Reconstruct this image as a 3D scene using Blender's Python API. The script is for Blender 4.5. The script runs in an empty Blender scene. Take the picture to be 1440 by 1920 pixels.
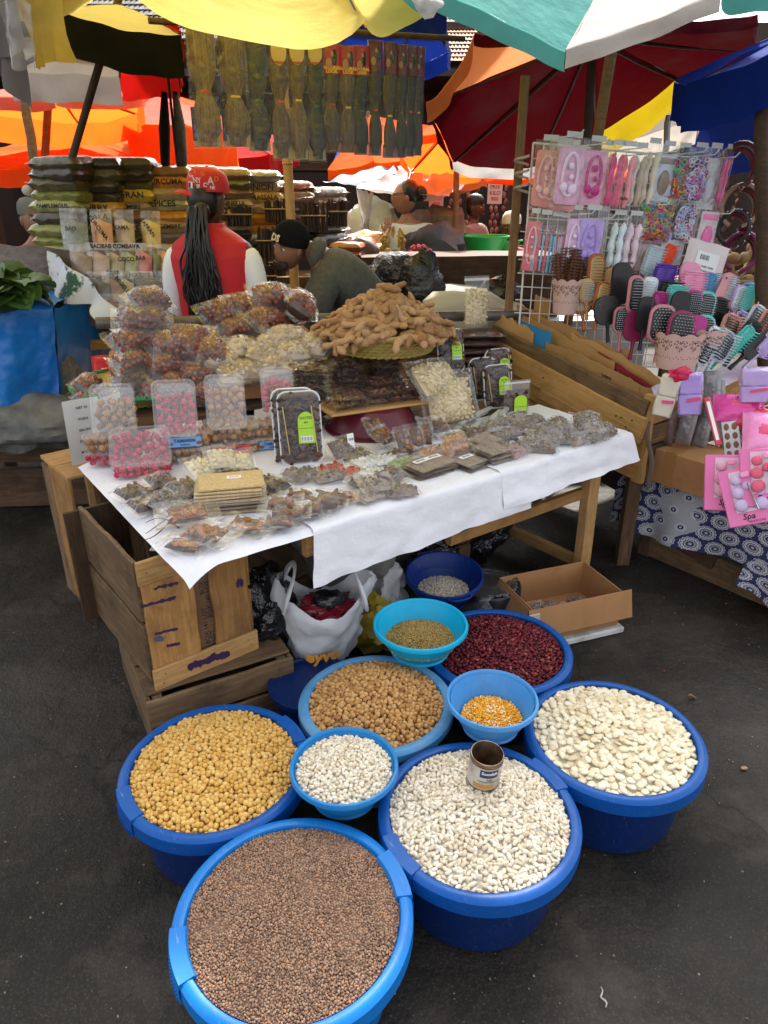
import bpy, bmesh, math, random
import numpy as np
from mathutils import Vector, Matrix, noise
sc = bpy.context.scene
C = sc.collection
rnd = random.Random(11)
nrs = np.random.RandomState(5)
R = math.radians
PI = math.pi
# ------------------------------------------------------------------ camera
F, TH, HC = 1332.0, R(24.6), 1.62
cd = bpy.data.cameras.new('camera')
cam = bpy.data.objects.new('camera', cd)
C.objects.link(cam)
cam.location = (0, 0, HC)
cam.rotation_euler = (R(90) - TH, 0, 0)
cd.sensor_fit = 'VERTICAL'
cd.sensor_height = 24
cd.sensor_width = 18
cd.lens = 24 * F / 1920
cd.clip_start, cd.clip_end = 0.05, 400
sc.camera = cam
# ------------------------------------------------------------------ sky, sun, exposure
SUN_EL, SUN_ROT = R(48), R(8)
world = bpy.data.worlds.new('World')
sc.world = world
world.use_nodes = True
wn = world.node_tree
wn.nodes.clear()
wo = wn.nodes.new('ShaderNodeOutputWorld')
wb = wn.nodes.new('ShaderNodeBackground')
ws = wn.nodes.new('ShaderNodeTexSky')
ws.sky_type = 'NISHITA'
ws.sun_disc = False
ws.sun_elevation = SUN_EL
ws.sun_rotation = SUN_ROT
ws.dust_density = 4
ws.air_density = 1.0
hs = wn.nodes.new('ShaderNodeHueSaturation')
hs.inputs['Saturation'].default_value = 0.2
wn.links.new(ws.outputs[0], hs.inputs['Color'])
wn.links.new(hs.outputs[0], wb.inputs[0])
wb.inputs[1].default_value = 0.15
wn.links.new(wb.outputs[0], wo.inputs[0])
sl = bpy.data.lights.new('sun', 'SUN')
sl.energy = 4.2
sl.angle = R(3)
sl.color = (1, .94, .84)
sun = bpy.data.objects.new('sun', sl)
C.objects.link(sun)
_d = Vector((math.sin(SUN_ROT) * math.cos(SUN_EL), math.cos(SUN_ROT) * math.cos(SUN_EL), math.sin(SUN_EL)))
sun.rotation_euler = _d.to_track_quat('Z', 'Y').to_euler()
sc.view_settings.view_transform = 'Standard'
sc.view_settings.look = 'None'
sc.view_settings.exposure = 1.7
sc.view_settings.gamma = 1
sc.view_settings.use_curve_mapping = False
sc.render.engine = 'CYCLES'
sc.cycles.transparent_max_bounces = 24
sc.cycles.max_bounces = 7
sc.cycles.use_denoising = True
# ------------------------------------------------------------------ pixel -> place (measuring helper)
def ray(px, py):
	x = (px - 720) / F
	v = -(py - 960) / F
	return Vector((x, math.cos(TH) + v * math.sin(TH), -math.sin(TH) + v * math.cos(TH)))
def atz(px, py, z):
	d = ray(px, py)
	t = (z - HC) / d.z
	return Vector((d.x * t, d.y * t, z))
def aty(px, py, y):
	d = ray(px, py)
	t = y / d.y
	return Vector((d.x * t, y, HC + d.z * t))
def sz(px, p):            # metres that px photo pixels span at the point p
	ax = (p.y * math.cos(TH) + (HC - p.z) * math.sin(TH))
	return px * ax / F
# ------------------------------------------------------------------ mesh builder
def _chamf():
	idx, vs = {}, []
	for a in (-1, 1):
		for b in (-1, 1):
			for c in (-1, 1):
				for k in range(3):
					idx[(a, b, c, k)] = len(vs)
					vs.append((a, b, c, k))
	fs = []
	S = (-1, 1)
	for ax in range(3):
		o = [i for i in range(3) if i != ax]
		for s in S:
			q = []
			for (p, r) in ((-1, -1), (1, -1), (1, 1), (-1, 1)):
				k = [0, 0, 0]; k[ax] = s; k[o[0]] = p; k[o[1]] = r
				q.append(idx[(*k, ax)])
			if (s < 0) ^ (ax == 1): q.reverse()
			fs.append(q)
		for p in S:
			for r in S:
				k0 = [0, 0, 0]; k0[ax] = -1; k0[o[0]] = p; k0[o[1]] = r
				k1 = list(k0); k1[ax] = 1
				fs.append([idx[(*k0, o[0])], idx[(*k1, o[0])], idx[(*k1, o[1])], idx[(*k0, o[1])]])
	for a in S:
		for b in S:
			for c in S:
				fs.append([idx[(a, b, c, 0)], idx[(a, b, c, 1)], idx[(a, b, c, 2)]])
	bm = bmesh.new()
	V = []
	for (a, b, c, k) in vs:
		p = [a * .9, b * .9, c * .9]; p[k] = (a, b, c)[k]
		V.append(bm.verts.new(p))
	for q in fs: bm.faces.new([V[i] for i in q])
	bmesh.ops.recalc_face_normals(bm, faces=bm.faces)
	bm.verts.index_update()
	out = [tuple(v.index for v in f.verts) for f in bm.faces]
	bm.free()
	return np.array(vs, float), out
_CV, _CF = _chamf()
_BF = [(0, 1, 3, 2), (4, 6, 7, 5), (0, 4, 5, 1), (2, 3, 7, 6), (0, 2, 6, 4), (1, 5, 7, 3)]
def ico(lv=1):
	bm = bmesh.new()
	bmesh.ops.create_icosphere(bm, subdivisions=lv, radius=1)
	v = np.array([tuple(p.co) for p in bm.verts]); bm.verts.index_update()
	f = [tuple(p.index for p in q.verts) for q in bm.faces]
	bm.free()
	return v, f
ICO1, ICO2, ICO3 = ico(1), ico(2), ico(3)
def npm(M): return np.array(M)
def T(x, y, z): return Matrix.Translation((x, y, z))
def RX(a): return Matrix.Rotation(a, 4, 'X')
def RY(a): return Matrix.Rotation(a, 4, 'Y')
def RZ(a): return Matrix.Rotation(a, 4, 'Z')
def SC(x, y, z): return Matrix.Diagonal((x, y, z, 1))
class MB:
	def __init__(s): s.v = []; s.f = []; s.m = []; s.n = 0
	def add(s, v, f, mi=0, M=None):
		v = np.asarray(v, float)
		if M is not None:
			M = npm(M); v = v @ M[:3, :3].T + M[:3, 3]
		n = s.n
		s.v.append(v); s.f += [tuple(int(i) + n for i in q) for q in f]; s.m += [mi] * len(f); s.n += len(v)
		return s
	def box(s, c, d, M=None, mi=0, bev=0):
		hx, hy, hz = d[0] / 2, d[1] / 2, d[2] / 2
		if bev:
			b = min(bev, hx * .9, hy * .9, hz * .9)
			h = np.array([hx, hy, hz])
			v = _CV[:, :3] * (h - b)
			k = _CV[:, 3].astype(int)
			for i in range(3):
				mk = k == i
				v[mk, i] = _CV[mk, i] * h[i]
			f = _CF
		else:
			v = np.array([(x, y, z) for x in (-hx, hx) for y in (-hy, hy) for z in (-hz, hz)]); f = _BF
		return s.add(v + np.array(c, float), f, mi, M)
	def tube(s, pts, r, n=8, mi=0, M=None, cap=True, flat=1.0):
		P = [Vector(p) for p in pts]; k = len(P)
		rs = r if hasattr(r, '__len__') else [r] * k
		v, f = [], []
		up = None
		for i in range(k):
			t = (P[min(i + 1, k - 1)] - P[max(i - 1, 0)])
			t = t.normalized() if t.length > 1e-9 else Vector((0, 0, 1))
			if up is None:
				up = Vector((0, 0, 1)) if abs(t.z) < .9 else Vector((1, 0, 0))
			a = t.cross(up)
			if a.length < 1e-6: a = t.orthogonal()
			a.normalize(); b = a.cross(t).normalized(); up = b
			for j in range(n):
				q = 2 * PI * j / n
				v.append(P[i] + (a * math.cos(q) + b * math.sin(q) * flat) * rs[i])
		for i in range(k - 1):
			for j in range(n):
				j2 = (j + 1) % n
				f.append((i * n + j, (i + 1) * n + j, (i + 1) * n + j2, i * n + j2))
		if cap:
			f.append(tuple(range(n))); f.append(tuple((k - 1) * n + j for j in reversed(range(n))))
		return s.add([tuple(p) for p in v], f, mi, M)
	def lathe(s, prof, n=48, mi=0, M=None, a0=0, a1=2 * PI):
		full = abs(a1 - a0 - 2 * PI) < 1e-6
		m = n if full else n + 1
		v, f = [], []
		for (r, z) in prof:
			for j in range(m):
				a = a0 + (a1 - a0) * j / n
				v.append((r * math.cos(a), r * math.sin(a), z))
		for i in range(len(prof) - 1):
			for j in range(n):
				j2 = (j + 1) % m
				f.append((i * m + j, i * m + j2, (i + 1) * m + j2, (i + 1) * m + j))
		return s.add(v, f, mi, M)
	def ell(s, c, r, M=None, mi=0, lv=ICO2):
		v = lv[0] * np.array(r, float) + np.array(c, float)
		return s.add(v, lv[1], mi, M)
	def sheet(s, fn, nu, nv, mi=0, M=None):
		v = [fn(i / nu, j / nv) for j in range(nv + 1) for i in range(nu + 1)]
		f = [(j * (nu + 1) + i, j * (nu + 1) + i + 1, (j + 1) * (nu + 1) + i + 1, (j + 1) * (nu + 1) + i) for j in range(nv) for i in range(nu)]
		return s.add([tuple(p) for p in v], f, mi, M)
	def poly(s, pts, t, M=None, mi=0):          # outline in xy, extruded t in z
		n = len(pts)
		v = [(x, y, 0) for x, y in pts] + [(x, y, t) for x, y in pts]
		f = [tuple(reversed(range(n))), tuple(range(n, 2 * n))] + [(i, (i + 1) % n, n + (i + 1) % n, n + i) for i in range(n)]
		return s.add(v, f, mi, M)
	def mesh(s, name, mats, smooth=True, ang=40):
		me = bpy.data.meshes.new(name)
		v = np.concatenate(s.v)
		me.from_pydata(v.tolist(), [], s.f)
		for m in (mats if isinstance(mats, (list, tuple)) else [mats]): me.materials.append(m)
		if any(s.m): me.polygons.foreach_set('material_index', s.m)
		if smooth:
			me.polygons.foreach_set('use_smooth', [True] * len(s.f))
			if ang < 180: me.set_sharp_from_angle(angle=R(ang))
		me.update()
		return me
	def build(s, name, mats, parent=None, M=None, smooth=True, ang=40):
		return mobj(name, s.mesh(name, mats, smooth, ang), parent, M)
def mobj(name, me, parent=None, M=None):
	o = bpy.data.objects.new(name, me)
	C.objects.link(o)
	if parent is not None: o.parent = parent
	if M is not None: o.matrix_local = M
	return o
def tag(o, label=None, cat=None, group=None, kind=None):
	if label: o['label'] = label
	if cat: o['category'] = cat
	if group: o['group'] = group
	if kind: o['kind'] = kind
	return o
def thing(name, label, cat, loc=(0, 0, 0), rz=0, group=None, M=None):
	o = bpy.data.objects.new(name, None)
	o.empty_display_size = .05
	C.objects.link(o)
	if M is not None: o.matrix_world = M
	else: o.location = loc; o.rotation_euler = (0, 0, rz)
	return tag(o, label, cat, group)
def struct(name, mb, mat, kind='structure', **k):
	return tag(mb.build(name, mat, **k), kind=kind)
KIDS = {}
def dup(root, M=None, label=None, group=None):
	def cp(o, par):
		c = o.copy(); C.objects.link(c)
		if par is not None: c.parent = par
		for ch in list(o.children): cp(ch, c)
		return c
	r = cp(root, None)
	if M is not None: r.matrix_world = M
	if label: r['label'] = label
	if group: r['group'] = group
	return r
class Proto:
	"""first place() moves the source itself, later ones copy it"""
	def __init__(s, root): s.root = root; s.used = False
	def place(s, M, label, group=None):
		if not s.used:
			s.used = True; o = s.root; o.matrix_world = M; o['label'] = label
			if group: o['group'] = group
			return o
		return dup(s.root, M, label, group)
def bignp(name, V, Fq, mat, parent=None, M=None, smooth=True):
	me = bpy.data.meshes.new(name)
	V = np.asarray(V, np.float32); Fq = np.asarray(Fq, np.int32)
	k = Fq.shape[1]
	me.vertices.add(len(V)); me.vertices.foreach_set('co', V.ravel())
	me.loops.add(Fq.size); me.loops.foreach_set('vertex_index', Fq.ravel())
	me.polygons.add(len(Fq))
	me.polygons.foreach_set('loop_start', np.arange(0, Fq.size, k, dtype=np.int32))
	me.polygons.foreach_set('loop_total', np.full(len(Fq), k, np.int32))
	if smooth: me.polygons.foreach_set('use_smooth', np.ones(len(Fq), bool))
	me.materials.append(mat)
	me.update(calc_edges=True)
	return mobj(name, me, parent, M)
def scatter_mesh(base, mats4):
	"""stack of 4x4 arrays applied on a base (verts, tri list)"""
	v, f = base
	f = np.array(f)
	A = np.asarray(mats4)
	V = np.einsum('nij,kj->nki', A[:, :3, :3], v) + A[:, None, :3, 3]
	n, k = len(A), len(v)
	Ft = (f[None] + (np.arange(n) * k)[:, None, None]).reshape(-1, f.shape[1])
	return V.reshape(-1, 3), Ft
# ------------------------------------------------------------------ materials
MATS = {}
def rgb(*c):
	if len(c) == 1 and isinstance(c[0], str):
		h = c[0]; c = [int(h[i:i + 2], 16) / 255 for i in (0, 2, 4)]
		c = [x / 12.92 if x <= .04045 else ((x + .055) / 1.055) ** 2.4 for x in c]
	return (*c[:3], 1)
def nodes(name):
	m = bpy.data.materials.new(name); m.use_nodes = True
	nt = m.node_tree; nt.nodes.clear()
	out = nt.nodes.new('ShaderNodeOutputMaterial')
	return m, nt, out
def N(nt, t, **k):
	n = nt.nodes.new('ShaderNode' + t)
	for a, b in k.items():
		if hasattr(n, a): setattr(n, a, b)
	return n
def ramp(nt, src, stops, interp='LINEAR'):
	r = N(nt, 'ValToRGB'); r.color_ramp.interpolation = interp
	e = r.color_ramp.elements
	while len(e) < len(stops): e.new(.5)
	for q, (p, c) in zip(e, stops): q.position = p; q.color = c if len(c) == 4 else (*c, 1)
	nt.links.new(src, r.inputs[0]); return r.outputs[0]
def mixc(nt, fac, a, b, mode='MIX'):
	m = N(nt, 'Mix'); m.data_type = 'RGBA'; m.blend_type = mode
	for i, v in ((0, fac), (6, a), (7, b)):
		if isinstance(v, (int, float)): m.inputs[i].default_value = v
		elif isinstance(v, tuple): m.inputs[i].default_value = v
		else: nt.links.new(v, m.inputs[i])
	return m.outputs[2]
def math_(nt, op, a, b=0.0, clamp=False):
	m = N(nt, 'Math'); m.operation = op; m.use_clamp = clamp
	for i, v in ((0, a), (1, b)):
		if isinstance(v, (int, float)): m.inputs[i].default_value = v
		else: nt.links.new(v, m.inputs[i])
	return m.outputs[0]
def coords(nt, scale=(1, 1, 1), which='Object', rot=None):
	tc = N(nt, 'TexCoord'); mp = N(nt, 'Mapping')
	mp.inputs['Scale'].default_value = scale
	if rot: mp.inputs['Rotation'].default_value = rot
	nt.links.new(tc.outputs[which], mp.inputs[0]); return mp.outputs[0]
def noise_(nt, co, scale, detail=3, rough=.55, dist=0):
	n = N(nt, 'TexNoise'); n.inputs['Scale'].default_value = scale; n.inputs['Detail'].default_value = detail
	n.inputs['Roughness'].default_value = rough; n.inputs['Distortion'].default_value = dist
	nt.links.new(co, n.inputs['Vector']); return n
def mat(name, col, rough=.5, col2=None, ns=6, dirt=None, ds=3, dw=(.5, .75), bump=0, bs=40, bdist=.002, met=0, coat=0, spec=.5, var=0, transl=0, islands=False, alpha=1, sss=0, stretch=(1, 1, 1)):
	if name in MATS: return MATS[name]
	m, nt, out = nodes(name)
	p = N(nt, 'BsdfPrincipled')
	co = coords(nt, stretch)
	col = col if len(col) == 4 else (*col, 1)
	c = None
	if col2 is not None:
		col2 = col2 if len(col2) == 4 else (*col2, 1)
		c = mixc(nt, ramp(nt, noise_(nt, co, ns, 5).outputs[0], [(.35, (0, 0, 0)), (.65, (1, 1, 1))]), col, col2)
	if dirt is not None:
		dirt = dirt if len(dirt) == 4 else (*dirt, 1)
		k = ramp(nt, noise_(nt, co, ds, 6, .65).outputs[0], [(dw[0], (0, 0, 0)), (dw[1], (1, 1, 1))])
		c = mixc(nt, k, c if c is not None else col, dirt)
	if var:
		oi = N(nt, 'ObjectInfo')
		v = oi.outputs['Random']
		if islands:
			g = N(nt, 'NewGeometry')
			v = math_(nt, 'FRACT', math_(nt, 'ADD', v, g.outputs['Random Per Island']))
		k = math_(nt, 'MULTIPLY_ADD', v, 2 * var); nt.nodes[-1].inputs[2].default_value = 1 - var
		h = N(nt, 'HueSaturation'); nt.links.new(k, h.inputs['Value'])
		if c is None: h.inputs['Color'].default_value = col
		else: nt.links.new(c, h.inputs['Color'])
		c = h.outputs[0]
	if c is None: p.inputs['Base Color'].default_value = col
	else: nt.links.new(c, p.inputs['Base Color'])
	p.inputs['Roughness'].default_value = rough
	p.inputs['Metallic'].default_value = met
	p.inputs['Coat Weight'].default_value = coat
	p.inputs['Coat Roughness'].default_value = .12
	p.inputs['Specular IOR Level'].default_value = spec
	p.inputs['Alpha'].default_value = alpha
	if sss:
		p.inputs['Subsurface Weight'].default_value = sss
		p.inputs['Subsurface Scale'].default_value = .004
	if bump:
		b = N(nt, 'Bump'); b.inputs['Strength'].default_value = bump; b.inputs['Distance'].default_value = bdist
		nt.links.new(noise_(nt, co, bs, 4).outputs[0], b.inputs['Height'])
		nt.links.new(b.outputs[0], p.inputs['Normal'])
	sh = p.outputs[0]
	if transl:
		t = N(nt, 'BsdfTranslucent')
		if c is None: t.inputs[0].default_value = col
		else: nt.links.new(c, t.inputs[0])
		mx = N(nt, 'MixShader'); mx.inputs[0].default_value = transl
		nt.links.new(sh, mx.inputs[1]); nt.links.new(t.outputs[0], mx.inputs[2]); sh = mx.outputs[0]
	nt.links.new(sh, out.inputs[0])
	MATS[name] = m
	return m
def film(name, haze=.06, gloss=.5, rough=.12, tint=(1, 1, 1), bs=30, bump=.8, hazecol=(.85, .87, .9), bdist=.01):
	"""thin crinkled plastic film"""
	if name in MATS: return MATS[name]
	m, nt, out = nodes(name)
	co = coords(nt)
	tr = N(nt, 'BsdfTransparent'); tr.inputs[0].default_value = (*tint, 1)
	gl = N(nt, 'BsdfGlossy'); gl.inputs['Roughness'].default_value = rough; gl.inputs[0].default_value = (1, 1, 1, 1)
	df = N(nt, 'BsdfDiffuse'); df.inputs[0].default_value = (*hazecol, 1)
	b = N(nt, 'Bump'); b.inputs['Strength'].default_value = bump; b.inputs['Distance'].default_value = bdist
	nz = noise_(nt, co, bs, 4, .6, 1.5)
	nt.links.new(nz.outputs[0], b.inputs['Height'])
	nt.links.new(b.outputs[0], gl.inputs['Normal'])
	lw = N(nt, 'LayerWeight'); lw.inputs[0].default_value = .35
	nt.links.new(b.outputs[0], lw.inputs['Normal'])
	fac = math_(nt, 'MULTIPLY_ADD', math_(nt, 'POWER', lw.outputs['Facing'], 1.6), gloss); nt.nodes[-1].inputs[2].default_value = .05
	m1 = N(nt, 'MixShader'); m1.inputs[0].default_value = haze
	nt.links.new(tr.outputs[0], m1.inputs[1]); nt.links.new(df.outputs[0], m1.inputs[2])
	m2 = N(nt, 'MixShader'); nt.links.new(fac, m2.inputs[0])
	nt.links.new(m1.outputs[0], m2.inputs[1]); nt.links.new(gl.outputs[0], m2.inputs[2])
	nt.links.new(m2.outputs[0], out.inputs[0])
	MATS[name] = m
	return m
def wood(name, c1, c2, dark=(.03, .02, .012), rough=.75, sc_=(3, 30, 30), knots=True, wear=.5):
	"""plank running along its own local x"""
	if name in MATS: return MATS[name]
	m, nt, out = nodes(name)
	p = N(nt, 'BsdfPrincipled')
	oi = N(nt, 'ObjectInfo')
	tc = N(nt, 'TexCoord')
	add = N(nt, 'VectorMath'); add.operation = 'ADD'
	sm = N(nt, 'VectorMath'); sm.operation = 'SCALE'
	cx = N(nt, 'CombineXYZ')
	for i in range(3): nt.links.new(oi.outputs['Random'], cx.inputs[i])
	sm.inputs['Scale'].default_value = 37
	nt.links.new(cx.outputs[0], sm.inputs[0])
	nt.links.new(tc.outputs['Object'], add.inputs[0]); nt.links.new(sm.outputs[0], add.inputs[1])
	mp = N(nt, 'Mapping'); mp.inputs['Scale'].default_value = sc_
	nt.links.new(add.outputs[0], mp.inputs[0])
	g = noise_(nt, mp.outputs[0], 1.6, 8, .62, 1.2)
	c = ramp(nt, g.outputs[0], [(.3, c1), (.55, c2), (.75, tuple(x * .6 for x in c1))])
	s = noise_(nt, add.outputs[0], 7, 6, .7)
	c = mixc(nt, math_(nt, 'MULTIPLY', ramp(nt, s.outputs[0], [(.48, (0, 0, 0)), (.72, (1, 1, 1))]), wear), c, (*dark, 1))
	v = math_(nt, 'MULTIPLY_ADD', oi.outputs['Random'], .5); nt.nodes[-1].inputs[2].default_value = .72
	h = N(nt, 'HueSaturation'); nt.links.new(v, h.inputs['Value']); nt.links.new(c, h.inputs['Color'])
	nt.links.new(h.outputs[0], p.inputs['Base Color'])
	p.inputs['Roughness'].default_value = rough
	p.inputs['Specular IOR Level'].default_value = .25
	b = N(nt, 'Bump'); b.inputs['Strength'].default_value = .5; b.inputs['Distance'].default_value = .003
	nt.links.new(g.outputs[0], b.inputs['Height']); nt.links.new(b.outputs[0], p.inputs['Normal'])
	nt.links.new(p.outputs[0], out.inputs[0])
	MATS[name] = m
	return m
# ------------------------------------------------------------------ lettering
_TX = {}
def text_mesh(txt, size=.05, bold=0.0, shear=0, align='CENTER', spacing=1.0):
	k = (txt, size, bold, shear, align, spacing)
	if k not in _TX:
		cu = bpy.data.curves.new('lettering', 'FONT')
		cu.body = txt; cu.size = size; cu.align_x = align; cu.align_y = 'CENTER'; cu.offset = bold; cu.shear = shear
		cu.resolution_u = 2; cu.space_character = spacing; cu.extrude = size * .006
		ob = bpy.data.objects.new('lettering', cu); C.objects.link(ob)
		dg = bpy.context.evaluated_depsgraph_get()
		me = bpy.data.meshes.new_from_object(ob.evaluated_get(dg))
		bpy.data.objects.remove(ob); bpy.data.curves.remove(cu)
		_TX[k] = me
	return _TX[k]
def letter(txt, size, m, parent, M, bold=0.0, bend=None, **k):
	me = text_mesh(txt, size, bold, **k).copy()
	me.materials.clear(); me.materials.append(m)
	if bend: # wrap on a vertical cylinder of radius bend around local z axis: x -> angle, y -> z
		for v in me.vertices:
			a = v.co.x / bend
			r = bend + v.co.z
			v.co = (r * math.sin(a), -r * math.cos(a), v.co.y)
	return mobj('lettering', me, parent, M)
ORD = ['topmost', 'second from the top', 'third from the top', 'fourth from the top', 'fifth from the top', 'sixth from the top', 'seventh from the top', 'eighth from the top', 'ninth from the top', 'tenth from the top', 'eleventh from the top', 'twelfth from the top', 'thirteenth from the top', 'fourteenth from the top']
NTH = ['first', 'second', 'third', 'fourth', 'fifth', 'sixth', 'seventh', 'eighth', 'ninth', 'tenth', 'eleventh', 'twelfth', 'thirteenth', 'fourteenth', 'fifteenth']
def frame(o, x, z=None):
	"""matrix at o with local x along x and local z as near as possible to z"""
	x = Vector(x).normalized()
	z = Vector(z or (0, 0, 1))
	y = z.cross(x)
	if y.length < 1e-6: y = x.orthogonal()
	y.normalize(); z = x.cross(y)
	M = Matrix.Identity(4)
	for i in range(3): M[i][0] = x[i]; M[i][1] = y[i]; M[i][2] = z[i]; M[i][3] = o[i]
	return M
# ------------------------------------------------------------------ ground
def asphalt():
	m, nt, out = nodes('asphalt')
	p = N(nt, 'BsdfPrincipled')
	co = coords(nt)
	big = noise_(nt, co, 1.3, 6, .6)
	c = ramp(nt, big.outputs[0], [(.3, (.024, .0212, .0182)), (.5, (.045, .0395, .0335)), (.72, (.085, .073, .060))])
	vo = N(nt, 'TexVoronoi'); vo.inputs['Scale'].default_value = 130; nt.links.new(co, vo.inputs['Vector'])
	sp = N(nt, 'TexVoronoi'); sp.inputs['Scale'].default_value = 55; nt.links.new(co, sp.inputs['Vector'])
	stone = ramp(nt, vo.outputs['Distance'], [(.0, (1, 1, 1)), (.5, (.12, .12, .12))])
	c = mixc(nt, .62, c, stone, 'MULTIPLY')
	speck = ramp(nt, sp.outputs['Distance'], [(.05, (1, 1, 1)), (.12, (0, 0, 0))])
	c = mixc(nt, math_(nt, 'MULTIPLY', speck, .28), c, (.22, .2, .17, 1))
	d = noise_(nt, co, 3.1, 7, .7)
	c = mixc(nt, math_(nt, 'MULTIPLY', ramp(nt, d.outputs[0], [(.5, (0, 0, 0)), (.75, (1, 1, 1))]), .7), c, (.075, .063, .050, 1))
	vc = N(nt, 'TexVoronoi'); vc.feature = 'DISTANCE_TO_EDGE'; vc.inputs['Scale'].default_value = .9
	wob = N(nt, 'VectorMath'); wob.operation = 'ADD'
	wn_ = noise_(nt, co, 5, 4); ws_ = N(nt, 'VectorMath'); ws_.operation = 'SCALE'; ws_.inputs['Scale'].default_value = .25
	nt.links.new(wn_.outputs['Color'], ws_.inputs[0]); nt.links.new(co, wob.inputs[0]); nt.links.new(ws_.outputs[0], wob.inputs[1])
	nt.links.new(wob.outputs[0], vc.inputs['Vector'])
	crack = ramp(nt, vc.outputs['Distance'], [(.0, (1, 1, 1)), (.008, (0, 0, 0))])
	c = mixc(nt, math_(nt, 'MULTIPLY', crack, .8), c, (.010, .010, .010, 1))
	nt.links.new(c, p.inputs['Base Color'])
	wet = noise_(nt, co, .75, 4, .55)
	r = ramp(nt, wet.outputs[0], [(.4, (.36, .36, .36)), (.62, (.78, .78, .78))])
	nt.links.new(r, p.inputs['Roughness'])
	p.inputs['Specular IOR Level'].default_value = .14
	h = math_(nt, 'ADD', math_(nt, 'MULTIPLY', noise_(nt, co, 95, 3, .7).outputs[0], .5), math_(nt, 'MULTIPLY', noise_(nt, co, 18, 5).outputs[0], 1.2))
	b = N(nt, 'Bump'); b.inputs['Strength'].default_value = .9; b.inputs['Distance'].default_value = .007
	nt.links.new(h, b.inputs['Height']); nt.links.new(b.outputs[0], p.inputs['Normal'])
	nt.links.new(p.outputs[0], out.inputs[0])
	return m
ASPH = asphalt()
g = MB()
def gfn(u, v):
	x, y = -3 + 6 * u, -.5 + 7 * v
	return (x, y, .006 * noise.noise((x * 2, y * 2, 0)))
g.sheet(gfn, 90, 100)
struct('ground', g, ASPH, ang=180)
g = MB()
g.box((0, 40, -.03), (160, 160, .04))
struct('ground_beyond', g, ASPH, smooth=False)
# gravel and crumbs trodden into the tarmac
def grit(n, x0, x1, y0, y1, s0, s1, m, name):
	A = []
	for i in range(n):
		s = rnd.uniform(s0, s1)
		A.append(npm(T(rnd.uniform(x0, x1), rnd.uniform(y0, y1), .002) @ RZ(rnd.uniform(0, 6)) @ RX(rnd.uniform(-.4, .4)) @ SC(s, s * rnd.uniform(.5, 1), s * .5)))
	V, Fq = scatter_mesh(ICO1, A)
	tag(bignp(name, V, Fq, m), 'pale and brown crumbs scattered over the dark tarmac', kind='stuff')
grit(900, -1.6, 1.6, .7, 3.2, .0012, .0038, mat('crumb', (.2, .16, .11), .8, var=.6, islands=True), 'grit')
# larger scraps
for (px, py, s, col, lab) in ((1178, 1500, .006, (.5, .42, .3), 'pale seed lying on the tarmac beside the basins'), (1245, 1258, .007, (.12, .01, .02), 'dark red bean fallen on the tarmac by the carton'),
							  (1395, 1440, .012, (.35, .22, .12), 'brown dry leaf scrap on the tarmac by the frame edge')):
	q = atz(px, py, .006)
	b = MB(); b.ell((0, 0, 0), (s, s * .55, s * .35))
	o = b.build('fallen_scrap', mat('scrap%d' % px, col, .6), M=T(*q) @ RZ(px))
	tag(o, lab, 'scrap')
b = MB()
q = atz(1130, 1870, .008)
b.tube([q + Vector((.004 * math.sin(i * 1.3), -.022 + i * .006, .002 + .004 * math.sin(i))) for i in range(8)], [.0008, .0018, .0022, .002, .0018, .0018, .0014, .0008], 6)
tag(b.build('paper_shred', mat('paper_white', (.42, .41, .38), .8)), 'small twisted white paper shred on the tarmac', 'litter')
b = MB(); q = atz(1298, 1305, .012)
b.sheet(lambda u, v: q + Vector((.035 * (u - .5), .014 * (v - .5) * (1 - (2 * u - 1) ** 2), .006 * math.sin(u * 5))), 8, 4)
tag(b.build('fallen_leaf', mat('leaf_rust', (.22, .09, .03), .6)), 'rust brown fallen leaf lying on the tarmac', 'leaf')
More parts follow.
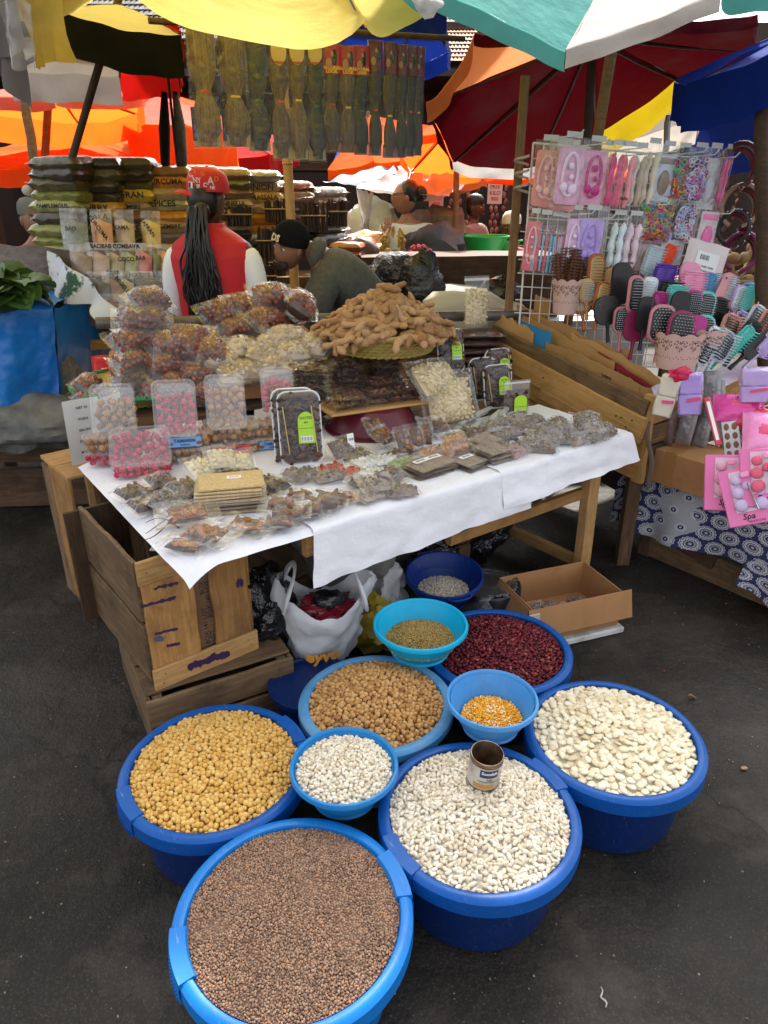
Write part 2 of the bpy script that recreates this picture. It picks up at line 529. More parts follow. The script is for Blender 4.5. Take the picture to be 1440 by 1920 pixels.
# ------------------------------------------------------------------ basins
def plastic(name, c, c2, scuff=.35):
	if name in MATS: return MATS[name]
	m, nt, out = nodes(name)
	p = N(nt, 'BsdfPrincipled'); co = coords(nt)
	n1 = noise_(nt, co, 9, 6, .7)
	k = ramp(nt, n1.outputs[0], [(.45, (0, 0, 0)), (.75, (1, 1, 1))])
	sc1 = noise_(nt, coords(nt, (60, 60, 6)), 2.0, 5, .7, 2)
	k2 = ramp(nt, sc1.outputs[0], [(.62, (0, 0, 0)), (.7, (1, 1, 1))])
	cc = mixc(nt, math_(nt, 'MULTIPLY', k, scuff), c, c2)
	cc = mixc(nt, math_(nt, 'MULTIPLY', k2, scuff * .9, True), cc, (.16, .26, .42, 1))
	dn = noise_(nt, coords(nt, (140, 9, 40), 'Object', (.3, .2, .9)), 2.2, 4, .6, 1)
	cc = mixc(nt, math_(nt, 'MULTIPLY', ramp(nt, dn.outputs[0], [(.64, (0, 0, 0)), (.70, (1, 1, 1))]), .3), cc, (.30, .36, .44, 1))
	tc = N(nt, 'TexCoord'); sp = N(nt, 'SeparateXYZ'); nt.links.new(tc.outputs['Object'], sp.inputs[0])
	n3 = noise_(nt, co, 14, 6, .7)
	mud = math_(nt, 'MULTIPLY', ramp(nt, n3.outputs[0], [(.5, (0, 0, 0)), (.8, (1, 1, 1))]), scuff * 1.1, True)
	cc = mixc(nt, mud, cc, tuple(x * .55 + .02 for x in c[:3]) + (1,))
	nt.links.new(cc, p.inputs['Base Color'])
	nt.links.new(ramp(nt, n1.outputs[0], [(.3, (.3, .3, .3)), (.7, (.5, .5, .5))]), p.inputs['Roughness'])
	p.inputs['Specular IOR Level'].default_value = .26
	b = N(nt, 'Bump'); b.inputs['Strength'].default_value = .12; b.inputs['Distance'].default_value = .002
	nt.links.new(n3.outputs[0], b.inputs['Height']); nt.links.new(b.outputs[0], p.inputs['Normal'])
	nt.links.new(p.outputs[0], out.inputs[0]); MATS[name] = m
	return m
ROYAL = plastic('royal_blue_plastic', (.002, .070, .30, 1), (.006, .11, .36, 1), .28)
ROYAL_SHADE = plastic('shaded_royal_plastic', (.003, .020, .11, 1), (.008, .035, .14, 1))  # darker copy of the royal blue: shade on the tub walls put into colour
AZURE = plastic('azure_plastic', (.002, .145, .47, 1), (.006, .18, .50, 1), .16)
CYAN = plastic('cyan_plastic', (.004, .37, .62, 1), (.03, .40, .6, 1), .25)
SKYB = plastic('sky_blue_plastic', (.06, .27, .62, 1), (.16, .36, .62, 1), .4)
MIDB = plastic('mid_blue_plastic', (.012, .19, .50, 1), (.05, .28, .55, 1), .35)
PALE = plastic('pale_blue_plastic', (.07, .24, .46, 1), (.22, .36, .46, 1), .7)
NAVY = plastic('navy_plastic', (.006, .03, .2, 1), (.02, .06, .26, 1), .4)
def basin(label, x, y, r, h, m_rim, m_body, rb=.78, ang=0, handles=True, lip=.045, rimw=.022, group='blue plastic tubs of pulses on the ground'):
	t = thing('basin', label, 'basin', (x, y, 0), ang, group)
	b = MB()
	ri = r - rimw
	b.lathe([(0, .006), (r * rb * .96, .004), (r * rb, .02), (ri * .97, h - lip * .9), (ri - .002, h - .006)], 72)
	b.lathe([(ri - .008, h - .006), (ri * .95, h - lip), (r * rb - .006, .03), (0, .02)], 72)
	b.build('body', m_body, t)
	b = MB()
	b.lathe([(ri - .009, h - .012), (ri - .004, h - .002), (ri + .004, h), (r - .008, h - .002), (r - .001, h - .009), (r, h - lip), (r - .004, h - lip - .002), (r - .006, h - .012), (ri, h - .012)], 96)
	b.build('rim', m_rim, t)
	if handles:
		for a in (0, PI):
			b = MB()
			w = .25
			b.lathe([(ri - .014, h - .006), (ri - .010, h + .002), (r, h + .0015), (r + .002, h - .005), (r + .004, h - lip * 1.16), (r + .001, h - lip * 1.18), (r + .002, h - .012), (ri - .01, h - .012)], 14, a0=a - w, a1=a + w)
			for s in (-w, w):
				e = RZ(a + s)
				pr = [(ri - .014, h - .006), (ri - .010, h + .002), (r, h + .0015), (r + .002, h - .005), (r + .004, h - lip * 1.16), (r + .001, h - lip * 1.18), (r + .002, h - .012)]
				b.add([(p, 0, q) for p, q in pr], [tuple(range(len(pr)))], 0, e)
			b.build('handle', m_rim, t)
			b = MB()
			for i in range(15):
				aa = a - w * .85 + 1.7 * w * i / 14
				b.box((r + .0045, 0, h - lip * 1.02), (.003, .003, .012), RZ(aa))
			tag(b.build('grip_ribs', m_rim, t), kind='stuff')
	return t
def heap(name, label, cat, cx, cy, z0, r, dome, base, dims, m, n_ind, count, piece, tilt=.5, layers=1.35, under=None, flat=1.6, offs=(0, 0)):
	"""a heap of pulses: the 300 biggest pieces are parts, the rest is one joined part"""
	t = thing(name, label, cat, (cx, cy, z0), 0)
	hf = lambda q: dome * max(0, 1 - (q / r) ** flat)
	b = MB()
	lw = max(dims)
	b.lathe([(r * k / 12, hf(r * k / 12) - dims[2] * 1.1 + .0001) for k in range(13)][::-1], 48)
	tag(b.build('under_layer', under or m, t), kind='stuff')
	pts = []
	sp_ = math.sqrt(PI * dims[0] * dims[1]) * 1.03
	for L in (0, 1):
		ga = rnd.uniform(0, 3); ox, oy = rnd.random(), rnd.random()
		m_ = int(r / (sp_ * .866)) + 2
		for gy in range(-m_, m_ + 1):
			for gx in range(-m_ - 2, m_ + 3):
				if L and rnd.random() < .10: continue
				x = (gx + ox + .5 * (gy % 2) + rnd.uniform(-.32, .32)) * sp_; y = (gy + oy + rnd.uniform(-.32, .32)) * sp_ * .866
				x, y = x * math.cos(ga) - y * math.sin(ga), x * math.sin(ga) + y * math.cos(ga)
				q = math.hypot(x, y)
				if q > r: continue
				pts.append((x, y, hf(q) + (L - 1) * dims[2] * .9 + rnd.uniform(-.25, .35) * dims[2] + .004 * noise.noise((x * 14, y * 14, 1))))
	A = []
	for (x, y, z) in pts:
		s = rnd.uniform(.82, 1.14)
		Mx = T(x, y, z) @ RZ(rnd.uniform(0, 6.28)) @ RY(rnd.gauss(0, tilt)) @ RX(rnd.gauss(0, tilt)) @ SC(s, s * rnd.uniform(.92, 1.08), s)
		A.append(Mx)
	V0 = base[0] * np.array(dims)
	order = sorted(range(len(A)), key=lambda i: (pts[i][2] < hf(math.hypot(pts[i][0], pts[i][1])) - dims[2] * .5, pts[i][1]))
	ind = order[:n_ind]; rest = order[n_ind:]
	if ind:
		mb = MB(); mb.add(V0, base[1]); me = mb.mesh(piece, m, True, 180)
		for i in ind: mobj(piece, me, t, A[i])
	V, Fq = scatter_mesh((V0, base[1]), [npm(A[i]) for i in rest])
	tag(bignp(piece + '_bed' if n_ind else piece + '_fill', V, Fq, m, t), kind='stuff')
	return t
def pulse(name, stops, rough=.42, speck=None, sss=0, sp=(.12, 60)):
	m, nt, out = nodes(name)
	p = N(nt, 'BsdfPrincipled')
	oi = N(nt, 'ObjectInfo'); g = N(nt, 'NewGeometry')
	v = math_(nt, 'FRACT', math_(nt, 'ADD', math_(nt, 'MULTIPLY', oi.outputs['Random'], 7.3), g.outputs['Random Per Island']))
	c = ramp(nt, v, stops)
	co = coords(nt)
	c = mixc(nt, math_(nt, 'MULTIPLY', ramp(nt, noise_(nt, co, 160, 3).outputs[0], [(.4, (0, 0, 0)), (.7, (1, 1, 1))]), .22), c, tuple(x * .62 for x in stops[0][1][:3]) + (1,))
	if speck:
		sn = noise_(nt, co, sp[1], 3, .6)
		c = mixc(nt, ramp(nt, sn.outputs[0], [(.60, (0, 0, 0)), (.66, (.85, .85, .85))]), c, (*speck, 1))
	nt.links.new(c, p.inputs['Base Color']); p.inputs['Roughness'].default_value = rough
	p.inputs['Specular IOR Level'].default_value = .25
	nt.links.new(p.outputs[0], out.inputs[0]); MATS[name] = m
	return m
def kidney_shape():
	v, f = ico(2); v = v.copy()
	v[:, 1] += .10 * (v[:, 0] ** 2) - .05
	v[:, 1] *= 1 - .0 * v[:, 0]
	return v, f
KID = kidney_shape()
def kidney_lo():
	v, f = ico(1); v = v.copy(); v[:, 1] += .2 * v[:, 0] ** 2 - .1
	return v, f
def corn():
	v, f = ico(1); v = v.copy()
	v[:, 1] *= 1 - .35 * v[:, 0]
	return v, f
P_SOY = pulse('soy_skin', [(0, (.54, .29, .06)), (.5, (.65, .39, .10)), (1, (.70, .47, .16))], .45)
P_BAM = pulse('bambara_skin', [(0, (.30, .13, .04)), (.25, (.46, .24, .075)), (.7, (.54, .31, .11)), (1, (.52, .32, .14))], .38, (.10, .025, .015), sp=(.1, 70))
P_WHITE = pulse('white_bean_skin', [(0, (.56, .46, .32)), (.4, (.70, .62, .48)), (1, (.79, .73, .62))], .35)
P_LIMA = pulse('lima_skin', [(0, (.60, .48, .29)), (.3, (.73, .63, .44)), (1, (.80, .73, .56))], .38)
P_KID = pulse('kidney_skin', [(0, (.055, .004, .008)), (.5, (.12, .008, .016)), (.9, (.19, .018, .025)), (1, (.32, .09, .06))], .28)
P_LEN = pulse('lentil_skin', [(0, (.18, .105, .068)), (.5, (.29, .175, .115)), (.9, (.38, .25, .17)), (1, (.44, .20, .09))], .6)
P_SOR = pulse('sorghum_skin', [(0, (.22, .13, .03)), (.5, (.40, .27, .075)), (1, (.50, .36, .14))], .5)
P_MAIZE = pulse('maize_skin', [(0, (.80, .30, .01)), (.6, (.86, .42, .02)), (.8, (.86, .55, .08)), (.86, (.85, .74, .5)), (1, (.85, .78, .6))], .4)
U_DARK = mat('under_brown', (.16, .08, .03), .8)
basin('large royal blue tub heaped with pale yellow soybeans', -.441, 1.414, .245, .25, ROYAL, ROYAL_SHADE, ang=R(215))
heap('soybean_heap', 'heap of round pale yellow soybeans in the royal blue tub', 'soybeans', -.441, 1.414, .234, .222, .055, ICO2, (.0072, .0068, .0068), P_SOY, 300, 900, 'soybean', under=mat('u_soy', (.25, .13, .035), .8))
basin('bright azure tub of brown lentils with a clipped handle tab', -.188, .997, .25, .25, AZURE, AZURE, ang=R(203))
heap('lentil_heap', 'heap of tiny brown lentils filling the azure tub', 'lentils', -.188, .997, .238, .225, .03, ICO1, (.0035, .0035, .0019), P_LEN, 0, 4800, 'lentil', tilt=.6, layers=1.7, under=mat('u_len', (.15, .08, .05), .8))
basin('large royal blue tub of long white beans under the tin', .229, 1.258, .244, .25, ROYAL, ROYAL_SHADE, ang=R(212))
heap('white_bean_heap', 'heap of oblong white beans with a tin standing on it', 'white beans', .229, 1.258, .236, .218, .05, KID, (.0094, .0051, .0050), P_WHITE, 300, 1150, 'white_bean', tilt=.25, layers=1.5, under=mat('u_white', (.56, .52, .43), .8))
basin('royal blue tub of large flat cream lima beans', .633, 1.524, .243, .25, ROYAL, ROYAL_SHADE, handles=False)
heap('lima_bean_heap', 'heap of large flat cream lima beans in a royal blue tub', 'lima beans', .633, 1.524, .236, .218, .055, ICO2, (.0138, .0108, .0044), P_LIMA, 300, 560, 'lima_bean', tilt=.22, layers=1.5, under=mat('u_lima', (.55, .47, .31), .8))
basin('royal blue tub of dark red kidney beans in front of the carton', .375, 1.932, .24, .25, ROYAL, ROYAL_SHADE, handles=False)
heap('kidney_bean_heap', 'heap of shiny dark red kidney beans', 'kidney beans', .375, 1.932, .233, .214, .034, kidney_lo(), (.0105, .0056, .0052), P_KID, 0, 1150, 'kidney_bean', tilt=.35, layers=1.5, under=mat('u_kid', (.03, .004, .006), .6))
basin('worn pale blue tub of speckled groundnuts', -.023, 1.667, .229, .25, PALE, PALE, ang=R(20), handles=False, lip=.03, rimw=.026)
heap('bambara_nut_heap', 'heap of speckled tan bambara groundnuts in the pale blue tub', 'groundnuts', -.023, 1.667, .235, .2, .062, ICO2, (.0082, .0073, .0074), P_BAM, 300, 640, 'bambara_nut', under=U_DARK)
def bowl(label, x, y, z, r, h, m, rb=.58, tilt=(0, 0), fillz=.6):
	t = thing('bowl', label, 'bowl', (x, y, z), 0, 'small plastic bowls set on the tubs')
	t.rotation_euler = (tilt[0], tilt[1], 0)
	b = MB()
	pr = [(0, .004), (r * rb, .004), (r * rb, 0), (r * (rb + .04), 0), (r * (rb + .02), .008)]
	for k in range(1, 9):
		q = k / 8
		pr.append((r * (rb + .02 + (.93 - rb - .02) * q ** .8), .008 + (h - .02) * q))
	b.lathe(pr, 64)
	b.lathe([(a - .003, c + .003) for a, c in pr[5:]][::-1] + [(r * rb - .003, .012), (0, .010)], 64)
	b.build('body', m, t)
	b = MB()
	b.lathe([(r * .915, h - .012), (r * .93, h - .003), (r * .95, h), (r * .985, h - .001), (r, h - .006), (r, h - .014), (r * .985, h - .015), (r * .94, h - .012)], 72)
	b.build('rim', m, t)
	return t
bowl('small mid blue bowl brim full of white haricot beans', -.099, 1.342, .22, .135, .1, MIDB)
heap('haricot_heap', 'small white haricot beans filling the mid blue bowl', 'white beans', -.099, 1.342, .302, .118, .026, KID, (.0068, .0048, .0046), P_WHITE, 0, 420, 'haricot', tilt=.4, layers=1.5, under=mat('u_white', (.56, .52, .43), .8))
bowl('sky blue bowl holding a little broken yellow maize', .299, 1.571, .24, .127, .1, SKYB)
heap('maize_heap', 'bright yellow broken maize in the sky blue bowl', 'maize', .300, 1.566, .278, .084, .014, corn(), (.0048, .0040, .0026), P_MAIZE, 0, 420, 'maize_kernel', tilt=.6, layers=1.8, under=mat('u_mz', (.5, .22, .02), .8))
bowl('cyan bowl of small golden sorghum grain', .117, 1.916, .25, .152, .105, CYAN)
heap('sorghum_heap', 'small golden sorghum grain in the cyan bowl', 'sorghum', .117, 1.914, .292, .114, .028, ICO1, (.0030, .0028, .0027), P_SOR, 0, 1500, 'sorghum_grain', tilt=.6, layers=1.6, under=mat('u_sor', (.2, .12, .04), .8))
# colander
t = thing('colander', 'navy blue slotted colander with white beans under the table', 'colander', (.232, 2.40, .15))
t.rotation_euler = (R(7), 0, 0)
b = MB()
r0, h0 = .152, .12
for k in range(56):   # upright slats of the slotted wall
	a = 2 * PI * k / 56
	b.tube([(r0 * .66 * math.cos(a), r0 * .66 * math.sin(a), .02), (r0 * .80 * math.cos(a), r0 * .80 * math.sin(a), .06)], .0028, 5)
tag(b.build('slotted_wall', NAVY, t), kind='stuff')
b = MB()
b.lathe([(r0 * .655, .018), (r0 * .80, .062), (r0 * .785, .062), (r0 * .64, .02)], 48)
b.lathe([(0, 0), (r0 * .62, .0), (r0 * .66, .02), (r0 * .63, .022), (0, .008)], 48)
b.build('base', NAVY, t)
b = MB()
b.lathe([(r0 * .78, .058), (r0 * .92, h0 - .004), (r0 * .95, h0), (r0, h0 - .002), (r0, h0 - .014), (r0 * .955, h0 - .012), (r0 * .81, .058)], 64)
b.build('rim', NAVY, t)
for a in (R(-70), R(110)):
	b = MB(); b.tube([(r0 * math.cos(a + s), r0 * math.sin(a + s), h0 - .008) if abs(s) > .25 else ((r0 + .012) * math.cos(a + s), (r0 + .012) * math.sin(a + s), h0 - .008) for s in (-.32, -.2, -.07, .07, .2, .32)], .004, 6)
	b.build('handle', NAVY, t)
heap('navy_bean_heap', 'few white beans spread in the slotted navy colander', 'white beans', .232, 2.40, .19, .10, .022, KID, (.0068, .0042, .004), P_WHITE, 0, 230, 'bean', layers=1.3, under=mat('u_white', (.56, .52, .43), .8))
# milk tin
t = thing('tin_can', 'rusty opened milk tin with a paper label standing in the white beans', 'tin can', atz(905, 1462, .285))
t.rotation_euler = (R(4), R(3), R(8))
b = MB()
rr, hh = .040, .092
b.lathe([(rr, .002), (rr + .001, .004), (rr, .008), (rr, hh - .006), (rr + .0012, hh - .003), (rr, hh), (rr - .0015, hh), (rr - .0018, hh - .006), (rr - .0018, .006), (0, .005)], 48)
b.build('body', mat('tin_metal', (.32, .24, .17), .42, col2=(.12, .06, .035), ns=30, met=.75), t)
b = MB()
b.lathe([(rr + .0006, .010), (rr + .0006, .078)], 40, a0=R(150), a1=R(395))
b.build('label', mat('tin_label', (.52, .49, .43), .5, col2=(.38, .33, .26), ns=20, dirt=(.16, .08, .04), ds=22, dw=(.55, .75)), t)
b = MB()
b.lathe([(rr + .0011, .050), (rr + .0011, .074)], 14, a0=R(235), a1=R(300))
b.build('label_patch', mat('tin_navy', (.015, .02, .09), .5), t)
letter('Socolait', .0125, mat('ink_white', (.8, .8, .8), .6), t, T(0, 0, .064) @ RZ(R(-2)), .0003, bend=rr + .0014)
letter('Lait', .009, mat('ink_brown', (.06, .04, .03), .7), t, T(0, 0, .044), .0002, bend=rr + .0010)
letter('CONCENTRE SUCRE', .0062, MATS['ink_brown'], t, T(0, 0, .036), .0001, bend=rr + .0010)
b = MB(); b.lathe([(rr + .0009, .014), (rr + .0009, .028)], 14, a0=R(215), a1=R(290)); b.build('label_stripe', mat('tin_gold', (.45, .24, .06), .5), t)
# ------------------------------------------------------------------ timber
W_CRATE = wood('crate_wood', (.50, .27, .09), (.36, .18, .06), (.05, .03, .018), wear=.55)
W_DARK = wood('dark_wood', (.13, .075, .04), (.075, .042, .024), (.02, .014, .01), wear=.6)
W_GREY = wood('weathered_wood', (.24, .155, .08), (.15, .09, .048), (.03, .02, .014), wear=.7)
W_PALE = wood('pale_wood', (.52, .32, .13), (.40, .22, .08), (.07, .045, .025), wear=.35)
W_POLE = wood('pole_wood', (.30, .17, .075), (.20, .11, .05), (.05, .03, .02), wear=.4)
def plank_mesh(L, W, Th, warp=.006, ragged=0, seg=10, bev=.003):
	"""board along x, centred, with slight bow, uneven long edges and bevelled faces"""
	b = MB()
	ph = rnd.uniform(0, 50)
	v, f = [], []
	for i in range(seg + 1):
		x = -L / 2 + L * i / seg
		k = 2 * i / seg - 1
		e0 = ragged * (noise.noise((x * 9, ph, 0)) + .5 * noise.noise((x * 30, ph, 0)))
		e1 = ragged * (noise.noise((x * 9, ph + 9, 0)) + .5 * noise.noise((x * 30, ph + 9, 0)))
		zb = warp * noise.noise((x * 3, ph, 5)) * (1 - k * k * .3)
		y0, y1 = -W / 2 + e0, W / 2 + e1
		h = Th / 2
		for (y, z) in ((y0, -h + bev), (y0, h - bev), (y0 + bev, h), (y1 - bev, h), (y1, h - bev), (y1, -h + bev), (y1 - bev, -h), (y0 + bev, -h)):
			v.append((x, y, z + zb))
	for i in range(seg):
		for j in range(8):
			j2 = (j + 1) % 8
			f.append((i * 8 + j, i * 8 + j2, (i + 1) * 8 + j2, (i + 1) * 8 + j))
	f.append(tuple(range(7, -1, -1))); f.append(tuple(seg * 8 + j for j in range(8)))
	return b.add(v, f)
def plank(parent, a, b_, W, Th, m, up=(0, 0, 1), name='plank', ragged=0, warp=.004, seg=10):
	"""a board from a to b (parent space); W is measured across (perpendicular to run and to up), Th along up"""
	a, b_ = Vector(a), Vector(b_)
	L = (b_ - a).length
	return plank_mesh(L, W, Th, warp, ragged, seg).build(name, m, parent, frame((a + b_) / 2, b_ - a, up), ang=30)
def nails(parent, pts, M_=None):
	b = MB()
	for p in pts: b.ell(p, (.0022, .0022, .0022), lv=ICO1)
	tag(b.build('nail_heads', mat('rust', (.06, .025, .015), .7, met=.3), parent), kind='stuff')
# ------------------------------------------------------------------ the table
TA = Vector((-.506, 1.668, 0)); TU = Vector((.808, .589, 0)).normalized(); TW = Vector((-.589, .808, 0)).normalized()
TR = math.atan2(TU.y, TU.x)
TZ = .70
TL, TD = 1.83, .95
TM = frame((TA.x, TA.y, 0), TU)           # table space: x along the front, y to the back
def tt(s, d, h=0): return TA + TU * s + TW * d + Vector((0, 0, TZ + h))
def tp(px, py, h=0): return atz(px, py, TZ + h)
def tinv(p): q = p - TA; return q.dot(TU), q.dot(TW)
t = thing('stall_table', 'low wooden trestle table under the white cloth', 'table', M=TM)
for k in range(6):
	plank(t, (.07, .10 + k * .155, TZ - .016), (TL - .03, .08 + k * .158, TZ - .016), .15, .022, W_GREY, name='tabletop_board')
plank(t, (.35, .03, TZ - .062), (TL - .05, .03, TZ - .062), .03, .07, W_PALE, name='apron')
for (s, d) in ((TL - .09, .06), (TL - .12, .88), (.98, .55), (.9, .9)):
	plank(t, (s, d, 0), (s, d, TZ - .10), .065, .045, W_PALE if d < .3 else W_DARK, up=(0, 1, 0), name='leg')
plank(t, (.98, .085, .45), (TL - .1, .085, .45), .03, .045, W_CRATE, name='rail')
plank(t, (.98, .45, .25), (TL - .1, .45, .25), .045, .03, W_CRATE, name='rail')
plank(t, (TL - .09, .06, .12), (TL - .12, .88, .12), .03, .05, W_PALE, name='rail')
# ------------------------------------------------------------------ the white cloth, three overlapping sheets
def cloth_mat(name, col, transl=.15, rough=.85, bump=.3, bs=14):
	return mat(name, col, rough, bump=.75, bs=bs, bdist=.012, dirt=(.62, .60, .58), ds=2.5, dw=(.6, .85), transl=transl, spec=.15)
CLOTH = cloth_mat('white_paper_cloth', (.80, .80, .84), .06)
t = thing('tablecloth', 'white paper cloth covering the snack table and hanging over its front edge', 'tablecloth', M=TM)
def sheet_over(s0, s1, drop0, drop1, lift, d1=.95, tip=None, slant0=0, slant1=0, nu=60, curl=.0):
	"""lies on the boards and folds over the front edge"""
	b = MB()
	def fn(u, v):
		s = s0 + (s1 - s0) * u
		dr = drop0 + (drop1 - drop0) * u
		if tip is not None: dr = tip(u, dr)
		n1 = .006 * noise.noise((s * 7, v * 9, lift * 900)) + .004 * abs(noise.noise((s * 4 + v * 5, v * 2 - s, 3))) + .003 * noise.noise((s * 17, v * 23, 1))
		if v < .55:
			q = v / .55
			d = d1 * (1 - q)
			return (s, d - .004, TZ + lift + abs(n1) * 1.2)
		q = (v - .55) / .45
		a = min(q * dr / .012, PI / 2)
		if q * dr < .012 * PI / 2:
			return (s + (slant0 * (1 - u) + slant1 * u) * q, -.006 - .012 * math.sin(a), TZ + lift - .012 * (1 - math.cos(a)) + abs(n1))
		z = TZ + lift - .012 - (q * dr - .012 * PI / 2)
		w = .020 * noise.noise((s * 5, 0, lift * 50 + 3)) * q + .011 * noise.noise((s * 14, q * 3, 7)) * q + curl * q * q
		return (s + (slant0 * (1 - u) + slant1 * u) * q, -.018 - .02 * q - w, z)
	b.sheet(fn, nu, 44)
	return b.build('cloth_sheet', CLOTH, t, ang=180)
sheet_over(.36, 1.26, .19, .165, .008, slant0=-.02)
sheet_over(1.12, TL + .03, .14, .12, .012, slant1=.03, d1=.5, nu=40, curl=.01)
# the near corner sheet hangs past the table's end, its corner pulled down to a tip
b = MB()
def cf(u, v):
	s = -.04 + .42 * u; d = .97 - .99 * v
	z = TZ + .004 + .003 * abs(noise.noise((s * 8, d * 8, 0)))
	e = max(0, .02 - s) / .07
	f_ = max(0, -d) / .03
	k = max(0, 1 - ((s + .05) / .12 + (d + .03) / .13))
	z -= .020 * e ** 1.5 + .018 * f_ + .035 * k ** 1.3
	return (s - .01 * e + .02 * k, d - .01 * k, z)
b.sheet(cf, 26, 50)
b.build('cloth_sheet', CLOTH, t, ang=180)
# ------------------------------------------------------------------ crates
def crate(name, label, M, L, D, H, m, side=(2, 2), ragged=.006, group='wooden crates holding up the table', cat='crate', open_top=True, boards_v=False, th=.014):
	"""box of nailed boards, local origin at the centre of its bottom, long side L along x"""
	t = thing(name, label, cat, M=M, group=group)
	e = th / 2
	nf = side[0]
	hh = H / nf
	if not boards_v:
		for k in range(nf):
			z = hh * (k + .5)
			w = hh * rnd.uniform(.84, .94)
			plank(t, (-L / 2, -D / 2 - e, z), (L / 2, -D / 2 - e, z), w, th, m, up=(0, -1, 0), ragged=ragged)
			plank(t, (-L / 2, D / 2 + e, z), (L / 2, D / 2 + e, z), w, th, m, up=(0, 1, 0), ragged=ragged)
	for sx in (-1, 1):
		for k in range(side[1]):
			z = H / side[1] * (k + .5)
			plank(t, (sx * (L / 2 - e), -D / 2, z), (sx * (L / 2 - e), D / 2, z), H / side[1] * rnd.uniform(.86, .95), th, m, up=(sx, 0, 0), ragged=ragged)
		for sy in (-1, 1):
			plank(t, (sx * (L / 2 - .035), sy * (D / 2 - .012), .004), (sx * (L / 2 - .035), sy * (D / 2 - .012), H - .006), .03, .02, m, up=(0, sy, 0), name='corner_post')
	for k in range(3):
		y = -D / 2 + D * (k + .5) / 3
		plank(t, (-L / 2 + .004, y, .008), (L / 2 - .004, y, .008), D / 3 * .9, .01, m, name='bottom_board')
	if not open_top:
		for k in range(3):
			y = -D / 2 + D * (k + .5) / 3
			plank(t, (-L / 2 + .004, y, H + .005), (L / 2 - .004, y, H + .005), D / 3 * .92, .01, m, name='top_board')
	return t
# lower crate, front corner at (-.74,1.69); its front runs to the right along direction a
def crate_at(corner, ang, L, D, z):   # corner = front-left bottom
	u = Vector((math.cos(ang), math.sin(ang), 0)); w = Vector((-u.y, u.x, 0))
	c = Vector((corner[0], corner[1], 0)) + u * L / 2 + w * D / 2
	return frame((c.x, c.y, z), u)
A0 = R(29)
A1 = R(39)
crate('wooden_crate', 'low weathered crate lying flat beneath the tall paint-marked crate', crate_at((-.715, 1.70), A0, .47, .50, 0), .47, .50, .225, W_GREY, (2, 2), open_top=False)
# tall crate stood on end: open end to the left
TC = crate_at((-.690, 1.745), A1, .33, .47, .235)
t = thing('wooden_crate', 'tall upended crate smeared with purple paint at the table corner', 'crate', M=TC, group='wooden crates holding up the table')
L, D, H = .33, .47, .43
plank(t, (-L / 2 + .075, -D / 2, .03), (-L / 2 + .075, -D / 2, H - .02), .155, .014, W_CRATE, up=(0, -1, 0), ragged=.004)
plank(t, (L / 2 - .062, -D / 2, .03), (L / 2 - .062, -D / 2, H - .02), .125, .014, W_CRATE, up=(0, -1, 0), ragged=.008)
plank(t, (-L / 2 - .01, -D / 2 - .013, .035), (L / 2 + .01, -D / 2 - .013, .035), .075, .014, W_PALE, up=(0, -1, 0), ragged=.003, name='cross_batten')
plank(t, (-L / 2 - .01, -D / 2 - .013, H - .03), (L / 2 - .02, -D / 2 - .013, H - .03), .075, .014, W_PALE, up=(0, -1, 0), ragged=.003, name='cross_batten')
for sx in (-1, 1):
	for k in range(2):
		z = H * (k + .5) / 2 + .01
		plank(t, (sx * (L / 2 + .005), -D / 2 + .004, z), (sx * (L / 2 + .005), D / 2, z + .01), H / 2 * .93, .014, W_GREY if sx < 0 else W_CRATE, up=(sx, 0, 0), ragged=.009, seg=18)
plank(t, (-L / 2 + .04, D / 2, .02), (-L / 2 + .04, D / 2, H), .2, .014, W_DARK, up=(0, 1, 0))
plank(t, (-L / 2, -D * .2, .01), (L / 2, -D * .2, .01), .2, .012, W_DARK, name='bottom_board')
plank(t, (-L / 2, D * .2, .01), (L / 2, D * .2, .01), .2, .012, W_DARK, name='bottom_board')
b = MB(); b.box((.035, -D / 2 + .011, H / 2), (.12, .003, H - .03))
card = b.build('card_panel', mat('brown_card', (.16, .085, .04), .8, col2=(.12, .06, .03), ns=8), t, smooth=False)
INK = mat('ink_black', (.012, .012, .014), .7)
for i, z in enumerate((.05, .14, .23, .32)):
	letter('BOX 141 LOT', .022, INK, card, T(.035 - .018 * (i % 2), -D / 2 + .0092, z) @ RX(PI / 2) @ RZ(PI / 2), .0003)
	letter('BOX 12 CM', .022, INK, card, T(.060, -D / 2 + .0092, z + .03) @ RX(PI / 2) @ RZ(PI / 2), .0003)
PURP = mat('purple_paint', (.035, .012, .06), .6)
def smear(x, z, w, h, y, seed, m_=None):
	b = MB()
	for k in range(9):
		q = noise.noise((k * 1.7, seed, 0)); q2 = noise.noise((k * 1.1, seed, 4))
		cx = x + (k / 8 - .5) * w; cz = z + q * h * .3 + (k / 8 - .5) * -.008
		b.poly([(cx + w * .10 * math.cos(a) * (1 + .5 * noise.noise((a, k, seed))), cz + h * (.45 + .3 * q2) * math.sin(a) * (1 + .6 * noise.noise((a * 2, k, seed + 2)))) for a in [PI * 2 * i / 12 for i in range(12)]], .0006 + .0001 * k, M=T(0, y, 0) @ RX(PI / 2))
	tag(b.build('paint_smear', m_ or PURP, t), kind='stuff')
for i, (x, z, w, h) in enumerate(((-.10, .335, .07, .012), (-.125, .29, .09, .012), (-.115, .185, .06, .010), (-.10, .13, .035, .012), (.135, .26, .022, .03))): smear(x, z, w, h, -D / 2 - .0075, i * 3.1)
smear(0, .035, .12, .03, -D / 2 - .0205, 31); smear(.03, H - .03, .04, .02, -D / 2 - .0205, 37)
smear(-.14, .17, .022, .018, -D / 2 - .0085, 41, mat('blue_paint', (.06, .08, .16), .6))
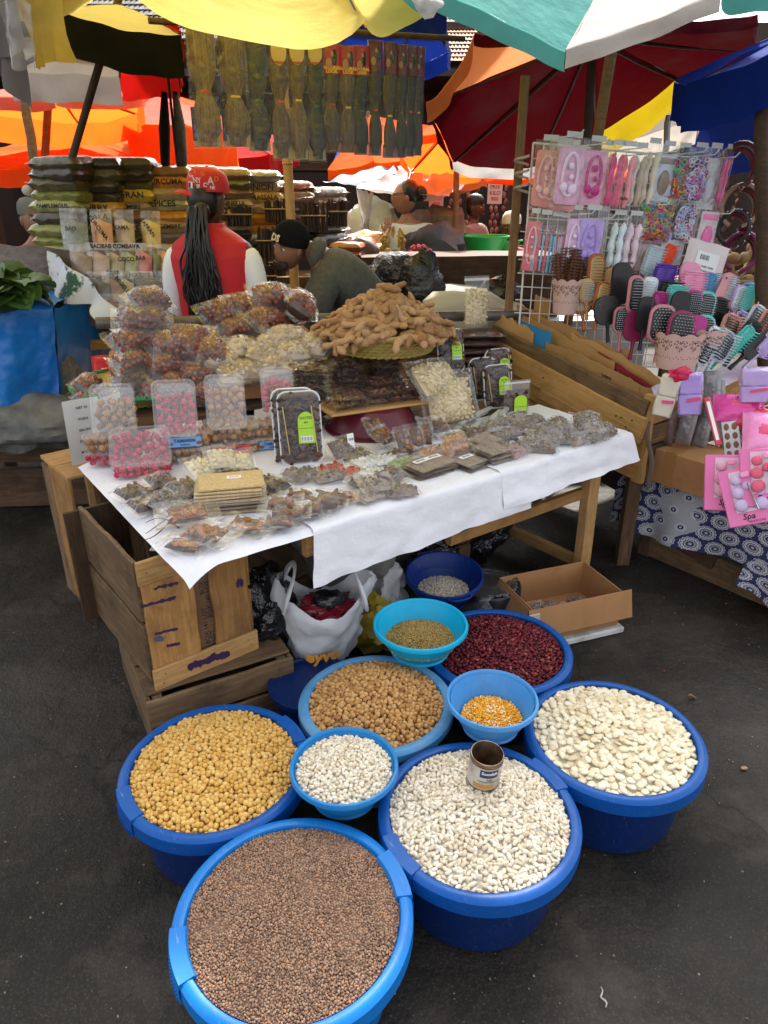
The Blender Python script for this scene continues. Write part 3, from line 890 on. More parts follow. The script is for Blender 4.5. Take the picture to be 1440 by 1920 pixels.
nails(t, [(-.15, -D / 2 - .021, .02), (-.14, -D / 2 - .021, .05), (.14, -D / 2 - .021, .05), (.02, -D / 2 - .021, .05), (.15, -D / 2 - .021, .03), (-.15, -D / 2 - .021, H - .03), (.1, -D / 2 - .021, H - .03)])
# crate stood behind at the far left, on end
c0 = atz(165, 1150, 0)
TC2 = crate_at((-1.19, 2.48), R(40), .24, .34, 0)
t = thing('wooden_crate', 'slim upended crate behind the tall one, its narrow side facing out', 'crate', M=TC2, group='wooden crates holding up the table')
L, D, H = .24, .34, .61
plank(t, (-L / 2, -D / 2, .005), (-L / 2, -D / 2 + .001, H), .0, .0, W_CRATE) if 0 else None
plank(t, (-L / 2 + .075, -D / 2, 0), (-L / 2 + .075, -D / 2, H), .028, .016, W_PALE, up=(0, -1, 0), ragged=.002, name='edge_batten')
plank(t, (.055, -D / 2 + .006, 0), (.055, -D / 2 + .006, H - .01), .14, .012, W_GREY, up=(0, -1, 0), ragged=.003)
plank(t, (-L / 2 + .006, -D / 2 + .125, 0), (-L / 2 + .006, -D / 2 + .125, H), .25, .014, W_CRATE, up=(-1, 0, 0), ragged=.004)
plank(t, (-L / 2 + .006, D / 2 - .05, 0), (-L / 2 + .006, D / 2 - .05, H - .02), .10, .014, W_GREY, up=(-1, 0, 0), ragged=.004)
plank(t, (L / 2, D / 2 - .15, 0), (L / 2, D / 2 - .15, H), .25, .014, W_DARK, up=(1, 0, 0))
for y in (-D / 4, D / 4): plank(t, (-L / 2, y, H + .006), (L / 2, y, H + .006), D / 2 * .95, .014, W_PALE, ragged=.003, name='end_board')
plank(t, (-L / 2, 0, .006), (L / 2, 0, .006), D * .9, .012, W_DARK, name='end_board')
nails(t, [(-L / 2 - .002, -D / 2 + .06 + .05 * k, .04) for k in range(4)])
# crates under the table, in the dark
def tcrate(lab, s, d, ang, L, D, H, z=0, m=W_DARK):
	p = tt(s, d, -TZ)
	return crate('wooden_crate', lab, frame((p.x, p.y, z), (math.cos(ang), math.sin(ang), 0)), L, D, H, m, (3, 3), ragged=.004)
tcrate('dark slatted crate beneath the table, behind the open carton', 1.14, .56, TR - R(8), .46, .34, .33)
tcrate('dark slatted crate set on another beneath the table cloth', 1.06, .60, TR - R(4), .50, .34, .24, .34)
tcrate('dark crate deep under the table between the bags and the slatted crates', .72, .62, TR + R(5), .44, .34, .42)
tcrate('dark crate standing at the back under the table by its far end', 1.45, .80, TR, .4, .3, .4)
# bricks of stuff under the table
BLACKBAG = mat('black_bag', (.008, .008, .010), .22, bump=1.0, bs=24, bdist=.02, spec=.7)
def lumpy(c, r, seed, amp=.25, fr=3, lv=None, flat=None, pinch=0):
	"""crumpled sack-like blob"""
	v, f = ico(4) if lv is None else ico(lv)
	out = []
	for p in v:
		q = Vector(p)
		k = 1 + amp * noise.noise(q * fr * .6 + Vector((seed, 0, 0))) + amp * .8 * abs(noise.noise(q * fr * 1.7 + Vector((0, seed, 0)))) + amp * .25 * noise.noise(q * fr * 4 + Vector((0, 0, seed)))
		if pinch and q.z > 0: k *= 1 - pinch * q.z
		w = q * k
		z = w.z
		if flat is not None and z < -flat: z = -flat
		out.append((w.x * r[0] + c[0], w.y * r[1] + c[1], z * r[2] + c[2]))
	b = MB(); b.add(out, f); return b
q = atz(495, 1200, .2)
tag(lumpy((q.x, q.y + .05, .30), (.11, .10, .13), 3.3, .4, 2.4).build('bin_bag', BLACKBAG), 'crumpled shiny black plastic bag beside the tall crate', 'bag')
q = tt(1.46, .50, -TZ)
tag(lumpy((q.x, q.y, .20), (.15, .12, .17), 8.3, .45, 2.4, flat=.9).build('bin_bag', BLACKBAG), 'shiny black plastic bag behind the open carton', 'bag')
q = tt(1.12, .40, -TZ)
tag(lumpy((q.x, q.y + .05, .22), (.13, .10, .09), 12.3, .45, 2.4).build('bin_bag', BLACKBAG), 'black plastic bag bulging out of the dark slatted crate', 'bag')
GSACK = mat('grey_sack', (.22, .22, .20), .7, col2=(.12, .12, .11), ns=9, bump=.8, bs=26, bdist=.01)
q = atz(640, 1080, .33)
tag(lumpy((q.x - .02, q.y + .18, .40), (.20, .17, .17), 21.3, .3, 2.4).build('sack', GSACK), 'dusty grey sack hanging in the shade under the cloth', 'sack')
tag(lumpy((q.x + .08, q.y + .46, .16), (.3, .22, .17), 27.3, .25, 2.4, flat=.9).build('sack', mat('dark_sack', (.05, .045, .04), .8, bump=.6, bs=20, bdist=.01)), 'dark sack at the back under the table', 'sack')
q = atz(715, 1165, .1)
tag(lumpy((q.x, q.y + .10, .14), (.10, .09, .13), 33.3, .4, 3, flat=.9).build('sack', mat('woven_sack', (.52, .52, .52), .6, col2=(.35, .36, .37), ns=14, bump=.7, bs=40, bdist=.008)), 'crumpled white woven sack behind the cyan bowl', 'sack')
tag(lumpy((q.x - .02, q.y - .02, .10), (.10, .08, .10), 37.3, .4, 3, flat=.9).build('plastic_bag', mat('yellow_bag', (.40, .29, .03), .35, bump=.7, bs=24, bdist=.01)), 'dull yellow plastic bag between the cyan bowl and the white bag', 'bag')
q = atz(640, 1130, .05)
b = MB(); b.lathe([(.085, .0), (.10, .14), (.108, .145), (.108, .155), (.098, .158), (.092, .150), (.08, .01)], 40)
tag(b.build('clay_pot', mat('clay_brown', (.14, .07, .03), .7), M=T(q.x + .02, q.y + .20, .02)), 'brown rimmed pot in the shade behind the white bag', 'pot')
# white carrier bag with a dark red packet
def carrier(c, s):
	t = thing('carrier_bag', 'white plastic carrier bag printed in yellow with a dark red packet inside', 'bag', c)
	b = MB()
	nv, nu = 16, 56
	def fn(u, v):
		a = 2 * PI * u
		sx, sy = math.cos(a), math.sin(a)
		w = 1 + .20 * noise.noise((sx * 2, sy * 2, v * 3)) + .16 * abs(noise.noise((sx * 5, sy * 5, v * 5 + 2))) * 1.4
		r = (.62 + .6 * v - .25 * v * v) * w
		top = .20 + .15 * max(0, abs(sx) - .25) ** 1.0
		z = v * top
		return (sx * .155 * r, sy * .10 * r, z + .01 * noise.noise((sx * 4, sy * 4, v * 4)))
	b.sheet(fn, nu, nv)
	for sx in (-1, 1):      # the two handle loops
		P = []
		for k in range(13):
			a = PI * k / 12
			P.append((sx * (.115 + .0 * k), -.07 + .14 * k / 12, .26 + .10 * math.sin(a)))
		b.tube([(sx * (.135 - .04 * math.sin(PI * k / 12)), .085 * math.cos(PI * k / 12), .225 + .12 * math.sin(PI * k / 12) ** .7) for k in range(13)], [.022, .022, .02, .016, .012, .012, .012, .012, .012, .016, .02, .022, .022], 8, flat=.35)
	b.build('bag_body', mat('carrier_white', (.75, .77, .80), .4, transl=.35, bump=.5, bs=22, bdist=.008), t, ang=180)
	b = lumpy((.02, 0, .185), (.09, .05, .035), 5.5, .7, 3, lv=4)
	b.build('red_packet', mat('dark_red_film', (.17, .012, .02), .2, bump=.6, bs=30, bdist=.008), t)
	b = lumpy((.02, .0, .215), (.06, .04, .03), 9.5, .3, 3, lv=3)
	b.build('black_packet', BLACKBAG, t)
	b = MB()
	YP = mat('print_yellow', (.80, .33, .02), .5)
	return t
t = carrier((0, 0, 0), 1)
q = atz(600, 1195, .235)
t.matrix_world = T(q.x, q.y + .045, .14) @ RZ(R(10)) @ RY(R(3))
letter('eyvo', .062, mat('print_yellow', (.80, .33, .02), .5), t, T(-.01, 0, .055) @ RY(R(-6)), .002, bend=.104, shear=.2)
b = MB(); b.lathe([(0, .160), (.125, .160), (.132, .166), (.14, .165), (.14, .148), (.126, .146), (.10, 0)], 40)
q = atz(560, 1325, .0)
tag(b.build('bucket', ROYAL_SHADE, M=T(-.235, 1.86, 0)), 'dark blue bucket under the white carrier bag', 'bucket')
# open carton on a foam tray
q = atz(1080, 1165, 0)
cM = frame((.70, 2.45, 0), (math.cos(R(20)), math.sin(R(20)), 0))
CARD = mat('carton_brown', (.40, .20, .08), .8, col2=(.34, .165, .062), ns=7, dirt=(.2, .1, .04), ds=5, dw=(.6, .8))
def sheet_box(b, a, c, th=.004): b.box(a, c, bev=.0012)
t = thing('carton', 'open brown cardboard carton with taped corner and small bags inside', 'carton', M=cM @ T(0, 0, .032))
L, D, H = .40, .26, .15
for (c, d, nm) in (((0, -D / 2, H / 2), (L, .005, H), 'side'), ((0, D / 2, H / 2), (L, .005, H), 'side'), ((-L / 2, 0, H / 2), (.005, D, H), 'side'), ((L / 2, 0, H / 2), (.005, D, H), 'side'), ((0, 0, .003), (L, D, .005), 'bottom')):
	b = MB(); b.box(c, d, bev=.001); b.build(nm, CARD, t, smooth=False)
b = MB(); b.box((0, -.055, 0), (L + .06, .115, .004), bev=.001); b.build('flap', CARD, t, T(.01, -D / 2 - .004, H + .001) @ RX(R(76)), smooth=False)
b = MB(); b.box((-.055, 0, 0), (.10, D - .02, .004), bev=.001); b.build('flap', CARD, t, T(-L / 2 - .004, 0, H) @ RY(R(-68)), smooth=False)
b = MB(); b.box((-L / 2 - .001, -D / 2 - .014, H / 2 - .01), (.045, .006, H), bev=.001); b.build('clear_tape', mat('tape', (.55, .52, .48), .25), t)
b = MB(); b.box((0, 0, .014), (.44, .31, .028), bev=.006)
tag(b.build('foam_tray', mat('foam_dirty', (.62, .62, .60), .7, dirt=(.2, .18, .15), ds=6), M=cM), 'dirty white foam slab under the open carton', 'tray')
# plastic wrapped lid
q = atz(945, 1118, .16)
t = thing('wrapped_lid', 'round black lid wrapped in clear plastic beside the colander', 'lid', (q.x - .05, q.y + .10, 0))
b = MB(); b.lathe([(0, .155), (.085, .155), (.088, .163), (.10, .163), (.104, .156), (.108, .165), (.128, .165), (.135, .155), (.135, .02), (0, .02)], 48)
b.build('lid', mat('black_plastic', (.012, .012, .014), .35), t)
b = MB()
for k in range(26):
	a = 2 * PI * k / 26; b.box((.118, 0, .167), (.022, .003, .004), RZ(a))
tag(b.build('ribs', MATS['black_plastic'], t), kind='stuff')
b = MB()
b.sheet(lambda u, v: ((.15 * v * (1 + .12 * noise.noise((math.cos(u * 6.28) * 2, math.sin(u * 6.28) * 2, 0)))) * math.cos(2 * PI * u), (.15 * v * (1 + .12 * noise.noise((math.cos(u * 6.28) * 2, math.sin(u * 6.28) * 2, 0)))) * math.sin(2 * PI * u), .171 - .09 * max(0, v - .82) / .18 + .006 * noise.noise((math.cos(u * 6.28) * v * 5, math.sin(u * 6.28) * v * 5, 3))), 48, 12)
b.build('wrap', film('wrap_film', .05, .45, .12), t, ang=180)
# crumpled clear scrap on the ground by the crate
q = atz(490, 1092, .03)
b = MB(); b.sheet(lambda u, v: (.12 * (u - .5), .07 * (v - .5) * (1 - .5 * u), .012 + .02 * abs(noise.noise((u * 5, v * 5, 1)))), 12, 8)
tag(b.build('plastic_scrap', film('scrap_film', .25, .5), M=T(q.x, q.y, 0) @ RZ(.4), ang=180), 'crumpled clear plastic scrap on the tarmac under the table', 'scrap')
# ------------------------------------------------------------------ market umbrellas
def fabric(name, c, tr=.5, dirt=None):
	return mat(name, c, .9, dirt=dirt or tuple(x * .55 + .02 for x in c[:3]), ds=2.2, dw=(.5, .8), bump=.6, bs=7, bdist=.02, transl=tr, spec=.1)
FY = fabric('yellow_canvas', (.86, .68, .15), .6, (.74, .54, .10))
FYD = fabric('dirty_yellow_canvas', (.50, .34, .05), .4, (.20, .15, .07))
FG = fabric('grey_canvas', (.20, .18, .165), .25)
FK = fabric('black_canvas', (.006, .006, .006), .02)
FR = fabric('red_canvas', (.45, .008, .006), .3)
FO = fabric('orange_canvas', (.88, .12, .012), .62, (.86, .14, .015))
FO2 = fabric('faded_orange_canvas', (.85, .16, .02), .6, (.78, .12, .015))
FP = fabric('faded_pink_canvas', (.60, .13, .09), .4)
FW = fabric('white_canvas', (.62, .60, .58), .25, (.5, .46, .42))
FWD = fabric('stained_white_canvas', (.50, .46, .42), .35, (.30, .26, .22))
FM = fabric('maroon_canvas', (.075, .002, .005), .10)
FT = fabric('teal_canvas', (.10, .36, .33), .45, (.08, .27, .25))
FB = fabric('blue_canvas', (.006, .022, .20), .22)
FBD = fabric('deep_blue_canvas', (.006, .016, .12), .2)
FPE = fabric('peach_canvas', (.58, .20, .09), .45)
IRON = mat('rib_iron', (.035, .022, .016), .6, col2=(.06, .03, .02), ns=20)
def umbrella(label, apex, tips, cols, val=.14, vcols=None, sag=.10, pole=None, pole_r=.022, pole_m=None, close=False, rib=True, esag=None, name='market_umbrella', vspread=0, wob=.02, group='market umbrellas shading the stalls', hub=True):
	"""apex and rim tips are places in the market; each gap between two tips is one sewn panel with its valance"""
	t = thing(name, label, 'umbrella', apex, 0, group)
	ap = Vector(apex)
	T_ = [Vector(p) for p in tips]
	n = len(T_) if close else len(T_) - 1
	for k in range(n):
		a, c = T_[k] - ap, T_[(k + 1) % len(T_)] - ap
		vd = val[k % len(val)] if isinstance(val, (list, tuple)) else val
		es = esag[k % len(esag)] if isinstance(esag, (list, tuple)) else (esag if esag is not None else .05)
		ph = rnd.uniform(0, 30)
		out = ((a + c) / 2); out.z = 0
		out = out.normalized() if out.length > 1e-6 else Vector((0, -1, 0))
		def surf(u, v, a=a, c=c, es=es, ph=ph):
			rim = a.lerp(c, u)
			rim.z -= es * (1 - (2 * u - 1) ** 4)
			rim = rim - out * es * .5 * 4 * u * (1 - u)
			p = rim * v
			p.z -= sag * 4 * u * (1 - u) * v * (1 - v) * 1.2
			p.z += wob * noise.noise((p.x * 2.3 + ph, p.y * 2.3, 1)) * v + wob * .4 * noise.noise((p.x * 7 + ph, p.y * 7, 2)) * v
			return p
		b = MB()
		b.sheet(lambda u, v: surf(u, max(v, .001)), 16, 14)
		b.build('panel', cols[k % len(cols)], t, ang=180)
		if vd:
			b = MB()
			def vf(u, v, vd=vd, ph=ph):
				p = surf(u, 1.0)
				w = wob * 1.3 * noise.noise((u * 4 + ph, v * .8, 5)) * v
				return p + out * (w + vspread * v + .004) + Vector((0, 0, -vd * v * (1 + .06 * noise.noise((u * 3 + ph, 0, 0)))))
			b.sheet(vf, 16, 5)
			b.build('valance', (vcols or cols)[k % len(vcols or cols)], t, ang=180)
	for k in range(n):
		a, c = T_[k] - ap, T_[(k + 1) % len(T_)] - ap
		b = MB(); b.tube([(a * i / 8) + Vector((0, 0, -.004)) for i in range(1, 9)], .0045, 5); b.build('seam', cols[k % len(cols)], t)
	if rib:
		for p in T_:
			d = p - ap
			b = MB(); b.tube([Vector((0, 0, -.02)) + d * .0, d * .5 + Vector((0, 0, -.025)), d * .985 + Vector((0, 0, -.012))], [.010, .008, .006], 6)
			b.build('rib', IRON, t)
	if pole is not None:
		q = Vector(pole) - ap
		b = MB(); m_ = 12
		top = Vector((0, 0, .03)) if hub else q + Vector((0, 0, (ap.z - pole[2]) - .0)) * 0
		b.tube([Vector((0, 0, .03)).lerp(q, i / m_) for i in range(m_ + 1)], pole_r, 10)
		b.build('pole', pole_m or W_POLE, t)
	return t
def A(px, py, y): return aty(px, py, y)
# yellow one right over the table; its bamboo pole stands behind the snacks
BAMBOO = mat('bamboo', (.55, .36, .12), .45, col2=(.45, .26, .08), ns=5, stretch=(8, 8, 1))
y1 = umbrella('bright yellow market umbrella scalloped over the snack table', (-.53, 4.25, 3.12),
			  [A(-250, -60, 2.6), A(215, -62, 2.22), A(686, 46, 2.42), A(862, -42, 2.75), A(1000, -60, 3.3), (.72, 4.5, 2.78), (.35, 5.5, 2.86), (-.8, 5.9, 2.92), (-1.9, 5.2, 2.82), (-2.1, 3.9, 2.55)], [FY], val=0, esag=[.1, .10, .06, .1] + [.05] * 6, sag=.12, wob=.03, close=True)  # rear and left tips out of view, added to shade the tubs and table
b = MB()
pts = [Vector((-.53, 4.25, 3.12)).lerp(Vector((-.50, 4.22, 0)), i / 9) for i in range(10)]
b.tube([p - Vector((-.53, 4.25, 3.12)) for p in pts], .026, 14)
for p in pts[1:9]:
	b.tube([p - Vector((-.53, 4.25, 3.12)) + Vector((0, 0, z)) for z in (-.008, 0, .008)], [.026, .0295, .026], 14)
b.build('pole', BAMBOO, y1)
b = MB()
for k in range(5): b.tube([(.0335 + .03 * math.cos(a) - .005, -.002 + .03 * math.sin(a), -1.13 - .008 * k + .004 * math.sin(a + k)) for a in [2 * PI * i / 14 for i in range(15)]], .0035, 5)
tag(b.build('string_lashing', mat('string', (.34, .24, .12), .9), y1), kind='stuff')
# folded valance, upper left; its unseen grey canopy is added to shade the ground
umbrella('dirty yellow umbrella flap with clear plastic hanging over it', A(-120, -260, 2.2), [A(-70, 20, 2.45), A(28, -8, 2.3), A(110, -22, 2.3), (-.75, 2.75, 2.36), (-1.5, 3.2, 2.42), (-2.6, 3.0, 2.4), (-2.7, 1.9, 2.3)], [FG, FYD, FYD, FG, FG, FG, FG], val=[.12, .155, 0, 0, 0, 0, 0], esag=[.02, .0], sag=.03, wob=.03, rib=False, close=True)
b = MB()
p0 = A(-10, -6, 2.28); p1 = A(52, -4, 2.24); dz = Vector((0, 0, -.16))
b.sheet(lambda u, v: p0.lerp(p1, u) + dz * v + Vector((0, .03 * math.sin(u * 9 + v * 2) + .02 * noise.noise((u * 4, v * 4, 0)), .01 * math.sin(u * 12))), 24, 14)
tag(b.build('plastic_sheet', film('grey_film', .3, .35, .2, hazecol=(.5, .48, .45)), ang=180), 'greyish clear plastic hanging from the dirty yellow umbrella flap', 'plastic sheet')
b = MB()
p0 = A(-30, 20, 2.42); p1 = A(30, 60, 2.36)
b.sheet(lambda u, v: p0.lerp(p1, u) + Vector((0, .03 * math.sin(u * 7 + v * 2), -.17 * v - .02 * u * v)), 14, 10)
tag(b.build('grey_rag', mat('grey_rag', (.14, .12, .11), .9), ang=180), 'brownish grey cloth bundled under the dirty yellow flap', 'cloth')
# white, black, red and grey umbrella
umbrella('patchwork umbrella of white, black, red and grey panels on a dark leaning pole', A(225, 8, 4.4),
		 [A(100, 16, 3.75), A(338, 58, 3.72), A(333, 132, 4.7), A(224, 142, 5.05), A(16, 134, 4.9), A(-20, 20, 4.1)], [FW, FR, FR, FG, FG, FW], val=[.165, .12, .14, .15, .1, .1],
		 vcols=[FK, FR, FR, FG, FG, FK], esag=.01, sag=.04, close=True, pole=A(128, 320, 4.2), wob=.035, pole_r=.02, pole_m=mat('dark_pole', (.035, .022, .015), .7))
# orange ones behind
umbrella('glowing orange umbrella with a faded pink edge behind the spice stall', A(95, 150, 6.4),
		 [A(-150, 215, 5.6), A(-60, 205, 6.9), A(148, 232, 7.0), A(255, 212, 6.7), A(268, 178, 5.9), A(100, 172, 5.3), A(-40, 176, 5.3)], [FO, FO, FO, FO, FP, FP, FP], val=[.17, .2, .17, .15, .08, .08, .08], esag=.02, sag=.06, close=True, pole=A(78, 400, 6.2), pole_r=.03)
umbrella('low pale orange umbrella spread like a roof behind the stacked spice bags', A(165, 262, 7.4),
		 [A(-60, 305, 6.4), A(60, 310, 5.9), A(300, 310, 6.2), A(345, 300, 7.2), A(240, 262, 8.4), A(40, 262, 8.6), A(-80, 285, 7.4)], [FO2], val=.13, esag=.03, sag=.03, close=True, pole=A(165, 500, 7.4))
umbrella('orange umbrella with pink top between the patchwork one and the hair packs', A(300, 170, 7.6),
		 [A(235, 225, 6.8), A(345, 232, 6.6), A(440, 235, 7.2), A(400, 200, 8.6), A(250, 200, 8.4)], [FP, FP, FO, FO, FO], val=.34, vcols=[FO2], esag=.02, sag=.04, close=True, pole=A(352, 330, 7.2))
umbrella('red umbrella behind the lower ends of the hair packs', A(395, 215, 9.0),
		 [A(280, 290, 8.4), A(400, 296, 8.0), A(505, 288, 8.2), A(560, 270, 9.3), A(300, 262, 10)], [FR], val=.22, esag=.02, sag=.05, close=True, pole=A(420, 420, 8.6))
umbrella('orange and blue umbrella seen beneath the hair packs', A(690, 215, 8.6),
		 [A(615, 318, 7.7), A(700, 300, 7.4), A(800, 292, 7.6), A(870, 250, 9), A(640, 250, 9.4)], [FO2, FO2, FO, FO, FB], val=.10, esag=.03, sag=.05, close=True, pole=A(700, 440, 8.4))
umbrella('vivid orange umbrella glimpsed between the hair packs and the maroon umbrella', A(860, 215, 6.6),
		 [A(740, 262, 6.0), A(770, 322, 6.9), A(905, 330, 7.2), A(960, 300, 6.4), A(880, 230, 5.7)], [FO], val=.06, esag=.02, sag=.05, close=True, pole=A(852, 520, 6.5), pole_r=.02)
umbrella('flat orange canopy low behind the maroon umbrella', A(1010, 300, 8.2),
		 [A(850, 325, 7.4), A(1000, 335, 7.2), A(1180, 330, 7.4), A(1200, 290, 9)], [FO], val=.05, esag=.02, sag=.03, pole=None)
umbrella('royal blue umbrella behind the hair packs and the yellow umbrella', A(760, -40, 4.6),
		 [A(560, 40, 4.3), A(640, 75, 5.4), A(762, 122, 5.6), A(845, 95, 5.2), A(838, 20, 4.3), A(700, -10, 3.9)], [FB], val=.10, esag=.02, sag=.06, close=True, pole=None)
# big maroon one
umbrella('huge dark maroon umbrella with one peach and one yellow edge', A(1112, 62, 4.3),
		 [A(890, 62, 4.0), A(800, 190, 4.35), A(850, 302, 4.75), A(1005, 312, 5.05), A(1118, 246, 5.1), A(1272, 148, 4.95), A(1440, 95, 4.6), A(1420, 30, 4.0), A(1150, 10, 3.6)],
		 [FPE, FM, FM, FM, FM, FM, FM, FM, FM], val=[.10, .05, .06, .05, .17, .04, .05, .05, .05], vcols=[FPE, FM, FW, FM, fabric('strong_yellow_canvas', (.50, .36, .01), .3), FM, FM, FM, FM], esag=.03, sag=.07, close=True, pole=A(1085, 520, 4.4), pole_m=mat('dark_pole', (.035, .022, .015), .7))
# teal and white over the hair goods
umbrella('teal and stained white umbrella over the hair accessory stall', A(1182, -120, 3.5),
		 [A(640, -190, 2.5), A(800, -25, 2.45), A(1062, 92, 2.62), A(1352, -8, 2.72), A(1560, -30, 2.9), A(1500, -160, 3.6), (1.75, 4.4, 2.72), (.9, 4.7, 2.78), (.3, 4.1, 2.72)], [FT, FT, FWD, FT, FT, FWD, FT, FWD, FT], val=[.06, .055, .055, .05, .05, 0, 0, 0, 0], esag=[.03, .0, .0, .02, .02, .02, .02, .02, .02], sag=.06, close=True, pole=A(1122, 360, 3.95) + Vector((-.10, .1, -1.4)), pole_r=.024, pole_m=W_POLE, wob=.025)  # back tips out of view, added so the canopy shades the foreground
b = MB()
p0 = A(762, -18, 2.42)
b.sheet(lambda u, v: p0 + Vector((.10 * u + .01 * math.sin(v * 9), -.02 + .05 * v, -.06 * math.sin(u * 2.6) * v + .015 * noise.noise((u * 5, v * 5, 0)))), 12, 8)
tag(b.build('white_rag', FW, ang=180), 'scrap of white cloth tied at the teal umbrella corner', 'cloth')
# pale one behind the wire rack
umbrella('pale umbrella with a yellow strip behind the wire rack', A(1330, 90, 5.6),
		 [A(1160, 262, 5.5), A(1312, 222, 5.3), A(1345, 120, 5.4), A(1250, 90, 6)], [FWD, fabric('strong_yellow_canvas', (.50, .36, .01), .3), FWD], val=[.16, .12, .05], esag=.01, sag=.03, pole=None, rib=False)
# blue on the right
umbrella('royal blue umbrella with a drooping valance above the hair bands', A(1560, 20, 4.0),
		 [A(1266, 148, 3.9), A(1290, 158, 3.7), A(1470, 86, 3.2), A(1700, 40, 3.4)], [FB], val=[.16, .20, .2], esag=.0, sag=.05, pole=A(1420, 560, 3.9), pole_r=.03, wob=.03, pole_m=W_DARK)
umbrella('dark navy tarpaulin deep behind the royal blue valance', A(1400, 120, 6.0),
		 [A(1300, 205, 5.6), A(1450, 185, 5.2), A(1560, 120, 5.6)], [FBD], val=.42, esag=.0, sag=.04, pole=None, rib=False)
# small white and grey tarpaulins over the far stall
def tarp(name, lab, P, m, n=22, wave=.04, cat='tarpaulin'):
	P = [Vector(p) for p in P]
	b = MB()
	b.sheet(lambda u, v: P[0].lerp(P[1], u).lerp(P[3].lerp(P[2], u), v) + Vector((0, wave * noise.noise((u * 5, v * 5, 2)), -wave * 2 * math.sin(PI * u) * math.sin(PI * v) + wave * .8 * noise.noise((u * 6, v * 6, len(lab))))), n, n)
	o = b.build(name, m, ang=180); return tag(o, lab, cat)
FGP = mat('grey_print_tarp', (.42, .43, .47), .7, col2=(.30, .32, .40), ns=14, transl=.3)
CLEARW = mat('milky_sheet', (.46, .45, .43), .45, col2=(.32, .30, .28), ns=5, transl=.25, bump=.5, bs=10, bdist=.01)
tarp('tarpaulin', 'grey patterned tarpaulin peak beneath the orange umbrella', (A(605, 340, 6.8), A(735, 306, 7.6), A(745, 322, 6.9), A(690, 342, 6.5)), FGP)
tarp('tarpaulin', 'milky plastic sheet stretched over the far fruit stall', (A(668, 352, 6.0), A(760, 312, 7.0), A(862, 330, 7.0), A(842, 368, 6.0)), CLEARW, wave=.06)
tarp('tarpaulin', 'grey plastic roof sheet sloping behind the milky sheet', (A(745, 312, 7.2), A(900, 318, 7.6), A(915, 352, 6.6), A(780, 372, 6.4)), mat('dull_tarp', (.20, .19, .18), .7, transl=.3), wave=.05)
tarp('tarpaulin', 'milky plastic sheet hanging down like a narrow curtain', (A(668, 352, 6.0), A(700, 362, 6.0), A(690, 440, 6.05), A(680, 440, 6.0)), CLEARW, wave=.03)
# bamboo, timber and steel posts
def post(lab, p, q, r, m, cat='pole', n=10, name='pole'):
	b = MB(); p, q = Vector(p), Vector(q)
	b.tube([p.lerp(q, i / 8) + Vector((r * .5 * noise.noise((i, p.x, 0)), 0, 0)) for i in range(9)], [r * (1 + .08 * noise.noise((i, p.y, 3))) for i in range(9)], n)
	return tag(b.build(name, m), lab, cat)
q = A(985, 142, 3.72); q2 = A(962, 612, 3.72)
tt_ = thing('timber_post', 'square timber post tied to the wire rack', 'post', (q2.x, q2.y, 0))
plank(tt_, q - Vector((q2.x, q2.y, 0)), (q2.x - .03 - q2.x, 0, .3), .038, .034, W_POLE, up=(0, 1, 0), name='timber', seg=14)
post('thin reddish pole before the dried sausages', A(856, 318, 6.3), A(850, 560, 6.3), .022, W_POLE)
post('brown pole at the left behind the spice stall', A(45, 180, 5.2), A(90, 470, 5.2), .03, W_POLE)
post('weathered branch pole tied with string by the hair bands', A(1428, 170, 3.3), A(1432, 700, 3.3), .028, W_DARK)
post('grey steel pipe stub behind the wire rack', A(1253, 216, 4.4), A(1246, 330, 4.4), .016, mat('steel', (.35, .35, .36), .4, met=.6))
# ------------------------------------------------------------------ market hall and roofs at the back
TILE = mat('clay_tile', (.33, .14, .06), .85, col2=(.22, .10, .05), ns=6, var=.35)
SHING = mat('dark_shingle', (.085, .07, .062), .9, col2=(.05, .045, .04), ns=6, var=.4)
def tiled(lab, P, nx, ny, m, name='tiled_roof'):
	P = [Vector(p) for p in P]
	t = thing(name, lab, 'roof', P[0])
	ux = (P[1] - P[0]) / nx; uy = (P[3] - P[0]) / ny
	nrm = ux.cross(uy).normalized()
	if nrm.y > 0: nrm = -nrm
	b = MB()
	W = ux.length * .96; Lh = uy.length * 1.5
	b.sheet(lambda u, v: (W * (u - .5), Lh * (v - .1) + (.14 * Lh * (1 - (2 * u - 1) ** 2) * -1 if v == 0 else 0), .035 * (1 - v) + .012 * math.cos((u - .5) * PI)), 6, 2)
	me = b.mesh('tile', m)
	Mf = frame((0, 0, 0), ux, nrm)
	yd = 1 if Mf.to_3x3() @ Vector((0, 1, 0)) @ Vector((uy)) > 0 else -1
	rot = Mf.to_3x3()
	cnt = 0; rest = []
	for j in range(ny):
		for i in range(nx):
			o = ux * (i + .5 * (j % 2)) + uy * j
			Mx = Matrix.Translation(o) @ Mf @ SC(1, yd, 1)
			if cnt < 300: mobj('tile', me, t, Mx); cnt += 1
			else: rest.append(npm(Mx))
	if rest:
		src = [tuple(v.co) for v in me.vertices]; fq = [tuple(p.vertices) for p in me.polygons]
		V, Fq = scatter_mesh((np.array(src), fq), rest)
		tag(bignp('tile_field', V, Fq, m, t), kind='stuff')
	b = MB(); b.add([tuple(p - P[0] - nrm * .06) for p in P], [(0, 1, 2, 3)]); b.build('roof_deck', mat('roof_deck', (.03, .025, .02), .9), t)
	return t
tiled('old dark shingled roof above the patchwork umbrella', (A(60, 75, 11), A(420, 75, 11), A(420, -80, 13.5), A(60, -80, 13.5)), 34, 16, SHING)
tiled('orange clay tiled roof glimpsed beside the peach umbrella edge', (A(790, 118, 11), A(905, 118, 11), A(905, 20, 13.5), A(790, 20, 13.5)), 16, 14, TILE)
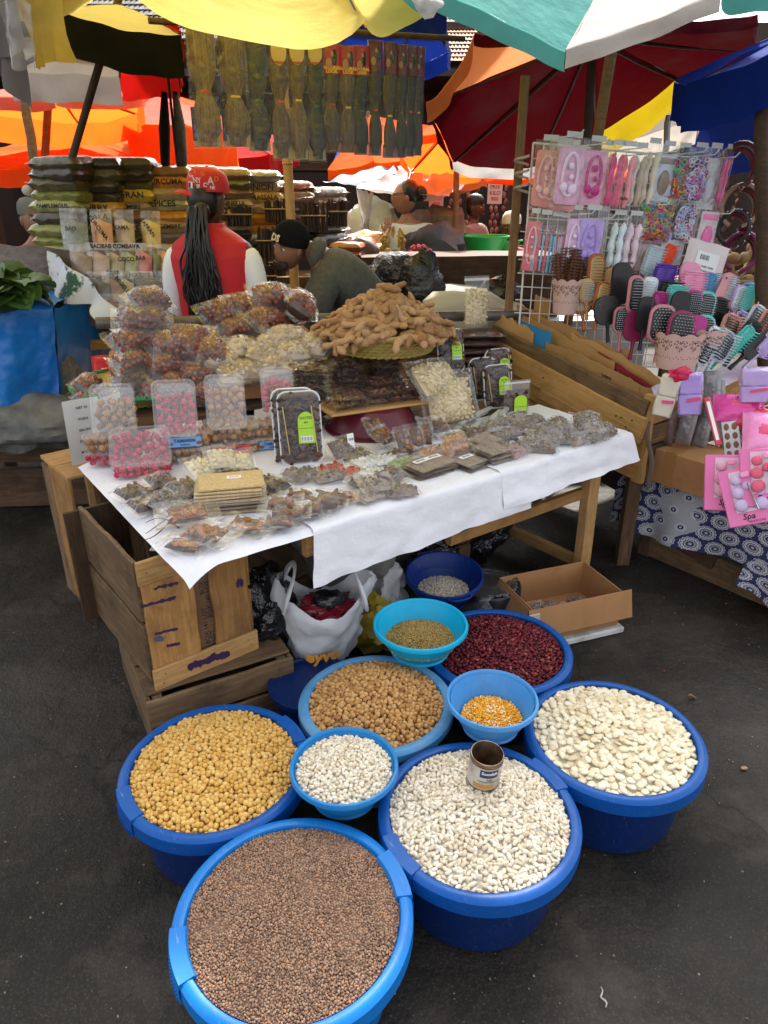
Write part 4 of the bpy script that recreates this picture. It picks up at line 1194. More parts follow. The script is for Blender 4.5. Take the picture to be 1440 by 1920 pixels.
# the hall
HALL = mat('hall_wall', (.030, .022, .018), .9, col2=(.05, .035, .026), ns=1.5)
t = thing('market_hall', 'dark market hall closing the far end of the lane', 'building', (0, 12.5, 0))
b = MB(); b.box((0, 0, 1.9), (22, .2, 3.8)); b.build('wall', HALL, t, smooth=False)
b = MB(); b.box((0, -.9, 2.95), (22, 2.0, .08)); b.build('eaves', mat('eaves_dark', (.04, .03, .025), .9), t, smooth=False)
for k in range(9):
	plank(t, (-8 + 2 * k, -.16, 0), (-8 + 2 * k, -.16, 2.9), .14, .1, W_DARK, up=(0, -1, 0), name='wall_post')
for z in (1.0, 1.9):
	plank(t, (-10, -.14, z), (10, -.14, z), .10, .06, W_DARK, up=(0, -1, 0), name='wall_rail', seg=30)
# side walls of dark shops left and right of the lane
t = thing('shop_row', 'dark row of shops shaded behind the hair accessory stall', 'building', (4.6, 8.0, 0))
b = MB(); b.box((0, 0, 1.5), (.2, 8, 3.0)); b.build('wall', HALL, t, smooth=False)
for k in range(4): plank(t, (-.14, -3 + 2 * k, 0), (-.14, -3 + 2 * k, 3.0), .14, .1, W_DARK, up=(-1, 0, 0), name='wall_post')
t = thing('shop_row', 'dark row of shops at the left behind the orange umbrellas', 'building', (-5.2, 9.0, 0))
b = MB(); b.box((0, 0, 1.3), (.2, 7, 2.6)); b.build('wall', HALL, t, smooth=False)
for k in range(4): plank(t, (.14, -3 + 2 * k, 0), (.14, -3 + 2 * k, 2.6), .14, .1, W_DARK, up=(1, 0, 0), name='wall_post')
# ------------------------------------------------------------------ snacks in clear bags
FILM = film('bag_film', .012, .48, .09, bs=13, bump=1.0, bdist=.02)
FILMH = film('hazy_bag_film', .04, .45, .12, bs=12, bump=1.0, bdist=.02)
FILMB = film('box_plastic', .035, .26, .14, bs=9, bump=.15, hazecol=(.8, .82, .85))
FILML = film('lid_plastic', .11, .40, .16, bs=9, bump=.15, hazecol=(.8, .82, .85))
INKW = MATS['ink_white']
LBL = mat('white_label', (.78, .78, .78), .5)
LIME = mat('lime_label', (.36, .62, .02), .45)
C_JUJ = pulse('jujube', [(0, (.13, .025, .012)), (.5, (.25, .052, .022)), (1, (.36, .105, .04))], .25)
C_DJUJ = pulse('dark_jujube', [(0, (.07, .012, .012)), (.6, (.18, .03, .025)), (1, (.32, .09, .05))], .3)
C_DATE = pulse('date', [(0, (.016, .006, .005)), (.6, (.05, .016, .011)), (1, (.11, .04, .02))], .3)
C_CASH = pulse('cashew', [(0, (.50, .37, .18)), (.5, (.66, .53, .30)), (1, (.74, .64, .42))], .45)
C_PALE = pulse('pale_chip', [(0, (.34, .24, .15)), (.5, (.50, .39, .27)), (1, (.60, .50, .38))], .6)
C_TAN = pulse('tan_nut', [(0, (.26, .11, .04)), (.6, (.42, .20, .08)), (1, (.50, .27, .12))], .45)
C_AMB = pulse('amber_fruit', [(0, (.16, .04, .008)), (.5, (.32, .10, .018)), (1, (.42, .17, .03))], .3)
C_ORG = pulse('orange_peel', [(0, (.12, .028, .010)), (.5, (.26, .065, .018)), (1, (.38, .12, .035))], .4)
C_BARK = pulse('bark', [(0, (.08, .028, .012)), (.5, (.17, .062, .026)), (1, (.26, .11, .05))], .6)
C_HERB = pulse('grey_herb', [(0, (.09, .062, .042)), (.5, (.19, .135, .095)), (1, (.30, .23, .17))], .7)
C_MEAT = pulse('dark_dried', [(0, (.03, .014, .010)), (.5, (.085, .038, .024)), (1, (.17, .085, .05))], .4)
C_BROWN = pulse('brown_dried', [(0, (.07, .028, .017)), (.5, (.15, .06, .035)), (1, (.23, .10, .06))], .4)
C_RED = pulse('red_slice', [(0, (.26, .02, .015)), (.5, (.42, .04, .025)), (1, (.5, .1, .05))], .5)
C_WHT = pulse('white_sweet', [(0, (.6, .6, .55)), (1, (.78, .78, .74))], .5)
C_GRN = pulse('green_sweet', [(0, (.20, .32, .13)), (1, (.36, .5, .22))], .5)
C_PINK = pulse('pinkish_herb', [(0, (.14, .11, .09)), (.6, (.26, .21, .17)), (1, (.48, .18, .18))], .6)
C_BALL = pulse('brown_sweet', [(0, (.22, .10, .03)), (.5, (.36, .19, .075)), (1, (.44, .26, .12))], .5)
C_REDB = pulse('red_sweet', [(0, (.36, .012, .03)), (.5, (.50, .02, .06)), (1, (.56, .08, .12))], .35)
CORE = mat('core_dark', (.05, .016, .009), .6)
C_NOUG = pulse('nougat', [(0, (.60, .50, .30)), (1, (.76, .69, .50))], .5)
def pz(x, y, w, h, p=3.0):
	a, c = min(1, abs(2 * x / w)), min(1, abs(2 * y / h))
	return ((1 - a ** p) * (1 - c ** p)) ** .55
def pillow(w, h, t, wr, seed, nu=20, nv=20, margin=.0, flare=0, pw=3.0):
	"""closed pouch: two skins meeting at a flat crimped edge"""
	b = MB()
	def mk(s):
		def fn(u, v):
			x, y = (u - .5) * w, (v - .5) * h
			wi, hi = w * (1 - margin), h * (1 - margin)
			z = t / 2 * pz(x, y, wi, hi, pw)
			rd = abs(noise.noise((x * 26 + seed, y * 26, s * 3))) + .6 * abs(noise.noise((x * 60, y * 60 + seed, s * 7)))
			e = max(0, abs(2 * v - 1) - (1 - margin)) / max(margin, .001)
			z = s * (z + wr * (rd - .25) * (.5 + .5 * (z > t * .1)))
			zz = z + wr * 1.8 * noise.noise((x * 20 + seed, y * 10, 9)) * min(1, e + .25) + flare * e
			xx = x * (1 + .04 * noise.noise((y * 12, seed, 2))) ; yy = y * (1 + .04 * noise.noise((x * 12, seed, 5)))
			return (xx, yy, zz)
		return fn
	b.sheet(mk(1), nu, nv); b.sheet(mk(-1), nu, nv)
	return b
def fill_bag(w, h, t, base, dims, m, n, parent, tilt=.6, both=False, under=True):
	A = []; pts = []
	r = (dims[0] * dims[1]) ** .5
	tries = 0
	while len(pts) < n and tries < n * 30:
		tries += 1
		x, y = rnd.uniform(-.5, .5) * (w - 2 * r), rnd.uniform(-.5, .5) * (h - 2 * r)
		z = t / 2 * pz(x, y, w, h)
		if z < t * .12: continue
		s = -1 if both and rnd.random() < .4 else 1
		if any((x - a) ** 2 + (y - c) ** 2 < (1.6 * r) ** 2 and s == q for a, c, q in pts): continue
		pts.append((x, y, s))
		A.append(npm(T(x, y, s * (z - dims[2] * .9)) @ RZ(rnd.uniform(0, 6.28)) @ RX(rnd.gauss(0, tilt)) @ RY(rnd.gauss(0, tilt)) @ SC(*(3 * [rnd.uniform(.85, 1.1)]))))
	V, Fq = scatter_mesh((base[0] * np.array(dims), base[1]), A)
	o = bignp('contents', V, Fq, m, parent); tag(o, kind='stuff')
	if under:
		b = pillow(w * .93, h * .93, max(t - dims[2] * 2.2, t * .35), .001, 1, 10, 10)
		tag(b.build('contents_core', CORE if m in (C_JUJ, C_DJUJ, C_BROWN, C_AMB, C_ORG, C_BARK) else m, parent, ang=180), kind='stuff')
def flake():
	v, f = ico(1); v = v.copy()
	for p in v: p *= 1 + .35 * noise.noise((p[0] * 2, p[1] * 2, p[2] * 2))
	return v, f
FLK = flake()
def stick():
	v, f = ico(2); v = v.copy(); v[:, 0] = np.sign(v[:, 0]) * abs(v[:, 0]) ** .75; v[:, 2] += .25 * np.sin(v[:, 0] * 4); v[:, 1] += .3 * v[:, 0] ** 2; return v, f
STK = stick()
KINDS = {   # base, dims, material, count, film
	'jujube': (ICO2, (.0105, .0098, .0095), C_JUJ, 60, FILM, 'bag of red brown jujubes'),
	'darkjujube': (ICO2, (.0100, .008, .008), C_DJUJ, 60, FILMH, 'frosty bag of dark red fruit'),
	'pale': (FLK, (.016, .010, .007), C_PALE, 46, FILM, 'clear bag of pale beige root chips'),
	'meat': (FLK, (.018, .010, .006), C_MEAT, 36, FILM, 'flat clear pack of dark dried fruit'),
	'brown': (FLK, (.016, .009, .006), C_BROWN, 40, FILM, 'clear pack of glossy brown dried fruit'),
	'amber': (ICO1, (.013, .011, .005), C_AMB, 26, FILM, 'clear pack of amber dried fruit'),
	'orange': (STK, (.022, .007, .004), C_ORG, 60, FILM, 'clear bag of orange brown dried strips'),
	'bark': (STK, (.030, .008, .005), C_BARK, 46, FILM, 'clear bag of cinnamon brown bark'),
	'herb': (FLK, (.006, .005, .003), C_HERB, 120, FILM, 'small bag of grey brown herbs'),
	'grey': (FLK, (.012, .008, .005), C_HERB, 40, FILMH, 'small clear bag of grey dried leaves'),
	'red': (FLK, (.013, .009, .003), C_RED, 30, FILMH, 'small clear bag of red slices'),
	'white': (ICO1, (.010, .008, .006), C_WHT, 40, FILMH, 'small clear bag of white sweets'),
	'green': (ICO1, (.010, .008, .006), C_GRN, 40, FILMH, 'small clear bag of pale green sweets'),
	'pink': (FLK, (.010, .007, .004), C_PINK, 50, FILMH, 'small clear bag of pinkish grey herbs'),
	'tan': (ICO2, (.0085, .008, .0075), C_TAN, 40, FILMH, 'small clear bag of tan nuts'),
	'cashew': (KID, (.013, .0075, .006), C_CASH, 150, FILM, 'large clear bag of cream cashew nuts'),
	'nougat': (FLK, (.012, .010, .007), C_NOUG, 40, FILM, 'clear bag of cream nut clusters'),
	'dark': (FLK, (.015, .011, .008), C_DATE, 30, FILM, 'small clear bag of near black dried fruit'),
}
_BP = {}
def bag_proto(kind, w, h, t, var=0):
	k = (kind, w, h, t, var)
	if k not in _BP:
		base, dims, m, n, fm, lab = KINDS[kind]
		o = thing('snack_bag', lab, 'bag', (0, 0, -50))
		n2 = int(max(10, n * (w * h) / (.15 * .11)))
		sk = base is STK
		fill_bag(w * (.62 if sk else .80), h * (.62 if sk else .74), t * .9, base, dims, m, n2, o, tilt=.13 if sk else .6)
		pillow(w, h, t * 1.06, .0085, rnd.uniform(0, 90), 18, 18, margin=.2, flare=rnd.uniform(-.004, .012)).build('film', fm, o, ang=35)
		_BP[k] = Proto(o)
	return _BP[k]
def bag(kind, px, py, h, w, d, t, yaw=0, tilt=0, roll=0, lab='', group=None, var=0, dz=0):
	"""px,py is where the bag's middle sits on the photo, h its height over the boards; yaw from the table's front"""
	P = tp(px, py, h) if h < 1 else aty(px, py, h)
	M = T(P.x, P.y, P.z + dz) @ RZ(TR + yaw) @ RX(tilt) @ RY(roll)
	return bag_proto(kind, w, d, t, var).place(M, KINDS[kind][5] + lab, group)
# ---- the raised platform behind the table
PZ = .80
t = thing('back_bench', 'dark plank bench behind the snack table carrying baskets and bags', 'bench', M=TM)
for k in range(5):
	plank(t, (.16, 1.05 + k * .135, PZ - .015), (TL + .1, 1.05 + k * .135, PZ - .015), .125, .022, W_DARK, name='bench_board')
for s in (.2, TL):
	for d in (1.05, 1.55): plank(t, (s, d, 0), (s, d, PZ - .03), .06, .05, W_DARK, up=(0, 1, 0), name='leg')
b = MB(); p, q = A(180, 606, 3.15), A(1000, 590, 3.75)
b.tube([p.lerp(q, i / 10) for i in range(11)], .026, 12)
tag(b.build('steel_rail', mat('rail_grey', (.16, .15, .14), .45, met=.3, col2=(.08, .06, .05), ns=12)), 'dull grey steel rail behind the snack bags', 'rail')
# ---- left heap of jujube bags in a rimmed basket
bk = aty(275, 745, 2.95)
t = thing('basket', 'round flat basket with green and red bound rim under the jujube bags', 'basket', (bk.x - .02, bk.y + .08, PZ + .004), 0)
GRN = mat('green_binding', (.02, .20, .06), .6); REDB = mat('red_binding', (.35, .02, .02), .6)
STRAW = mat('straw', (.46, .33, .09), .75, col2=(.36, .27, .06), ns=30, bump=.5, bs=60)
def weave(t, r0, r1, h, n=44, rows=6, m=None, m2=None):
	b = MB()
	b.lathe([(0, 0), (r0, 0), (r1, h), (r1 - .006, h), (r0 - .006, .008), (0, .008)], 48)
	b.build('basket_wall', m or STRAW, t)
	b = MB()
	for k in range(rows):
		q = (k + .5) / rows
		rr, zz = r0 + (r1 - r0) * q + .003, h * q
		for i in range(n):
			a0 = 2 * PI * (i + .5 * (k % 2)) / n; a1 = a0 + 2 * PI / n * .95
			b.tube([((rr + .004 * s) * math.cos(a0 + (a1 - a0) * u), (rr + .004 * s) * math.sin(a0 + (a1 - a0) * u), zz + .006 * (u - .5)) for u, s in ((0, -.6), (.3, .8), (.7, .8), (1, -.6))], h / rows * .50, 5)
	tag(b.build('straw_weave', m2 or STRAW, t), kind='stuff')
weave(t, .22, .30, .05)
for i in range(40):
	a0, a1 = 2 * PI * i / 40, 2 * PI * (i + .9) / 40
	b = MB(); b.tube([(.302 * math.cos(a0 + (a1 - a0) * u), .302 * math.sin(a0 + (a1 - a0) * u), .052) for u in (0, .5, 1)], .011, 6)
	b.build('rim_binding', GRN if i % 5 else REDB, t)
# packing carton the bags are heaped over
bag_l = [('darkjujube', 280, 566, .36, .17, .12, .08, .1, .75, 'topmost in the heap by the spice stall'),
	('darkjujube', 267, 602, .29, .21, .16, .09, -.05, .75, ', widest, just under the top of the heap'),
	('jujube', 250, 645, .22, .18, .14, .09, .2, .7, 'below the frosty ones at the tarmac end of the heap'),
	('darkjujube', 305, 650, .22, .13, .14, .08, -.1, .8, 'squeezed between jujube bags in the heap'),
	('jujube', 350, 645, .22, .17, .18, .09, -.6, .7, 'slanting down the side of the heap'),
	('jujube', 254, 685, .16, .18, .13, .09, .1, .6, 'next to the red zip bag'),
	('jujube', 313, 692, .15, .17, .12, .09, -.05, .55, 'in the middle of the heap above the boxes'),
	('jujube', 368, 708, .13, .15, .12, .08, -.2, .5, 'low in the heap above the red sweets box'),
	('brown', 258, 716, .10, .19, .12, .06, .05, .5, 'low in the heap behind the brown sweets box'),
	('jujube', 393, 660, .18, .14, .14, .07, -.3, .6, 'next to the pale chip bags'),
	('jujube', 165, 722, .10, .13, .10, .06, .4, .4, 'by the green basket rim, uppermost'),
	('jujube', 172, 748, .07, .12, .10, .06, .3, .5, 'by the green basket rim, lower one'),
	('darkjujube', 300, 735, .08, .17, .12, .07, -.1, .5, 'low between two upright boxes of sweets'),
	('jujube', 378, 742, .07, .15, .11, .07, -.2, .6, 'lowest, beside the second box of brown sweets'),
	('brown', 222, 735, .08, .16, .12, .05, .2, .4, 'tucked behind the box of brown sweets'),
	('jujube', 330, 720, .11, .15, .12, .07, .3, .5, 'tucked between others over the boxes')]
for (k, x, y, h, w, d, th, yaw, tl, lab) in bag_l:
	bag(k, x, y, 2.85 + (720 - y) * .0013, w * 1.18, d * 1.2, th * 1.55, yaw * 1.8 + rnd.uniform(-.25, .25), tl * .72 + rnd.uniform(-.12, .12), rnd.uniform(-.1, .1), ' ' + lab if lab[0] != ',' else lab, 'bags of jujubes heaped in the rimmed basket')
b = pillow(.15, .13, .03, .004, 4, margin=.1)
p = tp(205, 690, .14)
t = thing('zip_bag', 'red zip bag with a pale label among the jujube bags', 'bag', M=T(*p) @ RZ(TR - .3) @ RX(1.0))
b.build('pouch', mat('red_pouch', (.50, .012, .02), .3, bump=.4, bs=20), t)
b = MB(); b.box((.01, -.03, .018), (.09, .05, .003), bev=.001); b.build('label', mat('pink_label', (.70, .42, .38), .5), t)
b = MB(); b.ell((.005, -.028, .020), (.017, .012, .002)); b.build('label_mark', mat('maroon_mark', (.16, .02, .02), .5), t)
# heaped jujubes behind
bag_b = [('jujube', 418, 590, .30, .19, .15, .10, .2, .9, ', tall one standing before the red vest'), ('jujube', 455, 575, .32, .15, .13, .08, .1, .8, 'behind the tall one near the red vest'),
	('jujube', 510, 560, .34, .19, .14, .09, -.1, .8, 'leaning before the hooded man'), ('jujube', 502, 604, .26, .20, .14, .09, .2, .7, 'spread wide below those at the hooded man'),
	('jujube', 563, 574, .30, .17, .15, .09, .7, .8, 'with its corner sticking up by the tamarind'), ('jujube', 438, 622, .23, .15, .11, .08, .1, .6, 'under the tall one'), ('jujube', 470, 612, .24, .15, .12, .08, -.2, .7, 'wedged beside the spread one')]
for (k, x, y, h, w, d, th, yaw, tl, lab) in bag_b:
	bag(k, x, y, 3.25 + (600 - y) * .002, w * 1.2, d * 1.2, th * 1.5, yaw * 1.6, tl * .8, rnd.uniform(-.25, .25), (' ' + lab) if lab[0] != ',' else lab, 'bags of jujubes behind the pale chip bags')
for (px, py, Y, w, d, zt, l) in ((470, 690, 3.05, .42, .22, .90, 'brown packing box hidden under the pale chip bags'), (490, 640, 3.38, .46, .24, 1.0, 'brown packing box under the rear jujube bags'), (285, 660, 3.1, .36, .22, .96, 'brown packing box hidden under the jujube heap')):
	q = aty(px, py, Y)
	o = thing('packing_box', l, 'box', M=T(q.x, Y, 0) @ RZ(TR * .5))
	b = MB(); b.box((0, 0, (PZ + zt) / 2), (w, d, zt - PZ), bev=.004); b.build('box_body', CARD, o)
	b = MB(); b.box((0, 0, zt + .001), (.05, d, .002)); b.build('tape', MATS['tape'], o)
bag_c = [(540, 634, .20, .20, .12, .08, .1, .5), (592, 648, .19, .16, .14, .08, -.5, .5), (548, 662, .16, .17, .13, .07, -.2, .4), (502, 655, .17, .16, .15, .08, .4, .5), (486, 672, .14, .15, .14, .07, .5, .45), (458, 652, .18, .17, .12, .07, .2, .5), (398, 684, .13, .15, .15, .08, .9, .6), (425, 678, .14, .15, .14, .08, .3, .5), (470, 696, .11, .18, .13, .07, -.3, .4), (520, 684, .13, .17, .13, .06, 0, .4), (440, 705, .09, .17, .13, .06, .1, .4)]
cl = ['highest of the pale ones, before the hooded man', 'with loose neck next to the straw basket', 'lying below the loose necked one', 'in the middle of the pale ones', 'slanting above the brown sweets box', 'next to the rear jujubes', 'with twisted neck next to the jujube heap', 'puffed up beside the twisted neck one', 'lowest by the upright box of brown sweets', 'above the dark flat packs', 'lying behind the upright brown sweets box']
for (a, l) in zip(bag_c, cl):
	x, y, h, w, d, th, yaw, tl = a
	bag('pale', x, y, 2.9 + (696 - y) * .003, w * 1.12, d * 1.15, th * 1.35, yaw * 1.6 + rnd.uniform(-.3, .3), tl * .9, rnd.uniform(-.2, .2), ', ' + l, 'bags of pale root chips')
# ---- tamarind in a straw basket
q = tp(722, 672, .24)
TQ = Vector((q.x, q.y - .02, PZ + .185))
t = thing('basket', 'woven straw basket under the heaped tamarind pods', 'basket', TQ)
weave(t, .19, .245, .085, 40, 6)
b = MB(); b.lathe([(.25 + .010 * math.cos(a), .088 + .010 * math.sin(a)) for a in [2 * PI * i / 8 for i in range(9)]], 60)
b.build('rim', STRAW, t)
o = thing('packing_box', 'box under the straw basket of tamarind', 'box', (TQ.x, TQ.y, 0), TR)
b = MB(); b.box((0, .10, PZ + .091), (.28, .16, .18), bev=.004); b.build('box_body', CARD, o)
TAMM = pulse('tamarind_pod', [(0, (.25, .125, .05)), (.5, (.37, .205, .09)), (1, (.46, .28, .14))], .62, (.30, .16, .075), sp=(.1, 34))
def pod(seed, L, r, bend):
	b = MB(); n = 15; P = []; rs = []
	for i in range(n):
		u = i / (n - 1); a = bend * (u - .5)
		P.append((L / bend * math.sin(a) if abs(bend) > .05 else L * (u - .5), L / bend * (1 - math.cos(a)) if abs(bend) > .05 else 0, .006 * math.sin(u * 5 + seed)))
		e = (1 - abs(2 * u - 1) ** 9)
		rs.append(max(.0018, r * e * (1 + .17 * math.sin(u * (20 + seed % 5) + seed) + .08 * noise.noise((u * 8, seed, 0)))))
	b.tube(P, rs, 8, flat=.82)
	return b.mesh('pod', TAMM, True, 180)
PODS = [pod(i * 2.7, rnd.uniform(.13, .20), rnd.uniform(.015, .019), rnd.uniform(1.6, 3.1) * rnd.choice((-1, 1))) for i in range(14)]
t = thing('tamarind_heap', 'tall heap of curved brown tamarind pods in the straw basket', 'tamarind', (TQ.x, TQ.y, TQ.z + .07))
b = MB(); b.lathe([(.215 * k / 8, .155 * (1 - (k / 8) ** 1.2) - .026) for k in range(9)][::-1], 32)
tag(b.build('heap_core', mat('pod_dark', (.10, .05, .02), .8), t), kind='stuff')
npod = 0
while npod < 200:
	u = rnd.random() ** .6; a = rnd.uniform(0, 2 * PI); rr = .275 * u
	if math.sin(a) > .5 and rr > .1: continue
	z = .165 * max(0, (1 - u ** 1.2)) + rnd.uniform(-.012, .018)
	slope = math.atan2(.15, .25) * .9
	Mx = T(rr * math.cos(a), rr * math.sin(a), z) @ RZ(a) @ RY(slope * min(1, u * 1.6) + rnd.gauss(0, .2)) @ RZ(rnd.uniform(0, PI)) @ RX(rnd.gauss(0, .4)) @ RY(rnd.gauss(0, .14))
	mobj('pod', rnd.choice(PODS), t, Mx); npod += 1
# ---- dark flat packs in three columns
n_ = 0
for ci, (px, py, nl, yaw) in enumerate(((582, 786, 11, .05), (652, 777, 11, -.02), (722, 768, 11, .03))):
	base = tp(px, py, .03)
	for k in range(nl):
		lab = ', %s in the %s column' % (ORD[nl - 1 - k], ('tarmac side', 'middle', 'cashew side')[ci])
		M = T(base.x + rnd.uniform(-.008, .008), base.y - .03 + rnd.uniform(-.008, .008), base.z + .0225 * k + .004) @ RZ(TR - .32 + yaw + rnd.uniform(-.12, .12)) @ RX(rnd.uniform(-.06, .06)) @ RY(rnd.uniform(-.08, .08))
		bag_proto('meat', .17, .14, .036, k % 3).place(M, KINDS['meat'][5] + lab, 'dark flat packs in columns')
# ---- burgundy basin with a board of packs
q = tp(668, 826, 0)
t = thing('basin', 'burgundy plastic basin upside down under the board of brown packs', 'basin', (q.x + .07, q.y + .14, TZ + .012))
b = MB(); b.lathe([(0, .10), (.13, .10), (.14, .095), (.185, .012), (.205, .008), (.205, 0), (.18, 0)], 56)
b.build('body', mat('burgundy_plastic', (.10, .006, .018), .38), t)
BQ = Vector((q.x + .07, q.y + .14, TZ + .118))
t = thing('board', 'thin pale board laid on the burgundy basin', 'board', M=T(*BQ) @ RZ(TR - .18))
plank(t, (-.23, 0, 0), (.23, 0, 0), .22, .010, W_PALE, name='plank')
for i, (dx, dy, k, yaw) in enumerate(((-.15, -.03, 0, .15), (-.03, -.02, 0, -.1), (.09, -.02, 0, .12), (.18, .0, 0, -.05), (-.12, -.02, 1, -.1), (.02, -.01, 1, .1), (.14, -.01, 1, .0), (.05, .05, 2, .2))):
	M = T(*BQ) @ RZ(TR - .18) @ T(dx, dy, .022 + .024 * k) @ RZ(yaw) @ RX(.06)
	bag_proto('brown', .16, .15, .034, i % 3).place(M, KINDS['brown'][5] + ', %s along the basin board' % NTH[i], 'glossy brown packs on the board')
# ---- scattered small bags on the cloth
small = [
 ('amber', 720, 818, .05, .12, .11, .03, .3, .5, 'leaning on the burgundy basin, flat one'), ('amber', 757, 832, .05, .075, .13, .03, -.1, 1.0, 'upright in front of the burgundy basin, first one'), ('amber', 779, 826, .05, .075, .13, .03, -.25, 1.0, 'upright in front of the burgundy basin, second one'), ('amber', 798, 816, .05, .06, .11, .03, -.5, 1.1, 'upright, narrowest, next to the cashews'),
 ('amber', 705, 800, .06, .10, .1, .03, .1, .7, 'half under the board of packs'), ('brown', 742, 852, .02, .12, .09, .025, .1, .1, 'lying in front of the upright amber packs'), ('brown', 815, 800, .05, .13, .12, .03, -.3, .3, 'in the shade behind the amber packs'),
 ('herb', 640, 842, .04, .12, .11, .05, .1, .7, 'leaning with a paper tag near the date tray'), ('grey', 672, 852, .02, .14, .10, .03, .5, .2, 'lying loose beside the tagged herbs'),
 ('white', 690, 866, .02, .14, .11, .03, .1, .1, 'lying flat in the middle of the cloth'), ('white', 722, 862, .02, .13, .11, .03, -.2, .1, 'partly under the green sweets'), ('green', 758, 868, .02, .12, .10, .03, .1, .1, 'beside the white sweets'), ('white', 700, 884, .015, .13, .09, .02, .3, .05, 'lying nearest the cloth edge'),
 ('red', 622, 879, .02, .12, .10, .025, -.2, .1, 'beside the grey leaves'), ('red', 655, 884, .02, .10, .07, .02, .3, .1, 'smaller, beside the other red slices'), ('grey', 572, 890, .02, .13, .10, .04, .1, .15, 'in front of the big date tray'), ('grey', 618, 894, .02, .14, .08, .04, -.1, .15, 'below the red slices'), ('grey', 548, 888, .02, .09, .08, .04, .4, .15, 'at the foot of the big date tray'),
 ('bark', 527, 944, .05, .14, .10, .04, -.6, .15, 'topmost of the three by the sesame bars'), ('bark', 537, 962, .035, .15, .10, .04, -.55, .15, 'middle of the three by the sesame bars'), ('bark', 520, 982, .02, .14, .09, .04, -.6, .1, 'lowest of the three by the cloth edge'),
 ('bark', 575, 958, .025, .15, .08, .045, -.65, .1, 'long roll by the cloth edge'), ('bark', 605, 944, .03, .16, .09, .045, -.7, .15, 'rolled, crossing the long roll'), ('bark', 622, 934, .03, .16, .09, .045, -.75, .15, 'rolled, open end towards the street'), ('tan', 650, 932, .02, .12, .06, .04, -.6, .1, 'thin, beside the rolled bark bags'), ('bark', 560, 930, .03, .13, .08, .04, -.5, .1, 'behind the long roll'),
 ('grey', 707, 908, .04, .13, .11, .04, -.2, .2, 'topmost of the grey ones at the cloth fold'), ('grey', 732, 892, .03, .13, .11, .05, .2, .2, 'behind the grey ones at the cloth fold'), ('grey', 697, 928, .02, .13, .09, .04, .1, .1, 'at the very edge of the cloth fold'), ('grey', 755, 920, .02, .12, .10, .04, -.3, .1, 'between the fold and the labelled packets'), ('grey', 675, 905, .02, .10, .10, .04, .5, .1, 'beside the rolled bark bags'),
 ('tan', 815, 850, .03, .13, .11, .04, .1, .2, 'behind the labelled grey packets'), ('tan', 856, 832, .05, .12, .12, .06, -.1, .6, 'heaped behind the labelled packets'), ('tan', 840, 845, .04, .11, .09, .05, .4, .3, 'tucked under the heaped tan nuts'), ('brown', 893, 812, .04, .15, .12, .035, -.4, .2, 'fanned beside the tan nuts, first'), ('brown', 912, 822, .03, .15, .11, .035, -.3, .15, 'fanned beside the tan nuts, second'), ('brown', 880, 828, .02, .13, .10, .03, .2, .1, 'under the fanned brown packs'),
]
xs = [(948, 796, .04), (925, 806, .03), (965, 815, .03), (942, 822, .03), (985, 800, .05), (975, 785, .06), (1002, 790, .06), (998, 812, .04), (1025, 808, .05), (1040, 822, .03), (1015, 826, .025), (1058, 806, .05), (1045, 795, .06), (1076, 818, .03), (1098, 788, .08), (1108, 802, .06), (1092, 806, .05), (1120, 814, .035), (1135, 808, .04), (1105, 820, .025), (990, 838, .02), (965, 848, .02), (1020, 840, .02), (1085, 826, .02), (940, 842, .02), (1005, 828, .03)]
for i, (x, y, h) in enumerate(xs):
	small.append((('pink' if i in (0, 2, 9, 21) else ('herb', 'grey')[i % 2]), x, y, h, .105 + .01 * (i % 3), .09, .06, rnd.uniform(-.8, .8), rnd.uniform(.05, .4), '%s in the heap at the crate end' % (NTH[i] if i < 15 else ['sixteenth', 'seventeenth', 'eighteenth', 'nineteenth', 'twentieth', 'twenty-first', 'twenty-second', 'twenty-third', 'twenty-fourth', 'twenty-fifth', 'twenty-sixth'][i - 15])))
for i, (x, y, h, yaw) in enumerate(((247, 922, .02, .3), (303, 902, .04, .1), (272, 946, .02, .2), (312, 938, .035, .5), (345, 912, .04, .2), (352, 930, .03, .6), (442, 884, .03, .3), (497, 905, .025, .1), (516, 912, .02, .5), (290, 922, .02, 0), (330, 950, .02, .4), (465, 892, .03, -.3))):
	small.append(('dark', x, y, h, .12, .11, .04, yaw, .15, NTH[i] + ' round the sesame bars'))
for i, (x, y, h, yaw, w, d) in enumerate(((385, 1000, .03, -1.0, .20, .13), (352, 965, .04, -.3, .19, .14), (462, 985, .02, -1.0, .19, .12), (345, 1022, .012, -1.0, .17, .09))):
	small.append(('orange', x, y, h, w, d, .035, yaw, .1, NTH[i] + ' at the near cloth corner'))
for i, (x, y, h, yaw) in enumerate(((377, 878, .05, .2), (416, 860, .07, -.2), (446, 868, .05, -.4), (425, 880, .03, .3))):
	small.append(('nougat', x, y, h, .12, .12, .05, yaw, .5, NTH[i] + ' before the sweets boxes'))
for (k, x, y, h, w, d, th, yaw, tl, lab) in small:
	bag(k, x, y, h + .008, w, d, th, yaw, tl, rnd.uniform(-.08, .08), ', ' + lab, 'small bags spread on the white cloth', var=rnd.randint(0, 1))
# roots poking out of the corner bag
b = MB(); p = tp(335, 990, .02)
for k in range(3):
	b.tube([tp(335 - u * 62, 990 - 14 * math.sin(u * 3 + k) - 6 * k + u * (14 * k - 8), .02 + .012 * math.sin(u * 5 + k)) for u in [i / 8 for i in range(9)]], [.0032 - .0022 * i / 8 for i in range(9)], 6)
tag(b.build('dried_root', mat('root_brown', (.12, .045, .02), .7)), 'thin dried roots poking out of the corner bag', 'root', kind='stuff')
